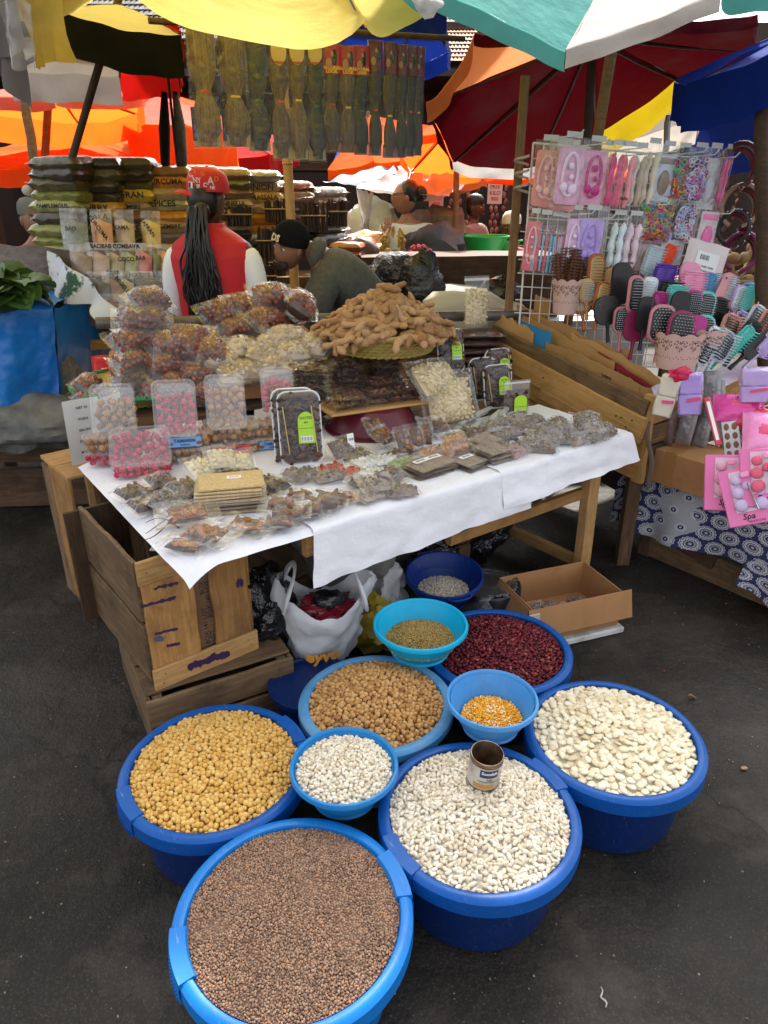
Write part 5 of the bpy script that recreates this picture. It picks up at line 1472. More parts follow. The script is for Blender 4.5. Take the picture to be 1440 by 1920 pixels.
# labelled flat spice packets in low piles
SPC = mat('spice_powder', (.21, .165, .125), .85, col2=(.30, .24, .19), ns=60, bump=.3, bs=90, var=.25)
def packet_pile(px, py, n, w, d, yaw, desc, label=True):
	p = tp(px, py, .012)
	for k in range(n):
		o = thing('spice_packet', 'grey spice packet, %s of the pile %s' % (ORD[n - 1 - k], desc), 'packet', M=T(p.x + rnd.uniform(-.008, .008), p.y + rnd.uniform(-.008, .008), p.z + .011 * k) @ RZ(TR + yaw + rnd.uniform(-.15, .15)) @ RX(rnd.uniform(-.03, .06)), group='flat packets of spice powder')
		pillow(w * .9, d * .86, .012, .001, k + px, 10, 10).build('powder', SPC, o, ang=180)
		pillow(w, d, .014, .0022, k * 3 + px, 14, 14, margin=.1).build('film', FILM, o, ang=180)
		if label and k == n - 1:
			b = MB(); b.box((0, d * .12, .0085), (w * .5, d * .2, .0012)); b.build('label', LBL, o)
			letter('EPICES', d * .12, INK, o, T(0, d * .12, .0095), .0003)
packet_pile(793, 886, 4, .12, .12, .15, 'beside the grey bags')
packet_pile(820, 880, 4, .13, .12, -.05, 'second along the cloth edge')
packet_pile(880, 873, 3, .12, .11, .1, 'third along the cloth edge')
packet_pile(850, 853, 4, .13, .11, -.1, 'behind the edge piles, first')
packet_pile(925, 862, 5, .11, .11, .05, 'fourth along the cloth edge', False)
packet_pile(912, 845, 5, .12, .10, .2, 'behind the edge piles, second', False)
# paper tag on herb bag
o = MB(); o.box((0, 0, 0), (.028, .004, .06), bev=.001)
o = tag(o.build('paper_tag', LBL, M=T(*tp(658, 828, .07)) @ RZ(TR) @ RX(-.2)), 'white paper tag stuck in the herb bag near the date tray', 'tag')
letter('THE', .012, INK, o, T(0, -.0026, .008) @ RX(PI / 2), .0003)
# sesame bars
p = tp(425, 950, .0)
SES = mat('sesame', (.46, .30, .11), .75, col2=(.60, .45, .22), ns=160, bump=.8, bs=220, bdist=.002)
SESD = mat('sesame_grey', (.28, .20, .12), .7, col2=(.42, .34, .24), ns=140, bump=.8, bs=200, bdist=.002)
for k in range(9):
	M = T(p.x + rnd.uniform(-.012, .012) + .02, p.y + rnd.uniform(-.01, .01), p.z + .012 + .0095 * k) @ RZ(TR - .42 + rnd.uniform(-.06, .06))
	o = thing('sesame_bar', 'flat sesame seed bar, %s of the pile at the cloth corner' % ORD[8 - k], 'snack bar', M=M, group='sesame bars piled on the cloth')
	b = MB(); b.box((0, 0, 0), (.20, .135, .0075), bev=.0022); b.build('bar', SES if k > 4 else SESD, o)
	if k < 8: b = MB(); b.box((0, 0, 0), (.205, .14, .0088), bev=.003); b.build('wrap', FILM, o)
	if k == 8:
		b = MB(); b.box((.01, .02, .0043), (.045, .022, .0012)); b.build('label', LBL, o)
		letter('SESAME', .009, mat('ink_red', (.5, .02, .02), .6), o, T(.01, .02, .0052), .0002)
# boxes of sweets
def rrect(w, h, r, n=5):
	P = []
	for (cx, cy, a0) in ((w / 2 - r, h / 2 - r, 0), (-w / 2 + r, h / 2 - r, PI / 2), (-w / 2 + r, -h / 2 + r, PI), (w / 2 - r, -h / 2 + r, 1.5 * PI)):
		for i in range(n + 1): P.append((cx + r * math.cos(a0 + PI / 2 * i / n), cy + r * math.sin(a0 + PI / 2 * i / n)))
	return P
def loft(b, secs, mi=0, cap0=True, cap1=True, M=None):
	"""secs: list of (w,h,r,z)"""
	v, f = [], []; n = None
	for (w, h, r, z) in secs:
		P = rrect(w, h, r); n = len(P); v += [(x, y, z) for x, y in P]
	for i in range(len(secs) - 1):
		for j in range(n):
			j2 = (j + 1) % n
			f.append((i * n + j, i * n + j2, (i + 1) * n + j2, (i + 1) * n + j))
	if cap0: f.append(tuple(range(n - 1, -1, -1)))
	if cap1: f.append(tuple((len(secs) - 1) * n + j for j in range(n)))
	b.add(v, f, mi, M); return b
SUGAR = mat('sugar', (.82, .80, .80), .5)
def sweets_box(label, M, kind, w=.185, h=.135, d=.062, standing=True, group='clear boxes of sweets', rows=None, lab=None, fillq=.75):
	t = thing('sweets_box', label, 'box', M=M, group=group)
	b = MB(); loft(b, [(w * .84, h * .80, .02, 0), (w * .86, h * .82, .022, .002), (w * .95, h * .93, .024, d)], cap1=False)
	b.build('tub', FILMB, t)
	b = MB(); loft(b, [(w, h, .026, d - .007), (w * 1.01, h * 1.01, .026, d - .001), (w, h, .025, d + .003), (w * .92, h * .90, .02, d + .003), (w * .90, h * .88, .02, d - .001), (w * .60, h * .55, .018, d - .001), (w * .58, h * .53, .017, d + .001)], cap0=False)
	b.build('lid', FILML, t)
	m = {'brown': C_BALL, 'red': C_REDB, 'tan': C_TAN}[kind]
	r = {'brown': .0125, 'red': .0105, 'tan': .0115}[kind]
	A_ = []; S_ = []
	nz = max(1, int((d - .006) / (1.8 * r)))
	r *= 1.08
	for kz in range(nz + 1):
		lay = []
		for _ in range(500):
			x, y = rnd.uniform(-.43, .43) * w, rnd.uniform(-.40, .40) * h
			z = .004 + r + 1.7 * r * kz
			if z + r > d or (standing and (x / (w * .44) + 1) / 2 > fillq + .05 * noise.noise((y * 40, kz, w * 90))): continue
			if any((x - a) ** 2 + (y - c) ** 2 < (1.72 * r) ** 2 for a, c in lay): continue
			lay.append((x, y)); o = (x, y, z + rnd.uniform(-.15, .15) * r)
			A_.append(npm(T(*o) @ RX(rnd.uniform(0, 6)) @ RZ(rnd.uniform(0, 6)) @ SC(r * rnd.uniform(.9, 1.05), r * rnd.uniform(.85, 1.05), r * rnd.uniform(.85, 1))))
			for q in range(4):
				dv = Vector((rnd.gauss(0, 1), rnd.gauss(0, 1), rnd.gauss(.6, 1))).normalized() * r * .98
				S_.append(npm(T(o[0] + dv.x, o[1] + dv.y, o[2] + dv.z) @ SC(.0009, .0009, .0009)))
	V, Fq = scatter_mesh(ICO2, A_); tag(bignp('sweets', V, Fq, m, t), kind='stuff')
	if kind != 'tan' or True:
		for q in range(160): S_.append(npm(T(rnd.uniform(-.45, .45) * w, rnd.uniform(-.43, .43) * h, d - .003) @ SC(.0007, .0007, .0007)))
		V, Fq = scatter_mesh(ICO1, S_); tag(bignp('sugar_grains', V, Fq, SUGAR, t), kind='stuff')
	if lab:
		txt, mm, tm = lab
		b = MB(); b.box((0, -h * .445, d * .48), (w * .62, .0016, d * .6)); b.build('label', mm, t, M=T(0, -.0035, 0) @ T(0, 0, 0))
		letter(txt, d * .30, tm, t, T(0, -h * .445 - .0050, d * .56) @ RX(PI / 2), .0006)
		letter('Confiserie', d * .14, tm, t, T(0, -h * .445 - .0050, d * .32) @ RX(PI / 2), .0003)
		for sx in (-1, 1):
			b = MB(); b.ell((sx * w * .26, -h * .445 - .0044, d * .40), (.010, .0015, .007)); b.build('label_mark', mat('nut_mark', (.25, .08, .03), .5), t)
	return t
def stand(px, py, h, yaw, lean):      # lid faces the street, long side upright
	p = tp(px, py, h)
	return T(*p) @ RZ(TR + yaw) @ RX(PI / 2 - lean) @ RZ(PI / 2)
sweets_box('upright clear box of brown sweets, first beside the newspaper cartons', stand(222, 772, .175, -.55, .22), 'brown', .205, .155)
sweets_box('upright clear box of red sugared sweets, between two upright brown sweets boxes', stand(333, 764, .20, -.50, .22), 'red', .20, .15)
sweets_box('upright clear box of tan sugared sweets in front of the pale chips', stand(424, 752, .21, -.45, .22), 'tan', .195, .14)
sweets_box('upright clear box of red sweets half hidden behind the date tray', stand(518, 732, .20, -.4, .22), 'red', .18, .125)
p = tp(268, 848, .065)
sweets_box('tilted clear box of red sugared sweets resting on a stack of boxes', T(*p) @ RZ(TR - .42) @ RX(.95), 'red', .205, .15, group='clear boxes of sweets', standing=False)
BLUEL = mat('blue_label', (.16, .36, .70), .5); REDL = mat('red_label', (.62, .06, .05), .5); INKB = mat('ink_navy', (.02, .03, .12), .6)
def flat(px, py, h, yaw):
	p = tp(px, py, 0); return T(p.x, p.y, TZ + .008 + h) @ RZ(TR + yaw)
sweets_box('flat clear box of red sweets under the tilted red box', flat(270, 897, 0, -.42) @ T(0, .03, 0), 'red', .20, .13, .055, False)
sweets_box('flat clear box of brown sweets, upper of two by the table end', flat(205, 880, .055, -.5) @ T(0, .05, 0), 'brown', .16, .12, .055, False)
sweets_box('flat clear box of red sweets, lower of two by the table end', flat(205, 880, 0, -.5) @ T(0, .05, 0), 'red', .16, .12, .053, False)
sweets_box('flat clear box of brown sweets with a blue TAMARIN label', flat(352, 872, .056, -.40) @ T(0, .05, 0), 'tan', .19, .13, .058, False, lab=('TAMARIN', BLUEL, INKB))
sweets_box('flat clear box of brown sweets under the blue labelled box', flat(352, 872, 0, -.40) @ T(0, .05, 0), 'brown', .19, .13, .055, False)
sweets_box('flat clear box of brown sweets above the red labelled box', flat(440, 858, .056, -.36) @ T(0, .05, 0), 'brown', .20, .13, .058, False)
sweets_box('flat clear box with a red label before the pale chip bags', flat(440, 858, 0, -.36) @ T(0, .05, 0), 'tan', .20, .13, .054, False, lab=('TAMARIN', REDL, INKB))
sweets_box('flat clear box of tan sweets, upper one beside the date tray', flat(512, 848, .053, -.3) @ T(0, .05, 0), 'tan', .16, .12, .055, False)
sweets_box('flat clear box of tan sweets, lower one beside the date tray', flat(512, 848, 0, -.3) @ T(0, .05, 0), 'tan', .16, .12, .052, False, lab=('TAMARIN', BLUEL, INKB))
# date trays
FOAM = mat('white_foam', (.80, .80, .80), .6)
DATE = ICO2
def date_tray(label, M, w=.15, h=.25, two=True, lx=.02):
	"""local: x wide, z tall, faces -y"""
	t = thing('date_tray', label, 'tray', M=M, group='foam trays of dates')
	B = T(0, 0, h / 2) @ RX(PI / 2)
	b = MB(); loft(b, [(w * .9, h * .93, .03, -.022), (w, h, .034, -.003), (w, h, .034, 0), (w * .95, h * .97, .03, 0), (w * .90, h * .93, .028, -.010)], M=B)
	b.build('foam', FOAM, t)
	A_ = []
	ny = int(h / .030)
	for i in range(ny):
		for j in range(5):
			x = (j - 2) * w * .18 + rnd.uniform(-.005, .005); z = -h * .43 + h * .86 * (i + .5) / ny + rnd.uniform(-.005, .005)
			A_.append(npm(B @ T(x, z, .003 + rnd.uniform(-.003, .004)) @ RZ(rnd.uniform(-.6, .6) + PI / 2 * (rnd.random() < .3)) @ SC(.020, .0105, .0105)))
	for k in range(70): A_.append(npm(B @ T(rnd.uniform(-.42, .42) * w, rnd.uniform(-.44, .44) * h, rnd.uniform(-.006, .002)) @ RZ(rnd.uniform(0, 3)) @ SC(.018, .0095, .0095)))
	V, Fq = scatter_mesh(ICO2, A_); tag(bignp('dates', V, Fq, C_DATE, t), kind='stuff')
	b = MB(); loft(b, [(w * .9, h * .93, .028, -.012), (w * .9, h * .93, .028, -.003)], M=B); tag(b.build('dates_core', C_DATE, t), kind='stuff')
	b = MB()
	b.sheet(lambda u, v: ((u - .5) * w * .97, -.016 * pz((u - .5), (v - .5), 1.0, 1.0, 6) - .001 - .0025 * abs(noise.noise((u * 9, v * 14, 3))), h * .02 + v * h * .96), 18, 26)
	b.build('film', FILM, t, ang=180)
	lw, lh = w * .38, h * .42
	pts = [(-lw / 2, 0), (lw / 2, 0), (lw / 2, lh * .7)] + [(lw / 2 * math.cos(a), lh * .7 + lh * .3 * math.sin(a)) for a in [PI * i / 8 for i in range(1, 8)]] + [(-lw / 2, lh * .7)]
	b = MB(); b.poly(pts, .0012, M=T(lx, -.0195, h * .30) @ RX(PI / 2)); l = b.build('label', LIME, t, smooth=False)
	LM = T(lx, -.0215, 0) @ RX(PI / 2)
	b = MB(); b.box((lx, -.0213, h * .36), (lw * .7, .001, lh * .18)); b.build('barcode_patch', LBL, t, smooth=False)
	for k in range(9):
		b = MB()
	b = MB()
	for k in range(11): b.box((lx - lw * .3 + lw * .06 * k, -.0219, h * .36), (lw * (.015 + .02 * (k % 3 == 0)), .0006, lh * .13))
	tag(b.build('barcode', INK, t, smooth=False), kind='stuff')
	letter('DATTES', lh * .11, mat('ink_green', (.03, .14, .02), .6), t, T(lx, -.0212, h * .30 + lh * .80) @ RX(PI / 2), .0003)
	letter('BIO', lh * .08, MATS['ink_green'], t, T(lx, -.0212, h * .30 + lh * .66) @ RX(PI / 2), .0003)
	b = MB(); b.box((lx, -.0212, h * .30 + lh * .48), (lw * .9, .0006, .0015)); b.build('label_line', MATS['ink_green'], t, smooth=False)
	if two:
		for sx, xx in ((-1, -.045), (1, .055)):
			b = MB(); b.tube([(xx, -.021, h * .17), (xx - .014, -.023, h * .80)], [.0016, .0022], 6); b.build('skewer', mat('pick_wood', (.55, .40, .14), .6), t)
	return t
def dt(px, py, yaw, lean):
	p = tp(px, py, .008); return T(*p) @ RZ(TR + yaw) @ RX(-lean)
DM = dt(568, 872, -.42, .24)
date_tray('white foam tray of dates with lime label standing at the cloth middle', DM, .155, .265)
date_tray('white foam tray of dates hidden right behind the big front one', DM @ T(-.018, .034, .006), .155, .27)
def dtz(px, py, h, yaw, lean):
	p = tp(px, py, h); return T(*p) @ RZ(TR + yaw) @ RX(-lean)
date_tray('foam tray of dates standing beside the straw tamarind basket', dtz(848, 700, .17, -.30, .25), .125, .19, False)
date_tray('foam tray of dates, front one of the pair before the wooden crate', dtz(936, 765, .03, -.25, .22), .14, .19)
date_tray('foam tray of dates, middle one before the wooden crate', dtz(908, 750, .04, -.25, .22), .135, .19)
date_tray('foam tray of dates, rearmost of those before the wooden crate', dtz(938, 722, .07, -.2, .25), .14, .17)
# zip pouch of dates with green label
def zip_pouch(label, M, w, h, kind, lab=None):
	t = thing('zip_pouch', label, 'pouch', M=M)
	base, dims, m, n, fm, _ = KINDS[kind]
	hold = bpy.data.objects.new('filling', None); C.objects.link(hold); hold.parent = t; hold.matrix_local = T(0, 0, h * .40) @ RX(PI / 2)
	fill_bag(w * .9, h * .75, .05, base, dims, m, int(n * .75), hold, both=True)
	b = MB()
	for s in (-1, 1):
		b.sheet(lambda u, v: ((u - .5) * w, s * (.030 * math.sin(PI * u) ** .5 * max(0, 1 - v ** 2.2) + .001) + .002 * noise.noise((u * 5, v * 6, s)), v * h), 18, 18)
	b.build('film', FILMH, t, ang=180)
	b = MB(); b.box((0, 0, h * .93), (w, .004, h * .05), bev=.001); b.build('zip_strip', film('zip_film', .4, .3), t)
	if lab:
		b = MB(); b.poly([(-.03, 0), (.03, 0), (.03, .05)] + [(.03 * math.cos(a), .05 + .02 * math.sin(a)) for a in [PI * i / 8 for i in range(1, 8)]] + [(-.03, .05)], .001, M=T(0, -.034, .03) @ RX(PI / 2)); b.build('label', LIME, t, smooth=False)
		b = MB(); b.box((0, -.0358, .052), (.05, .0008, .0015)); b.build('label_line', MATS['ink_green'], t, smooth=False)
	return t
zip_pouch('clear zip pouch of dates with a lime label before the wooden crate', dtz(968, 782, .01, -.3, .1), .125, .16, 'dark', True)
zip_pouch('clear standing zip pouch of cream cashews on the dark slabs', dtz(892, 612, .30, -.3, .06), .13, .235, 'cashew')
# slabs of pressed dates
p = tp(893, 690, .10)
for k in range(5):
	M = T(p.x + rnd.uniform(-.01, .01), p.y + .06, p.z + .04 * k) @ RZ(TR - .5 + rnd.uniform(-.1, .1))
	o = thing('date_slab', 'wrapped slab of pressed brown dates, %s by the wooden crate' % ORD[4 - k], 'slab', M=M, group='slabs of pressed dates')
	pillow(.25, .17, .038, .002, k * 5, 16, 14).build('pressed_dates', mat('pressed_date', (.10, .032, .022), .35, col2=(.055, .018, .014), ns=40, bump=.5, bs=60), o, ang=180)
	pillow(.27, .19, .042, .003, k * 7, 16, 14, margin=.08).build('film', FILM, o, ang=180)
o = thing('packing_box', 'box under the pile of date slabs', 'box', (p.x, p.y + .08, 0), TR)
b = MB(); b.box((0, 0, (TZ + p.z - .02) / 2 + .01), (.24, .2, p.z - .03 - TZ), bev=.004); b.build('box_body', CARD, o)
# cashew sacks
bag('cashew', 815, 712, .20, .27, .20, .12, .1, .75, .1, ', rear one beside the flat packs', 'big bags of cashews')
bag('cashew', 842, 752, .12, .24, .25, .12, -.25, 1.05, -.15, ', front one slumping onto the cloth', 'big bags of cashews', var=1)
# pale paper wrapped vanilla rolls
for i, (x, y, h, yaw) in enumerate(((872, 796, .02, .0), (880, 786, .035, .1), (862, 806, .012, -.1), (895, 780, .04, .05), (905, 772, .05, .1), (918, 785, .03, .2), (930, 778, .04, .3), (945, 772, .045, .35), (925, 795, .02, .1), (900, 795, .02, .0))):
	p = tp(x, y, h + .01)
	o = thing('paper_roll', 'flattened pale paper roll, %s between cashews and date trays' % NTH[i], 'roll', M=T(*p) @ RZ(TR + yaw + .25), group='pale paper rolls')
	b = MB(); b.tube([(-.075, 0, 0), (-.03, .002, .002), (.03, -.002, .001), (.075, 0, 0)], [.011, .013, .013, .011], 8, flat=.6)
	b.build('roll', mat('pale_paper', (.50, .49, .42), .6, col2=(.34, .34, .31), ns=25, var=.25), o)
# newspaper cartons at the far left
p = tp(152, 850, .0)
t = thing('printed_carton', 'white carton scrap printed in black standing at the table end', 'carton', M=T(p.x, p.y + .06, TZ - .06) @ RZ(R(35)))
b = MB(); b.sheet(lambda u, v: (.13 * (u - .5), .01 * math.sin(u * 3) - .03 * v, .26 * v), 8, 8); b.build('side', mat('white_carton', (.66, .65, .63), .7), t)
b = MB(); b.sheet(lambda u, v: (.065 + .10 * u, .07 * u - .03 * v, .25 * v), 8, 8); b.build('side', MATS['white_carton'], t)
for i, s in enumerate(('MALAZA', 'EXPORT', '000 000', 'POIDS', 'NET 20')): letter(s, .013, INK, t, T(0, -.004 - .03 * (.05 + .045 * i) / .26 - .003, .05 + .045 * i) @ RX(PI / 2), .0004)
# ------------------------------------------------------------------ hair accessory stall on the right
Q0, Q1 = Vector((1.105, 2.90, .80)), Vector((.57, 3.65, .96))
RD = (Q1 - Q0); RL = RD.length; RDn = RD.normalized()
t = thing('display_crate', 'big wooden display crate of rough planks filled with card dividers and brushes', 'crate', Q0)
def rp(k, out, z): return RD * k + TU * out + Vector((0, 0, z))     # along the near side wall
up_ = -TU
W_OLD = wood('old_plank', (.20, .12, .055), (.12, .07, .035), (.03, .02, .012), wear=.8)
W_HONEY = wood('honey_plank', (.60, .36, .13), (.48, .27, .09), (.10, .05, .025), wear=.3)
plank(t, rp(-.01, -.012, -.035), rp(1.03, .0, -.025), .085, .022, W_OLD, up=up_, ragged=.006, seg=20)
plank(t, rp(-.02, -.022, -.118), rp(1.0, -.015, -.10), .115, .02, W_HONEY, up=up_, ragged=.003, seg=14)
plank(t, rp(.30, -.012, -.20), rp(.92, -.008, -.185), .10, .018, W_HONEY, up=up_, ragged=.002)
plank(t, rp(.18, -.026, -.205), rp(.62, -.022, -.185), .055, .016, W_PALE, up=up_, ragged=.002)
plank(t, rp(-.01, -.004, -.215), rp(.95, .0, -.27), .12, .018, W_CRATE, up=up_, ragged=.004)
plank(t, rp(-.01, -.002, -.30), rp(.95, .0, -.36), .10, .018, W_CRATE, up=up_, ragged=.004)
plank(t, rp(-.005, .01, .03), rp(-.005, .01, -.36), .05, .03, W_HONEY, up=up_, name='corner_post', ragged=.004)
plank(t, rp(.02, .03, .0), rp(.02, .03, -.34), .05, .02, W_OLD, up=-RDn, name='corner_post', ragged=.008)
fr = lambda k, z: Vector(TU) * k + Vector((0, 0, z)) - RDn * .012
plank(t, fr(.02, -.055), fr(1.3, -.03), .085, .018, W_CRATE, up=-TW, ragged=.003)
plank(t, fr(.02, -.15), fr(1.3, -.13), .085, .018, W_OLD, up=-TW, ragged=.003)
plank(t, fr(.02, -.24), fr(1.3, -.23), .08, .018, W_DARK, up=-TW, ragged=.003)
plank(t, rp(.5, .1, -.30), rp(.5, 1.2, -.30), RL, .015, W_DARK, name='bottom_board')
b = MB()
for (k, z) in ((.04, -.09), (.07, -.13), (.10, -.10), (.13, -.105), (.05, -.14), (.6, -.10), (.85, -.09), (.40, -.21), (.20, -.20)): b.ell(rp(k, -.036, z), (.004, .004, .004), lv=ICO1)
tag(b.build('nail_heads', MATS['rust'], t), kind='stuff')
for z in (-.42, -.54, -.66): plank(t, rp(-.02, .45, z), rp(1.1, .45, z), .115, .02, W_DARK, up=up_, name='shade_board')  # added dark boards, hiding sunlit ground so it stays dark beneath the crate
# props
for (k, o) in ((.04, .05), (.9, .05), (.05, 1.1), (.9, 1.1)):
	p = rp(k, o, -.33); plank(t, p, Vector((p.x, p.y, -Q0.z + .0)), .06, .05, W_DARK, up=(0, 1, 0), name='leg')
# card dividers standing in the crate
CARD2 = mat('card_yellow', (.44, .25, .09), .8, col2=(.38, .21, .075), ns=7, var=.25)
def card(k0, k1, out, h0, h1, name, lab, torn=.02, m=None, txt=None):
	"""upright sheet of card parallel to the near wall"""
	b = MB(); n = 14; th = .004
	o = thing('card_divider', lab, 'card', Q0, group='card dividers in the display crate')
	top = []
	for i in range(n + 1):
		u = i / n; q = rp(k0 + (k1 - k0) * u, out + .012 * math.sin(u * 3 + out * 40), h0 + (h1 - h0) * u + torn * noise.noise((u * 6, out * 30, 1)))
		top.append(q)
	v, f = [], []
	for q in top:
		for (dx, z) in ((0, q.z), (0, -.25), (th, -.25), (th, q.z)): v.append((q.x + TU.x * dx, q.y + TU.y * dx, z))
	for i in range(n):
		for j in range(4):
			j2 = (j + 1) % 4; f.append((4 * i + j, 4 * i + j2, 4 * i + 4 + j2, 4 * i + 4 + j))
	f += [(0, 1, 2, 3), tuple(4 * n + j for j in (3, 2, 1, 0))]
	b.add(v, f); b.build('sheet', m or CARD2, o, ang=30)
	if txt:
		q = rp((k0 + k1) / 2, out - .004, (h0 + h1) / 2 - .035)
		letter(txt, .022, INK, o, frame(q, -RDn, -TU), .0005)
	return o
BLUEC = mat('blue_card', (.02, .20, .42), .6)
MARC = mat('maroon_card', (.22, .015, .02), .6)
card(.78, 1.05, .04, .05, .07, '', 'folded end of card poking from the crate behind the dark plank', .03)
card(.68, .90, .075, .075, .075, '', 'bright blue plastic divider in the wooden crate', .004, BLUEC)
card(.42, .70, .07, .045, .03, '', 'torn card divider beside the blue one', .015)
card(.10, .52, .05, .025, .055, '', 'printed card divider with a torn rounded corner', .012, None, 'Polyethylene')
card(.03, .24, .075, .03, .04, '', 'short card divider with split corrugated edge at the crate corner', .02)
card(.30, 1.0, .13, .055, .075, '', 'long card divider behind the blue one', .012)
card(.02, .42, .12, .022, .06, '', 'maroon divider edge beneath the long numbered card', .006, MARC)
card(.0, .62, .155, .05, .09, '', 'long numbered card divider next to the lattice pots', .02, None, '9 11 6')
card(.55, 1.05, .19, .085, .095, '', 'card divider at the back next to the brown brush pot', .02)
card(.30, .60, .22, .08, .07, '', 'torn card divider before the black brushes', .02)
card(.86, .98, .24, .17, .16, '', 'small upright card stub beside the brown brush pot', .004)
# marbled strips on the front wall
MARB = mat('marbled_paper', (.60, .58, .62), .4, col2=(.38, .28, .36), ns=5, stretch=(1, 1, 4))
for i, (a, c) in enumerate(((.05, .30), (.32, .66), (.68, 1.2))):
	b = MB(); q0 = Q0 + fr(a, -.025); q1 = Q0 + fr(c, -.002)
	b.sheet(lambda u, v: q0.lerp(q1, u) + Vector((0, 0, .075 * v)) - TW * (.012 - .05 * v) + Vector((0, 0, .004 * math.sin(u * 8))), 10, 4)
	tag(b.build('marbled_card', MARB), 'marbled pink and grey card strip along the crate front, %s from the corner' % NTH[i], 'card', 'marbled card strips')
# lattice pots
POT = mat('pot_pink', (.58, .38, .33), .5); POTH = mat('pot_inside', (.10, .05, .045), .8)
def heart(s, n=22):
	return [(s * .062 * 16 * math.sin(a) ** 3, s * .062 * (13 * math.cos(a) - 5 * math.cos(2 * a) - 2 * math.cos(3 * a) - math.cos(4 * a))) for a in [2 * PI * i / n for i in range(n)]]
def pot(lab, p, r, h):
	t = thing('lattice_pot', lab, 'pot', p, group='pink lattice pots')
	b = MB(); n = 72
	v, f = [], []
	rows = [(r * .78, 0), (r * .86, h * .4), (r, h * .93)]
	for (q, z) in rows:
		for i in range(n): a = 2 * PI * i / n; v.append((q * math.cos(a), q * math.sin(a), z))
	for i in range(n):
		a = 2 * PI * i / n; sc_ = abs(math.sin(a * 5)) ** .6
		v.append((r * 1.02 * math.cos(a), r * 1.02 * math.sin(a), h * (.93 + .10 * sc_)))
	for k in range(3):
		for i in range(n):
			j = (i + 1) % n; f.append((k * n + i, k * n + j, (k + 1) * n + j, (k + 1) * n + i))
	b.add(v, f); b.build('wall', POT, t)
	b = MB(); b.lathe([(0, .004), (r * .74, .004), (r * .80, h * .4), (r * .95, h * .92)], 40); b.build('inside', POTH, t)
	b = MB()
	for k in range(10):
		a = 2 * PI * k / 10
		for (s, dz, tt0) in ((h * .17, .72, 0), ):
			ro = r * .955
			pts = heart(s)
			for m_ in (1.0, .62):
				for i in range(0, 22, 2):
					(x0, z0), (x1, z1) = pts[i], pts[(i + 1) % 22]
					P = []
					for (x, z) in ((x0, z0), (x1, z1)):
						aa = a + x * m_ / ro; zz = h * dz + z * m_
						rr = r * .86 + (r - r * .86) * max(0, (zz - h * .4) / (h * .53)) + .0008
						P.append((rr * math.cos(aa), rr * math.sin(aa), zz))
					b.tube(P, .0017, 4)
			for i in range(5):
				aa = a + (i - 2) * .11; zz = h * (.34 + .05 * (i % 2)); rr = r * .845 + .001
				b.ell((rr * math.cos(aa), rr * math.sin(aa), zz), (.0022, .0022, .0022), lv=ICO1)
	tag(b.build('pierced_pattern', POTH, t), kind='stuff')
	return t
def AP(px, py, y): return aty(px, py, y)
pot('pink lattice pot of black and wine paddle brushes at the crate corner', AP(1266, 688, 3.03), .10, .15)
pot('pink lattice pot beside it, leaning towards the teal brushes', AP(1316, 676, 3.10), .085, .14)
pot('small pink lattice pot of brown round brushes', AP(1060, 586, 3.50), .075, .155)
# brushes
BLK = mat('brush_black', (.010, .010, .011), .4); PINDOT = mat('pin_white', (.75, .72, .68), .5)
BC = {'wine': mat('brush_wine', (.24, .012, .07), .35), 'rose': mat('brush_rose', (.52, .20, .24), .35), 'black': BLK, 'teal': mat('brush_teal', (.10, .52, .47), .35), 'wood': mat('brush_wood', (.36, .09, .02), .4), 'lightwood': mat('brush_pale_wood', (.52, .29, .11), .5),
	  'purple': mat('brush_purple', (.10, .03, .34), .35), 'pink': mat('brush_pink', (.80, .30, .48), .35), 'grey': mat('brush_grey', (.45, .52, .58), .35), 'magenta': mat('brush_magenta', (.42, .03, .22), .35), 'blue': mat('brush_blue', (.12, .36, .60), .35), 'brown': mat('brush_brown', (.13, .05, .02), .45), 'lilac': mat('brush_lilac', (.55, .42, .72), .35), 'white': mat('brush_white', (.66, .72, .76), .35), 'peach': mat('brush_peach', (.70, .33, .25), .35), 'orange': mat('brush_orange', (.85, .12, .02), .35), 'tan': mat('bristle_tan', (.50, .32, .14), .5)}
GB = 'hair brushes standing in the display crate'
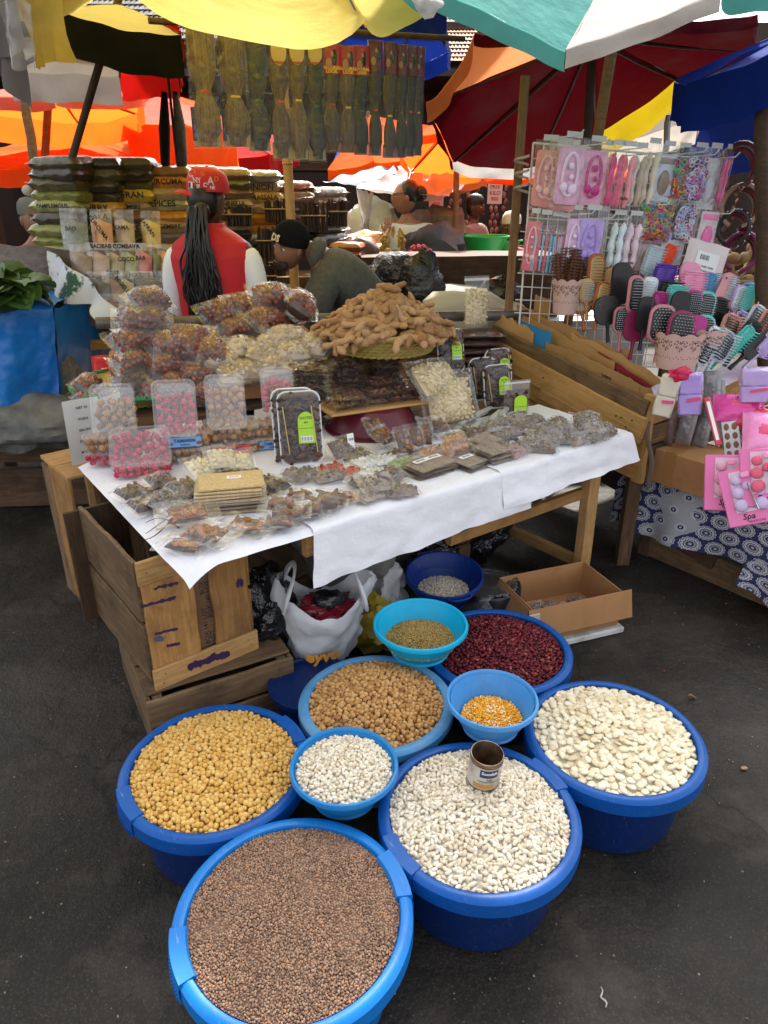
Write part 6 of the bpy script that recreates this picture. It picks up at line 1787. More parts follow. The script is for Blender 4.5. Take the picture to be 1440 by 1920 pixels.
def brush(lab, px, py, Y, col, style='paddle', w=.075, h=.115, lean=0, pitch=-.12, yaw=0, pad='black', pins='white', back=False):
	"""px,py: middle of the head; head in local xz plane facing -y, handle going down"""
	p = AP(px, py, Y); w *= 1.12; h *= 1.08
	t = thing('hair_brush', lab, 'hair brush', M=T(*p) @ RZ(yaw) @ RY(lean) @ RX(pitch), group=GB)
	B = RX(PI / 2)
	b = MB()
	if style == 'round':
		b.lathe([(0, h / 2), (w * .16, h / 2), (w * .22, -h / 2), (w * .12, -h / 2 - .02), (w * .16, -h / 2 - .10), (0, -h / 2 - .12)], 14)
		b.build('handle', BC[col], t)
		b = MB()
		for i in range(9):
			for k in range(10):
				a = 2 * PI * k / 10 + .3 * (i % 2); z = -h / 2 + h * (i + .5) / 9
				b.tube([(w * .18 * math.cos(a), w * .18 * math.sin(a), z), (w * .5 * math.cos(a), w * .5 * math.sin(a), z)], [.0035, .0015], 4, cap=False)
		tag(b.build('bristles', BC[pad if pad in BC else 'brown'], t), kind='stuff')
		return t
	loft(b, [(w, h, w * .38, -.006), (w * 1.02, h * 1.02, w * .40, 0), (w * .98, h * .98, w * .38, .008)], M=B)
	b.build('head', BC[col], t)
	b = MB(); b.tube([(0, .002, -h / 2 + .01), (0, .003, -h / 2 - .03), (0, .004, -h / 2 - .08)], [.016, .010, .013], 8, flat=.7); b.build('handle', BC[col], t)
	if back: return t
	if style == 'vent':          # comb-like ribs along the sides
		b = MB()
		for k in range(11):
			z = -h * .44 + h * .88 * k / 10
			for s in (-1, 1): b.tube([(s * w * .36, -.008, z), (s * w * .56, -.026, z + .004)], [.0036, .0022], 5)
			b.tube([(-w * .34, -.010, z), (0, -.016, z), (w * .34, -.010, z)], .0028, 4)
		tag(b.build('ribs', BC[pins] if pins in BC else BC[col], t), kind='stuff')
	b = MB(); loft(b, [(w * .84, h * .86, w * .32, .006), (w * .80, h * .82, w * .30, .012), (w * .5, h * .5, w * .2, .016)], M=B)
	b.build('cushion', BC[pad], t)
	b = MB(); nx, nz = 7, 11
	long_ = style == 'bristle'
	for i in range(nx):
		for j in range(nz):
			x = (i - (nx - 1) / 2) / nx * w * .80 + (j % 2) * w * .04; z = (j - (nz - 1) / 2) / nz * h * .82
			if (x / (w * .40)) ** 4 + (z / (h * .42)) ** 4 > 1: continue
			if long_: b.tube([(x, -.012, z), (x * 1.15, -.036, z * 1.03)], [.0022, .0014], 4)
			else:
				b.tube([(x, -.012, z), (x * 1.03, -.028, z)], .0009, 3, cap=False); b.ell((x * 1.03, -.028, z), (.0018, .0018, .0018), lv=ICO1)
	tag(b.build('pins', BC[pins] if pins in BC else PINDOT, t), kind='stuff')
	return t
for (lab, px, py, Y, col, st, w, h, ln, pi_, yw, pad, pins, bk_) in (
	('wine red paddle brush with black cushion in the lattice pot', 1275, 620, 3.04, 'wine', 'paddle', .105, .15, .14, -.15, .1, 'black', 'white', False),
	('rose framed paddle brush behind the wine one', 1240, 608, 3.10, 'rose', 'paddle', .10, .15, .06, -.15, 0, 'black', 'white', False),
	('teal rimmed paddle brush with its magenta back half covered', 1318, 622, 3.10, 'teal', 'paddle', .09, .13, .12, -.15, .2, 'black', 'white', False),
	('magenta brush back beside the teal rim', 1305, 618, 3.06, 'magenta', 'paddle', .07, .11, .14, -.1, 0, 'black', 'white', True),
	('wine red flat brush back standing before the lattice pot', 1192, 612, 3.26, 'wine', 'paddle', .095, .125, .06, -.1, 0, 'black', 'white', True),
	('rose framed brush half hidden behind the wine flat back', 1166, 600, 3.30, 'rose', 'paddle', .07, .11, 0, -.1, 0, 'black', 'white', False),
	('tall rose framed paddle brush turned to the side', 1190, 552, 3.30, 'rose', 'paddle', .075, .15, .08, -.1, .5, 'black', 'white', False),
	('pale grey bristle brush beside the tall rose one', 1215, 552, 3.34, 'white', 'bristle', .06, .14, .08, -.1, -.4, 'white', 'white', False),
	('tall black paddle brush seen from the back', 1164, 532, 3.40, 'black', 'paddle', .085, .17, .02, -.1, .2, 'black', 'white', True),
	('black square brush back leaning over the card', 1138, 582, 3.36, 'black', 'paddle', .11, .12, -.1, -.2, .1, 'black', 'white', True),
	('black narrow brush back by the tall rose one', 1210, 590, 3.20, 'black', 'paddle', .065, .14, .05, -.1, 0, 'black', 'white', True),
	('tall reddish wood paddle brush with tan pins', 1116, 512, 3.50, 'wood', 'bristle', .085, .16, .05, -.1, .5, 'tan', 'tan', False),
	('reddish wood brush with tan pins, lower one', 1128, 558, 3.40, 'wood', 'bristle', .07, .13, .2, -.1, .4, 'tan', 'tan', False),
	('reddish wood brush with cream pins lying forward by the card', 1090, 568, 3.48, 'wood', 'bristle', .085, .10, -.1, -.5, 0, 'tan', 'white', False),
	('pale wood brush next to the brown pot', 1100, 545, 3.45, 'lightwood', 'bristle', .06, .10, -.1, -.1, 0, 'tan', 'white', False),
	('plain pale wood brush back behind the reddish ones', 1143, 530, 3.50, 'lightwood', 'paddle', .05, .12, .03, -.1, 0, 'tan', 'tan', True),
	('purple vent brush with wide loops', 1244, 520, 3.42, 'purple', 'vent', .09, .11, .08, -.1, 0, 'purple', 'purple', False),
	('black vent brush under the purple one', 1252, 555, 3.30, 'black', 'vent', .09, .12, .1, -.1, 0, 'black', 'black', False),
	('magenta vent brush among black ones', 1234, 570, 3.22, 'magenta', 'vent', .055, .10, .1, -.1, 0, 'magenta', 'magenta', False),
	('aqua brush back between black brushes', 1265, 560, 3.25, 'teal', 'vent', .075, .11, .05, -.1, 0, 'teal', 'teal', False),
	('black oval brush back before the aqua one', 1274, 575, 3.16, 'black', 'paddle', .075, .12, .12, -.1, 0, 'black', 'white', True),
	('bubblegum pink vent brush', 1297, 535, 3.36, 'pink', 'vent', .095, .12, .08, -.1, 0, 'pink', 'pink', False),
	('paler pink brush back behind the bubblegum one', 1293, 512, 3.45, 'pink', 'paddle', .085, .09, .1, -.1, 0, 'pink', 'pink', True),
	('sky blue vent brush beside the bubblegum one', 1325, 530, 3.42, 'blue', 'vent', .07, .09, .15, -.1, 0, 'blue', 'blue', False),
	('wine dark paddle brush behind the teal rimmed one', 1298, 570, 3.24, 'magenta', 'paddle', .07, .11, .1, -.1, 0, 'black', 'white', False),
	('teal rimmed brush with black cushion, upper one', 1322, 575, 3.25, 'teal', 'paddle', .08, .12, .15, -.1, .2, 'black', 'white', False),
	('black bristle brush beside the upper teal one', 1345, 585, 3.28, 'black', 'bristle', .06, .12, .2, -.1, 0, 'black', 'black', False),
	('silver grey curved brush under the wire rack', 1222, 490, 3.50, 'grey', 'vent', .07, .13, .25, -.1, 0, 'grey', 'grey', False),
	('orange vent brush poking up at the back', 1252, 480, 3.55, 'orange', 'vent', .045, .10, .3, -.1, 0, 'orange', 'orange', False),
	('peach rimmed brush with black pins in the front corner', 1366, 618, 3.20, 'peach', 'vent', .08, .13, .35, -.2, .2, 'black', 'peach', False),
	('lilac rimmed brush next to the peach one', 1385, 610, 3.26, 'lilac', 'vent', .06, .12, .4, -.2, 0, 'black', 'lilac', False),
	('ice blue rimmed brush with black cushion at the crate front', 1352, 648, 3.05, 'grey', 'vent', .09, .13, .5, -.2, .1, 'black', 'grey', False),
	('aqua comb brush lying across the crate front', 1385, 640, 3.10, 'teal', 'vent', .05, .15, .8, -.2, 0, 'teal', 'teal', False),
	('aqua curved brush edge beside the lattice pot', 1328, 650, 3.04, 'white', 'vent', .05, .16, .35, -.15, 0, 'black', 'white', False),
	('black bristle brush at the right end of the crate', 1400, 630, 3.18, 'black', 'bristle', .07, .14, .6, -.2, 0, 'black', 'black', False),
	('white vent brush leaning among the peach ones', 1412, 600, 3.25, 'white', 'vent', .06, .13, .5, -.2, 0, 'black', 'white', False),
	('peach brush tilted at the right end', 1432, 610, 3.22, 'peach', 'vent', .06, .13, .5, -.2, 0, 'black', 'peach', False),
	('black oval brush low at the right end', 1415, 650, 3.10, 'black', 'paddle', .06, .12, .9, -.3, 0, 'black', 'white', True),
	('lilac brush low at the right end', 1438, 645, 3.12, 'lilac', 'vent', .06, .12, .8, -.3, 0, 'lilac', 'lilac', False),
	('pink and white comb brush standing behind the bubblegum one', 1365, 540, 3.42, 'rose', 'bristle', .06, .12, .2, -.1, .3, 'white', 'white', False),
	('pale blue bristle brush beside the green one', 1385, 560, 3.38, 'lilac', 'bristle', .06, .11, .25, -.1, .2, 'white', 'white', False),
	('mint green brush edge by the tubs', 1402, 560, 3.36, 'teal', 'paddle', .05, .10, .3, -.1, 0, 'teal', 'white', True)):
	brush(lab, px, py, Y, col, st, w, h, ln, pi_, yw, pad, pins, bk_)
for i, (x, y) in enumerate(((1046, 500), (1062, 488), (1078, 492), (1090, 505), (1070, 508))):
	brush('brown round bristle brush, %s in the small lattice pot' % NTH[i], x, y, 3.50 + .02 * (i % 2), 'brown', 'round', .055, .11, (i - 2) * .06, -.05, 0, 'brown')
# pink claw clip
t = thing('hair_clip', 'pale pink hair claw clip standing behind the brushes', 'hair clip', M=T(*AP(1350, 540, 3.42)) @ RY(.25))
CLIPM = mat('clip_pink', (.74, .33, .36), .4)
for s in (-1, 1):
	b = MB(); b.poly([(-.030, -.08), (.0, -.09), (.028, -.02), (.035, .06), (.012, .075), (-.012, .06), (-.02, .0)], .012, M=T(0, s * .012, 0) @ RX(PI / 2 + s * .12)); b.build('jaw', CLIPM, t, ang=30)
b = MB(); b.ell((-.004, -.03, .048), (.005, .004, .005), lv=ICO1); b.build('rivet', BLK, t)
# clear zip bag with label behind the brushes
t = thing('zip_bag', 'pale pink zip bag printed with a barcode label behind the brushes', 'bag', M=T(*AP(1318, 500, 3.52)) @ RY(.25) @ RX(PI / 2 - .25))
pillow(.20, .22, .04, .005, 3, 16, 16).build('pouch', mat('pinkish_pouch', (.66, .56, .56), .4, bump=.3, bs=20), t, ang=180)
b = MB(); b.box((0, 0, .022), (.11, .12, .002)); b.build('label', LBL, t, smooth=False)
b = MB()
for k in range(9): b.box((-.035 + .005 * k, .035, .0237), (.0018 + .0014 * (k % 3 == 0), .022, .0006))
tag(b.build('barcode', INK, t, smooth=False), kind='stuff')
letter('HAIR CARE', .012, INK, t, T(.01, -.005, .0235), .0003); letter('ACCESSORY', .010, INK, t, T(.01, -.024, .0235), .0002)
# tubs of hair ties at the far right
for i, (x, c) in enumerate(((1405, (.10, .36, .60)), (1432, (.20, .60, .10)))):
	t = thing('tie_tub', ('clear tub of hair ties with a blue lid', 'clear tub of hair ties with a green lid')[i], 'tub', AP(x, 575, 3.6))
	b = MB(); b.lathe([(0, 0), (.042, 0), (.045, .09), (.043, .09)], 24); b.build('tub', FILMB, t)
	b = MB(); b.lathe([(.047, .088), (.048, .106), (.044, .11), (0, .11)], 24); b.build('lid', mat('lid%d' % i, c, .4), t)
	b = MB()
	for k in range(26):
		a = rnd.uniform(0, 6.3); q = (.030 * math.cos(a), .030 * math.sin(a), rnd.uniform(.012, .075))
		b.add(*[(lambda m_: (np.concatenate(m_.v), m_.f))(MB().tube([(.010 * math.cos(s), .010 * math.sin(s), 0) for s in [2 * PI * j / 8 for j in range(9)]], .003, 4, cap=False))][0], mi=k % 3, M=T(*q) @ RX(rnd.uniform(0, 3)) @ RY(rnd.uniform(0, 3)))
	tag(b.build('hair_ties', [mat('tie_red', (.6, .03, .02), .5), mat('tie_yellow', (.75, .5, .02), .5), mat('tie_orange', (.8, .2, .02), .5)], t), kind='stuff')
# ---- wire rack
WIRE = mat('white_wire', (.70, .70, .68), .4)
ra, rb_ = AP(1000, 268, 3.62), AP(1340, 300, 3.80)
RU = (rb_ - ra); RW = RU.length; RUn = RU.normalized()
t = thing('wire_rack', 'white wire grid rack tied to the timber post and hung with hair goods', 'rack', ra)
down = Vector((0, 0, -1))
RH = 1.0
for k in range(19):
	b = MB(); q = RU * (k / 18); b.tube([q, q + down * RH], .0028 if 0 < k < 18 else .005, 5); b.build('upright_wire', WIRE, t)
for k in range(17):
	b = MB(); q = down * (RH * k / 16); b.tube([q - RUn * (.03 if k > 5 else 0), q + RU], .0028 if 0 < k < 16 else .005, 5); b.build('cross_wire', WIRE, t)
RN = RUn.cross(Vector((0, 0, 1))).normalized()
if RN.y > 0: RN = -RN
def rk(px, py):       # point on the rack plane under a photo pixel
	d = ray(px, py); nn = RN
	tq = (ra - Vector((0, 0, HC))).dot(nn) / d.dot(nn)
	return Vector((0, 0, HC)) + d * tq
for (px, py) in ((1085, 247), (1133, 262), (1200, 270), (1235, 278), (1262, 276), (1310, 277), (1330, 282), (1368, 286), (1110, 388), (1146, 396), (1175, 398), (1245, 372), (1322, 370), (1195, 432), (1292, 440), (1360, 388)):
	q = rk(px - 62, py + 14) - ra
	b = MB(); b.tube([q, q + RN * .10 + RUn * .05 + Vector((0, 0, .008)), q + RN * .17 + RUn * .085 + Vector((0, 0, .014)), q + RN * .185 + RUn * .095 + Vector((0, 0, .034))], .0030, 6)
	b.build('display_hook', WIRE, t)
b = MB(); pp = A(984, 330, 3.66) - ra
for k in range(3):
	q = A(978, 300 + 26 * k, 3.62) - ra
	b.tube([q + Vector((.03 * math.cos(a), .035 * math.sin(a), .006 * a - .02)) for a in [2 * PI * i / 12 for i in range(13)]], .006, 6)
tag(b.build('rope_tie', mat('rope_grey', (.42, .38, .32), .9), t), kind='stuff')
# hanging packs: content colours and shapes
def hang(lab, px, py, w, h, kind, c1, c2=None, yaw=.0, off=.10, n=1, txt=None):
	"""px,py = middle of the pack"""
	q = rk(px, py) + RN * off; w *= 1.12; c1 = tuple(min(.88, x * 1.3) for x in c1); c2 = c2 and tuple(min(.88, x * 1.3) for x in c2)
	t = thing('hair_pack', lab, 'pack', M=frame(q, RUn, Vector((0, 0, 1))) @ RZ(yaw), group='packs hung on the wire rack')
	m1 = mat('pk%.2f%.2f%.2f' % c1, c1, .5, col2=tuple(x * .7 for x in c1), ns=30)
	m2 = mat('pk%.2f%.2f%.2f' % c2, c2, .5) if c2 else m1
	B = RX(PI / 2)
	if kind == 'card':
		b = MB(); loft(b, [(w * .82, h * .80, w * .12, -.004), (w * .82, h * .80, w * .12, .004)], M=T(0, 0, -h * .04) @ B); b.build('card', m1, t)
		b = MB()
		b.tube([(w * .24 * math.cos(a), -.010, -h * .02 + h * .30 * math.sin(a)) for a in [2 * PI * i / 24 for i in range(25)]], w * .045, 6, cap=False)
		b.build('hair_band', m2, t)
		for (x, z, s) in ((-.16, -.20, .13), (.13, -.22, .15), (0, .10, .10), (.05, -.05, .08)):
			b = MB(); b.ell((w * x, -.012, h * z), (w * s, .010, w * s * 1.1)); b.build('trinket', m2, t)
	elif kind == 'soft':
		for s in range(2):
			b = MB()
			b.tube([(w * (-.17 + .34 * s) + w * .03 * math.sin(i * 1.1 + s), -.004, h * (.36 - .80 * i / 9)) for i in range(10)], [w * .05] + [w * (.15 + .04 * math.sin(i * 2.1 + s)) for i in range(8)] + [w * .07], 10, flat=.75)
			b.build('plush_band', (m1, m2)[s], t)
	elif kind == 'ties':
		b = MB(); pal = [mat('tie%d' % i, c, .45) for i, c in enumerate(((.65, .03, .05), (.05, .30, .55), (.75, .45, .02), (.15, .50, .10), (.55, .08, .40), (.70, .15, .03)))] if c2 is None else [m1, m2, mat('tie_white', (.7, .7, .75), .45)]
		src = MB().tube([(.0125 * math.cos(s), .0125 * math.sin(s), 0) for s in [2 * PI * j / 10 for j in range(11)]], .0032, 4, cap=False)
		V0 = np.concatenate(src.v)
		for k in range(70):
			b.add(V0, src.f, k % len(pal), T(rnd.uniform(-.36, .36) * w, -.004 - rnd.uniform(0, .012), rnd.uniform(-.42, .28) * h) @ RX(PI / 2 + rnd.gauss(0, .5)) @ RY(rnd.gauss(0, .5)) @ SC(1, rnd.uniform(.6, 1), 1))
		tag(b.build('hair_ties', pal, t), kind='stuff')
		b = MB(); b.box((0, .004, -h * .06), (w * .8, .004, h * .75)); b.build('card', mat('dark_back', (.05, .03, .04), .7), t)
	elif kind == 'sticks':
		for s in range(5):
			b = MB(); x = w * (-.36 + .18 * s)
			b.tube([(x, -.004, -h * .46), (x, -.006, h * .10), (x, -.004, h * .16)], [w * .055, w * .06, w * .035], 6); b.build('comb_handle', (m1, m2)[s % 2], t)
			b = MB(); b.box((x, -.004, h * .22), (w * .11, .012, h * .05), bev=.003); b.build('cap', (m2, m1)[s % 2], t)
	else:
		b = MB(); b.box((0, .0, -h * .05), (w * .84, .008, h * .78), bev=.003); b.build('card', m1, t)
		b = MB(); b.ell((0, -.008, -h * .12), (w * .25, .012, h * .22)); b.build('trinket', m2, t)
		b = MB(); b.box((0, -.0045, h * .24), (w * .7, .002, h * .10)); b.build('print_patch', m2, t)
	if txt: letter(txt, h * .075, INK, t, T(0, -.024, -h * .30) @ RX(PI / 2), .0004)
	b = MB()
	for s in (-1, 1):
		b.sheet(lambda u, v: ((u - .5) * w, s * (.018 * pz(u - .5, v - .5, 1, 1) + .001) + .003 * abs(noise.noise((u * 7, v * 9, s + px))), (v - .5) * h), 10, 14)
	b.build('film', FILM, t, ang=180)
	b = MB(); b.box((0, 0, h * .53), (w * .5, .002, h * .08)); b.build('hang_tab', mat('clear_tab', (.55, .55, .56), .3), t)
PK, HP, MG, LI, RD_ = (.74, .30, .40), (.78, .06, .22), (.45, .02, .18), (.50, .34, .62), (.62, .12, .16)
for i in range(4):
	hang('coral pink comb pack, %s in the fan beside the post' % NTH[i], 1012 + 11 * i, 330 + 3 * i, .115, .29, 'card', (.70, .24, .24), (.76, .40, .40), -.5, .07 + .012 * i)
for row in (
	('pink card of hair band and bows on the top row', 1043, 326, .135, .29, 'card', (.72, .36, .52), (.78, .52, .66), .05, .14), ('pink card with a magenta oval mirror', 1088, 330, .125, .28, 'card', (.76, .30, .46), MG, 0, .13),
	('salmon plush hair band pack', 1112, 332, .07, .26, 'soft', (.74, .34, .32), (.76, .40, .36), .1, .11), ('hot pink plush hair band pack', 1126, 334, .10, .27, 'soft', HP, HP, 0, .13), ('coral pink plush hair band pack with a round badge', 1144, 336, .10, .27, 'soft', (.80, .16, .22), (.80, .26, .30), 0, .14),
	('spotted cream plush hair band pack', 1169, 336, .095, .26, 'soft', (.62, .55, .48), (.42, .34, .26), 0, .12), ('beige plush hair band pack', 1192, 330, .10, .27, 'soft', (.55, .46, .36), (.60, .52, .42), 0, .12),
	('blue white pack with a photo card', 1219, 330, .10, .25, 'photo', (.50, .55, .66), (.20, .14, .10), 0, .12), ('pack of orange and green hair ties on the top row', 1248, 328, .10, .23, 'ties', (.5, .1, .1), None, 0, .12), ('pack of pink and blue hair ties on the top row', 1275, 330, .105, .24, 'ties', (.62, .10, .30), (.35, .35, .65), 0, .13),
	('silver grey hair pin pack', 1302, 340, .10, .28, 'photo', (.52, .54, .56), (.40, .42, .44), 0, .12), ('magenta scarf pack at the end of the top row', 1322, 335, .06, .25, 'soft', (.55, .04, .20), (.62, .12, .30), .3, .14),
	('red and white comb pack at the left of the second row', 985, 455, .07, .27, 'card', RD_, (.72, .4, .45), -.5, .08), ('blue and red comb pack on the second row', 1002, 455, .085, .26, 'sticks', (.18, .38, .62), (.60, .06, .06), -.3, .1), ('sky blue comb pack on the second row', 1022, 458, .085, .26, 'sticks', (.22, .46, .68), (.30, .42, .60), -.2, .1), ('red and blue comb pack beside the lilac cards', 1036, 458, .06, .25, 'sticks', (.62, .07, .08), (.55, .30, .34), -.2, .11),
	('pink and lilac hair set card on the second row', 1052, 452, .085, .29, 'card', (.66, .40, .62), (.74, .55, .74), 0, .13), ('purple card of hair band and bows on the second row', 1080, 450, .13, .28, 'card', (.44, .30, .66), (.34, .22, .60), 0, .14),
	('leopard plush pack on the second row', 1106, 448, .06, .26, 'soft', (.12, .11, .07), (.32, .32, .30), 0, .11), ('pale blue plush hair band pack', 1130, 452, .11, .25, 'soft', (.58, .66, .84), (.56, .64, .82), 0, .13), ('pale pink plush hair band pack with print', 1156, 455, .11, .26, 'soft', (.76, .52, .62), (.74, .50, .60), 0, .14),
	('dark pack of many coloured hair ties', 1190, 408, .09, .20, 'ties', (.5, .1, .1), None, 0, .12), ('pack of neon hair ties on the middle row', 1215, 410, .10, .21, 'ties', (.5, .1, .1), None, 0, .13), ('pack of pastel hair ties on the middle row', 1255, 410, .10, .21, 'ties', (.60, .30, .45), (.30, .45, .65), 0, .13), ('black elastic band pack on the middle row', 1235, 412, .06, .2, 'soft', (.03, .03, .03), (.05, .05, .05), .2, .11),
	('clear pack with a blue flower on the low row', 1235, 460, .13, .19, 'photo', (.52, .55, .58), (.15, .40, .62), 0, .12), ('clear pack of brown clips on the low row', 1195, 470, .12, .2, 'photo', (.42, .36, .36), (.30, .16, .14), 0, .1), ('pink flower hair clip pack', 1296, 430, .10, .25, 'photo', (.60, .52, .56), (.72, .12, .34), 0, .13), ('dark red beaded strip pack', 1277, 420, .04, .22, 'soft', (.20, .04, .08), (.3, .3, .3), 0, .11)):
	hang(*row, txt='hello' if 'badge' in row[0] else ('cute' if 'print' in row[0] else None))
# hair bands fanned at the end of the rack
HB = [mat('band%d' % i, c, .5) for i, c in enumerate(((.09, .02, .03), (.35, .22, .16), (.02, .02, .02), (.20, .02, .10), (.38, .03, .04)))]
PEARL = mat('pearl', (.75, .72, .68), .3)
for g, (px, py, n, r) in enumerate(((1345, 312, 6, .085), (1350, 385, 6, .085), (1338, 425, 5, .07), (1352, 468, 6, .08))):
	for k in range(n):
		p = rk(px + 3 * k, py + 2 * k) + RN * (.16 - .02 * k)
		t = thing('hair_band', 'padded hair band, %s in the %s bunch at the rack end' % (NTH[k], NTH[g]), 'hair band', M=frame(p, RUn, Vector((0, 0, 1))) @ RZ(-.9 + .08 * k) @ RX(PI / 2), group='hair bands hung at the end of the rack')
		b = MB(); b.tube([(r * math.cos(a), r * 1.1 * math.sin(a), 0) for a in [R(-70) + R(320) * i / 24 for i in range(25)]], .011, 7, flat=1.4); b.build('band', HB[(k + g) % 5], t)
		if (k + g) % 2 == 0:
			b = MB()
			for i in range(14): a = R(-60) + R(300) * i / 13; b.ell(((r + .009) * math.cos(a), (r * 1.1 + .009) * math.sin(a), .006), (.0042,) * 3, lv=ICO1)
			tag(b.build('pearls', PEARL, t), kind='stuff')
# ---- the low bench with printed cloth
B0 = Vector((1.145, 3.085, .42)); BD = Vector((.62, -.79, 0)).normalized(); BN = Vector((.79, .62, 0)).normalized()
t = thing('low_bench', 'low wooden bench under the blue printed cloth', 'bench', B0)
for k in range(4): plank(t, BN * (.09 + .17 * k) + Vector((0, 0, -.02)), BN * (.09 + .17 * k) + BD * 1.5 + Vector((0, 0, -.02)), .16, .02, W_DARK, name='bench_board')
plank(t, BN * .07 + BD * .12 + Vector((0, 0, -.35)), BN * .07 + BD * .80 + Vector((0, 0, -.36)), .13, .022, W_GREY, up=-BN, name='foot_board')
plank(t, BN * .05 + BD * .09 + Vector((0, 0, -.24)), BN * .05 + BD * .45 + Vector((0, 0, -.42 + .12)), .09, .02, W_DARK, up=-BN, name='brace')
for k in (.1, .75, 1.45):
	for n_ in (.08, .6): plank(t, BD * k + BN * n_ + Vector((0, 0, -.03)), BD * k + BN * n_ + Vector((0, 0, -.42)), .06, .05, W_DARK, up=BN, name='leg')
def batik():
	m, nt, out = nodes('printed_cloth')
	p = N(nt, 'BsdfPrincipled'); uv = N(nt, 'UVMap'); uv.uv_map = 'UVMap'
	sp = N(nt, 'SeparateXYZ'); nt.links.new(uv.outputs[0], sp.inputs[0])
	S = 1 / .105
	x = math_(nt, 'MULTIPLY', sp.outputs[0], S); y = math_(nt, 'MULTIPLY', sp.outputs[1], S * 1.1547)
	row = math_(nt, 'FLOOR', y); half = math_(nt, 'MULTIPLY', math_(nt, 'PINGPONG', row, 1.0), .5)
	xs_ = math_(nt, 'ADD', x, half)
	fx = math_(nt, 'SUBTRACT', math_(nt, 'FRACT', xs_), .5); fy = math_(nt, 'MULTIPLY', math_(nt, 'SUBTRACT', math_(nt, 'FRACT', y), .5), .866)
	d = math_(nt, 'SQRT', math_(nt, 'ADD', math_(nt, 'MULTIPLY', fx, fx), math_(nt, 'MULTIPLY', fy, fy)))
	an = math_(nt, 'ARCTAN2', fy, fx)
	wav = math_(nt, 'MULTIPLY', math_(nt, 'SINE', math_(nt, 'MULTIPLY', an, 14)), .022)
	d2 = math_(nt, 'ADD', d, wav)
	ink = (.008, .014, .085); wh = (.52, .52, .54)
	rings = ramp(nt, d2, [(0, wh), (.045, wh), (.06, ink), (.15, ink), (.165, wh), (.20, wh), (.21, ink), (.245, ink), (.26, wh), (.33, wh), (.345, ink), (.38, wh), (.40, wh), (.425, ink)], 'CONSTANT')
	rings2 = ramp(nt, d, [(0, wh), (.04, wh), (.05, ink), (.12, ink), (.13, wh), (.20, wh), (.21, (.22, .22, .24)), (.23, wh), (.27, (.22, .22, .24)), (.29, (.36, .36, .38))], 'CONSTANT')
	band = math_(nt, 'ADD', math_(nt, 'ADD', math_(nt, 'MULTIPLY', sp.outputs[0], 1.75), math_(nt, 'MULTIPLY', sp.outputs[1], .5)), math_(nt, 'MULTIPLY', math_(nt, 'SINE', math_(nt, 'MULTIPLY', sp.outputs[1], 30)), .06))
	bm_ = math_(nt, 'GREATER_THAN', math_(nt, 'FRACT', band), .70)
	c = mixc(nt, bm_, rings, rings2)
	nz = noise_(nt, uv.outputs[0], 60, 4); c = mixc(nt, math_(nt, 'MULTIPLY', nz.outputs[0], .35), c, (.12, .12, .16, 1))
	nt.links.new(c, p.inputs['Base Color']); p.inputs['Roughness'].default_value = .85; p.inputs['Specular IOR Level'].default_value = .15
	nt.links.new(p.outputs[0], out.inputs[0]); return m
BATIK = batik()
def printed(name_lab, fn, nu, nv, su, sv, cat='cloth'):
	b = MB(); b.sheet(fn, nu, nv); me = b.mesh('printed_cloth', BATIK, True, 180)
	ul = me.uv_layers.new(name='UVMap')
	w_ = nu + 1
	for l in me.loops:
		i = l.vertex_index; ul.data[l.index].uv = ((i % w_) / nu * su, (i // w_) / nv * sv)
	return tag(mobj('printed_cloth', me), name_lab, cat)
def bench_cloth(u, v):
	s = -.06 + 1.55 * u
	k = v * .72
	hangL = .25 + .03 * math.sin(s * 7) + .02 * noise.noise((s * 5, 0, 0)) + .10 * max(0, s - .75)
	top = .36
	n1 = .004 * noise.noise((s * 9, v * 9, 0))
	if k < top: q = B0 + BD * s + BN * (top - k) + Vector((0, 0, .006 + abs(n1)))
	else:
		e = (k - top) / (.72 - top)
		fold = .022 * math.sin(s * 21 + 2 * math.sin(s * 5)) * e + .012 * noise.noise((s * 9, e * 2, 3)) * e
		q = B0 + BD * s - BN * (.004 + .03 * e + fold) + Vector((0, 0, .004 - hangL * e))
	if s < .0: q.z += s * 1.2 * 0 - (.06 * (-s / .06))
	return q
printed('blue and white circle printed cloth hanging over the low bench', bench_cloth, 110, 60, 1.55, .72)
def corner_cloth(u, v):
	s = .62 + .42 * u; e = v
	return B0 + BD * s - BN * (.05 + .05 * e + .02 * math.sin(s * 25) * e) + Vector((0, 0, -.18 - .22 * e * (.5 + .5 * u)))
printed('hanging corner of the blue printed cloth at the bench end', corner_cloth, 30, 20, .42, .24)
def bz(px, py, z): return atz(px, py, z)
# carton with tape
p = bz(1275, 918, .43)
t = thing('carton', 'closed brown carton taped along its middle on the printed cloth', 'carton', M=frame((p.x + .06, p.y + .10, .43), BD))
b = MB(); b.box((0, 0, .075), (.31, .24, .15), bev=.003); b.build('box_body', CARD, t)
b = MB(); b.box((-.02, -.1205, .075), (.05, .002, .15)); b.build('tape', mat('brown_tape', (.34, .17, .06), .3), t)
b = MB(); b.box((-.02, 0, .1515), (.05, .24, .002)); b.build('tape', MATS['brown_tape'], t)
CT = Vector((p.x + .06, p.y + .10, .585))
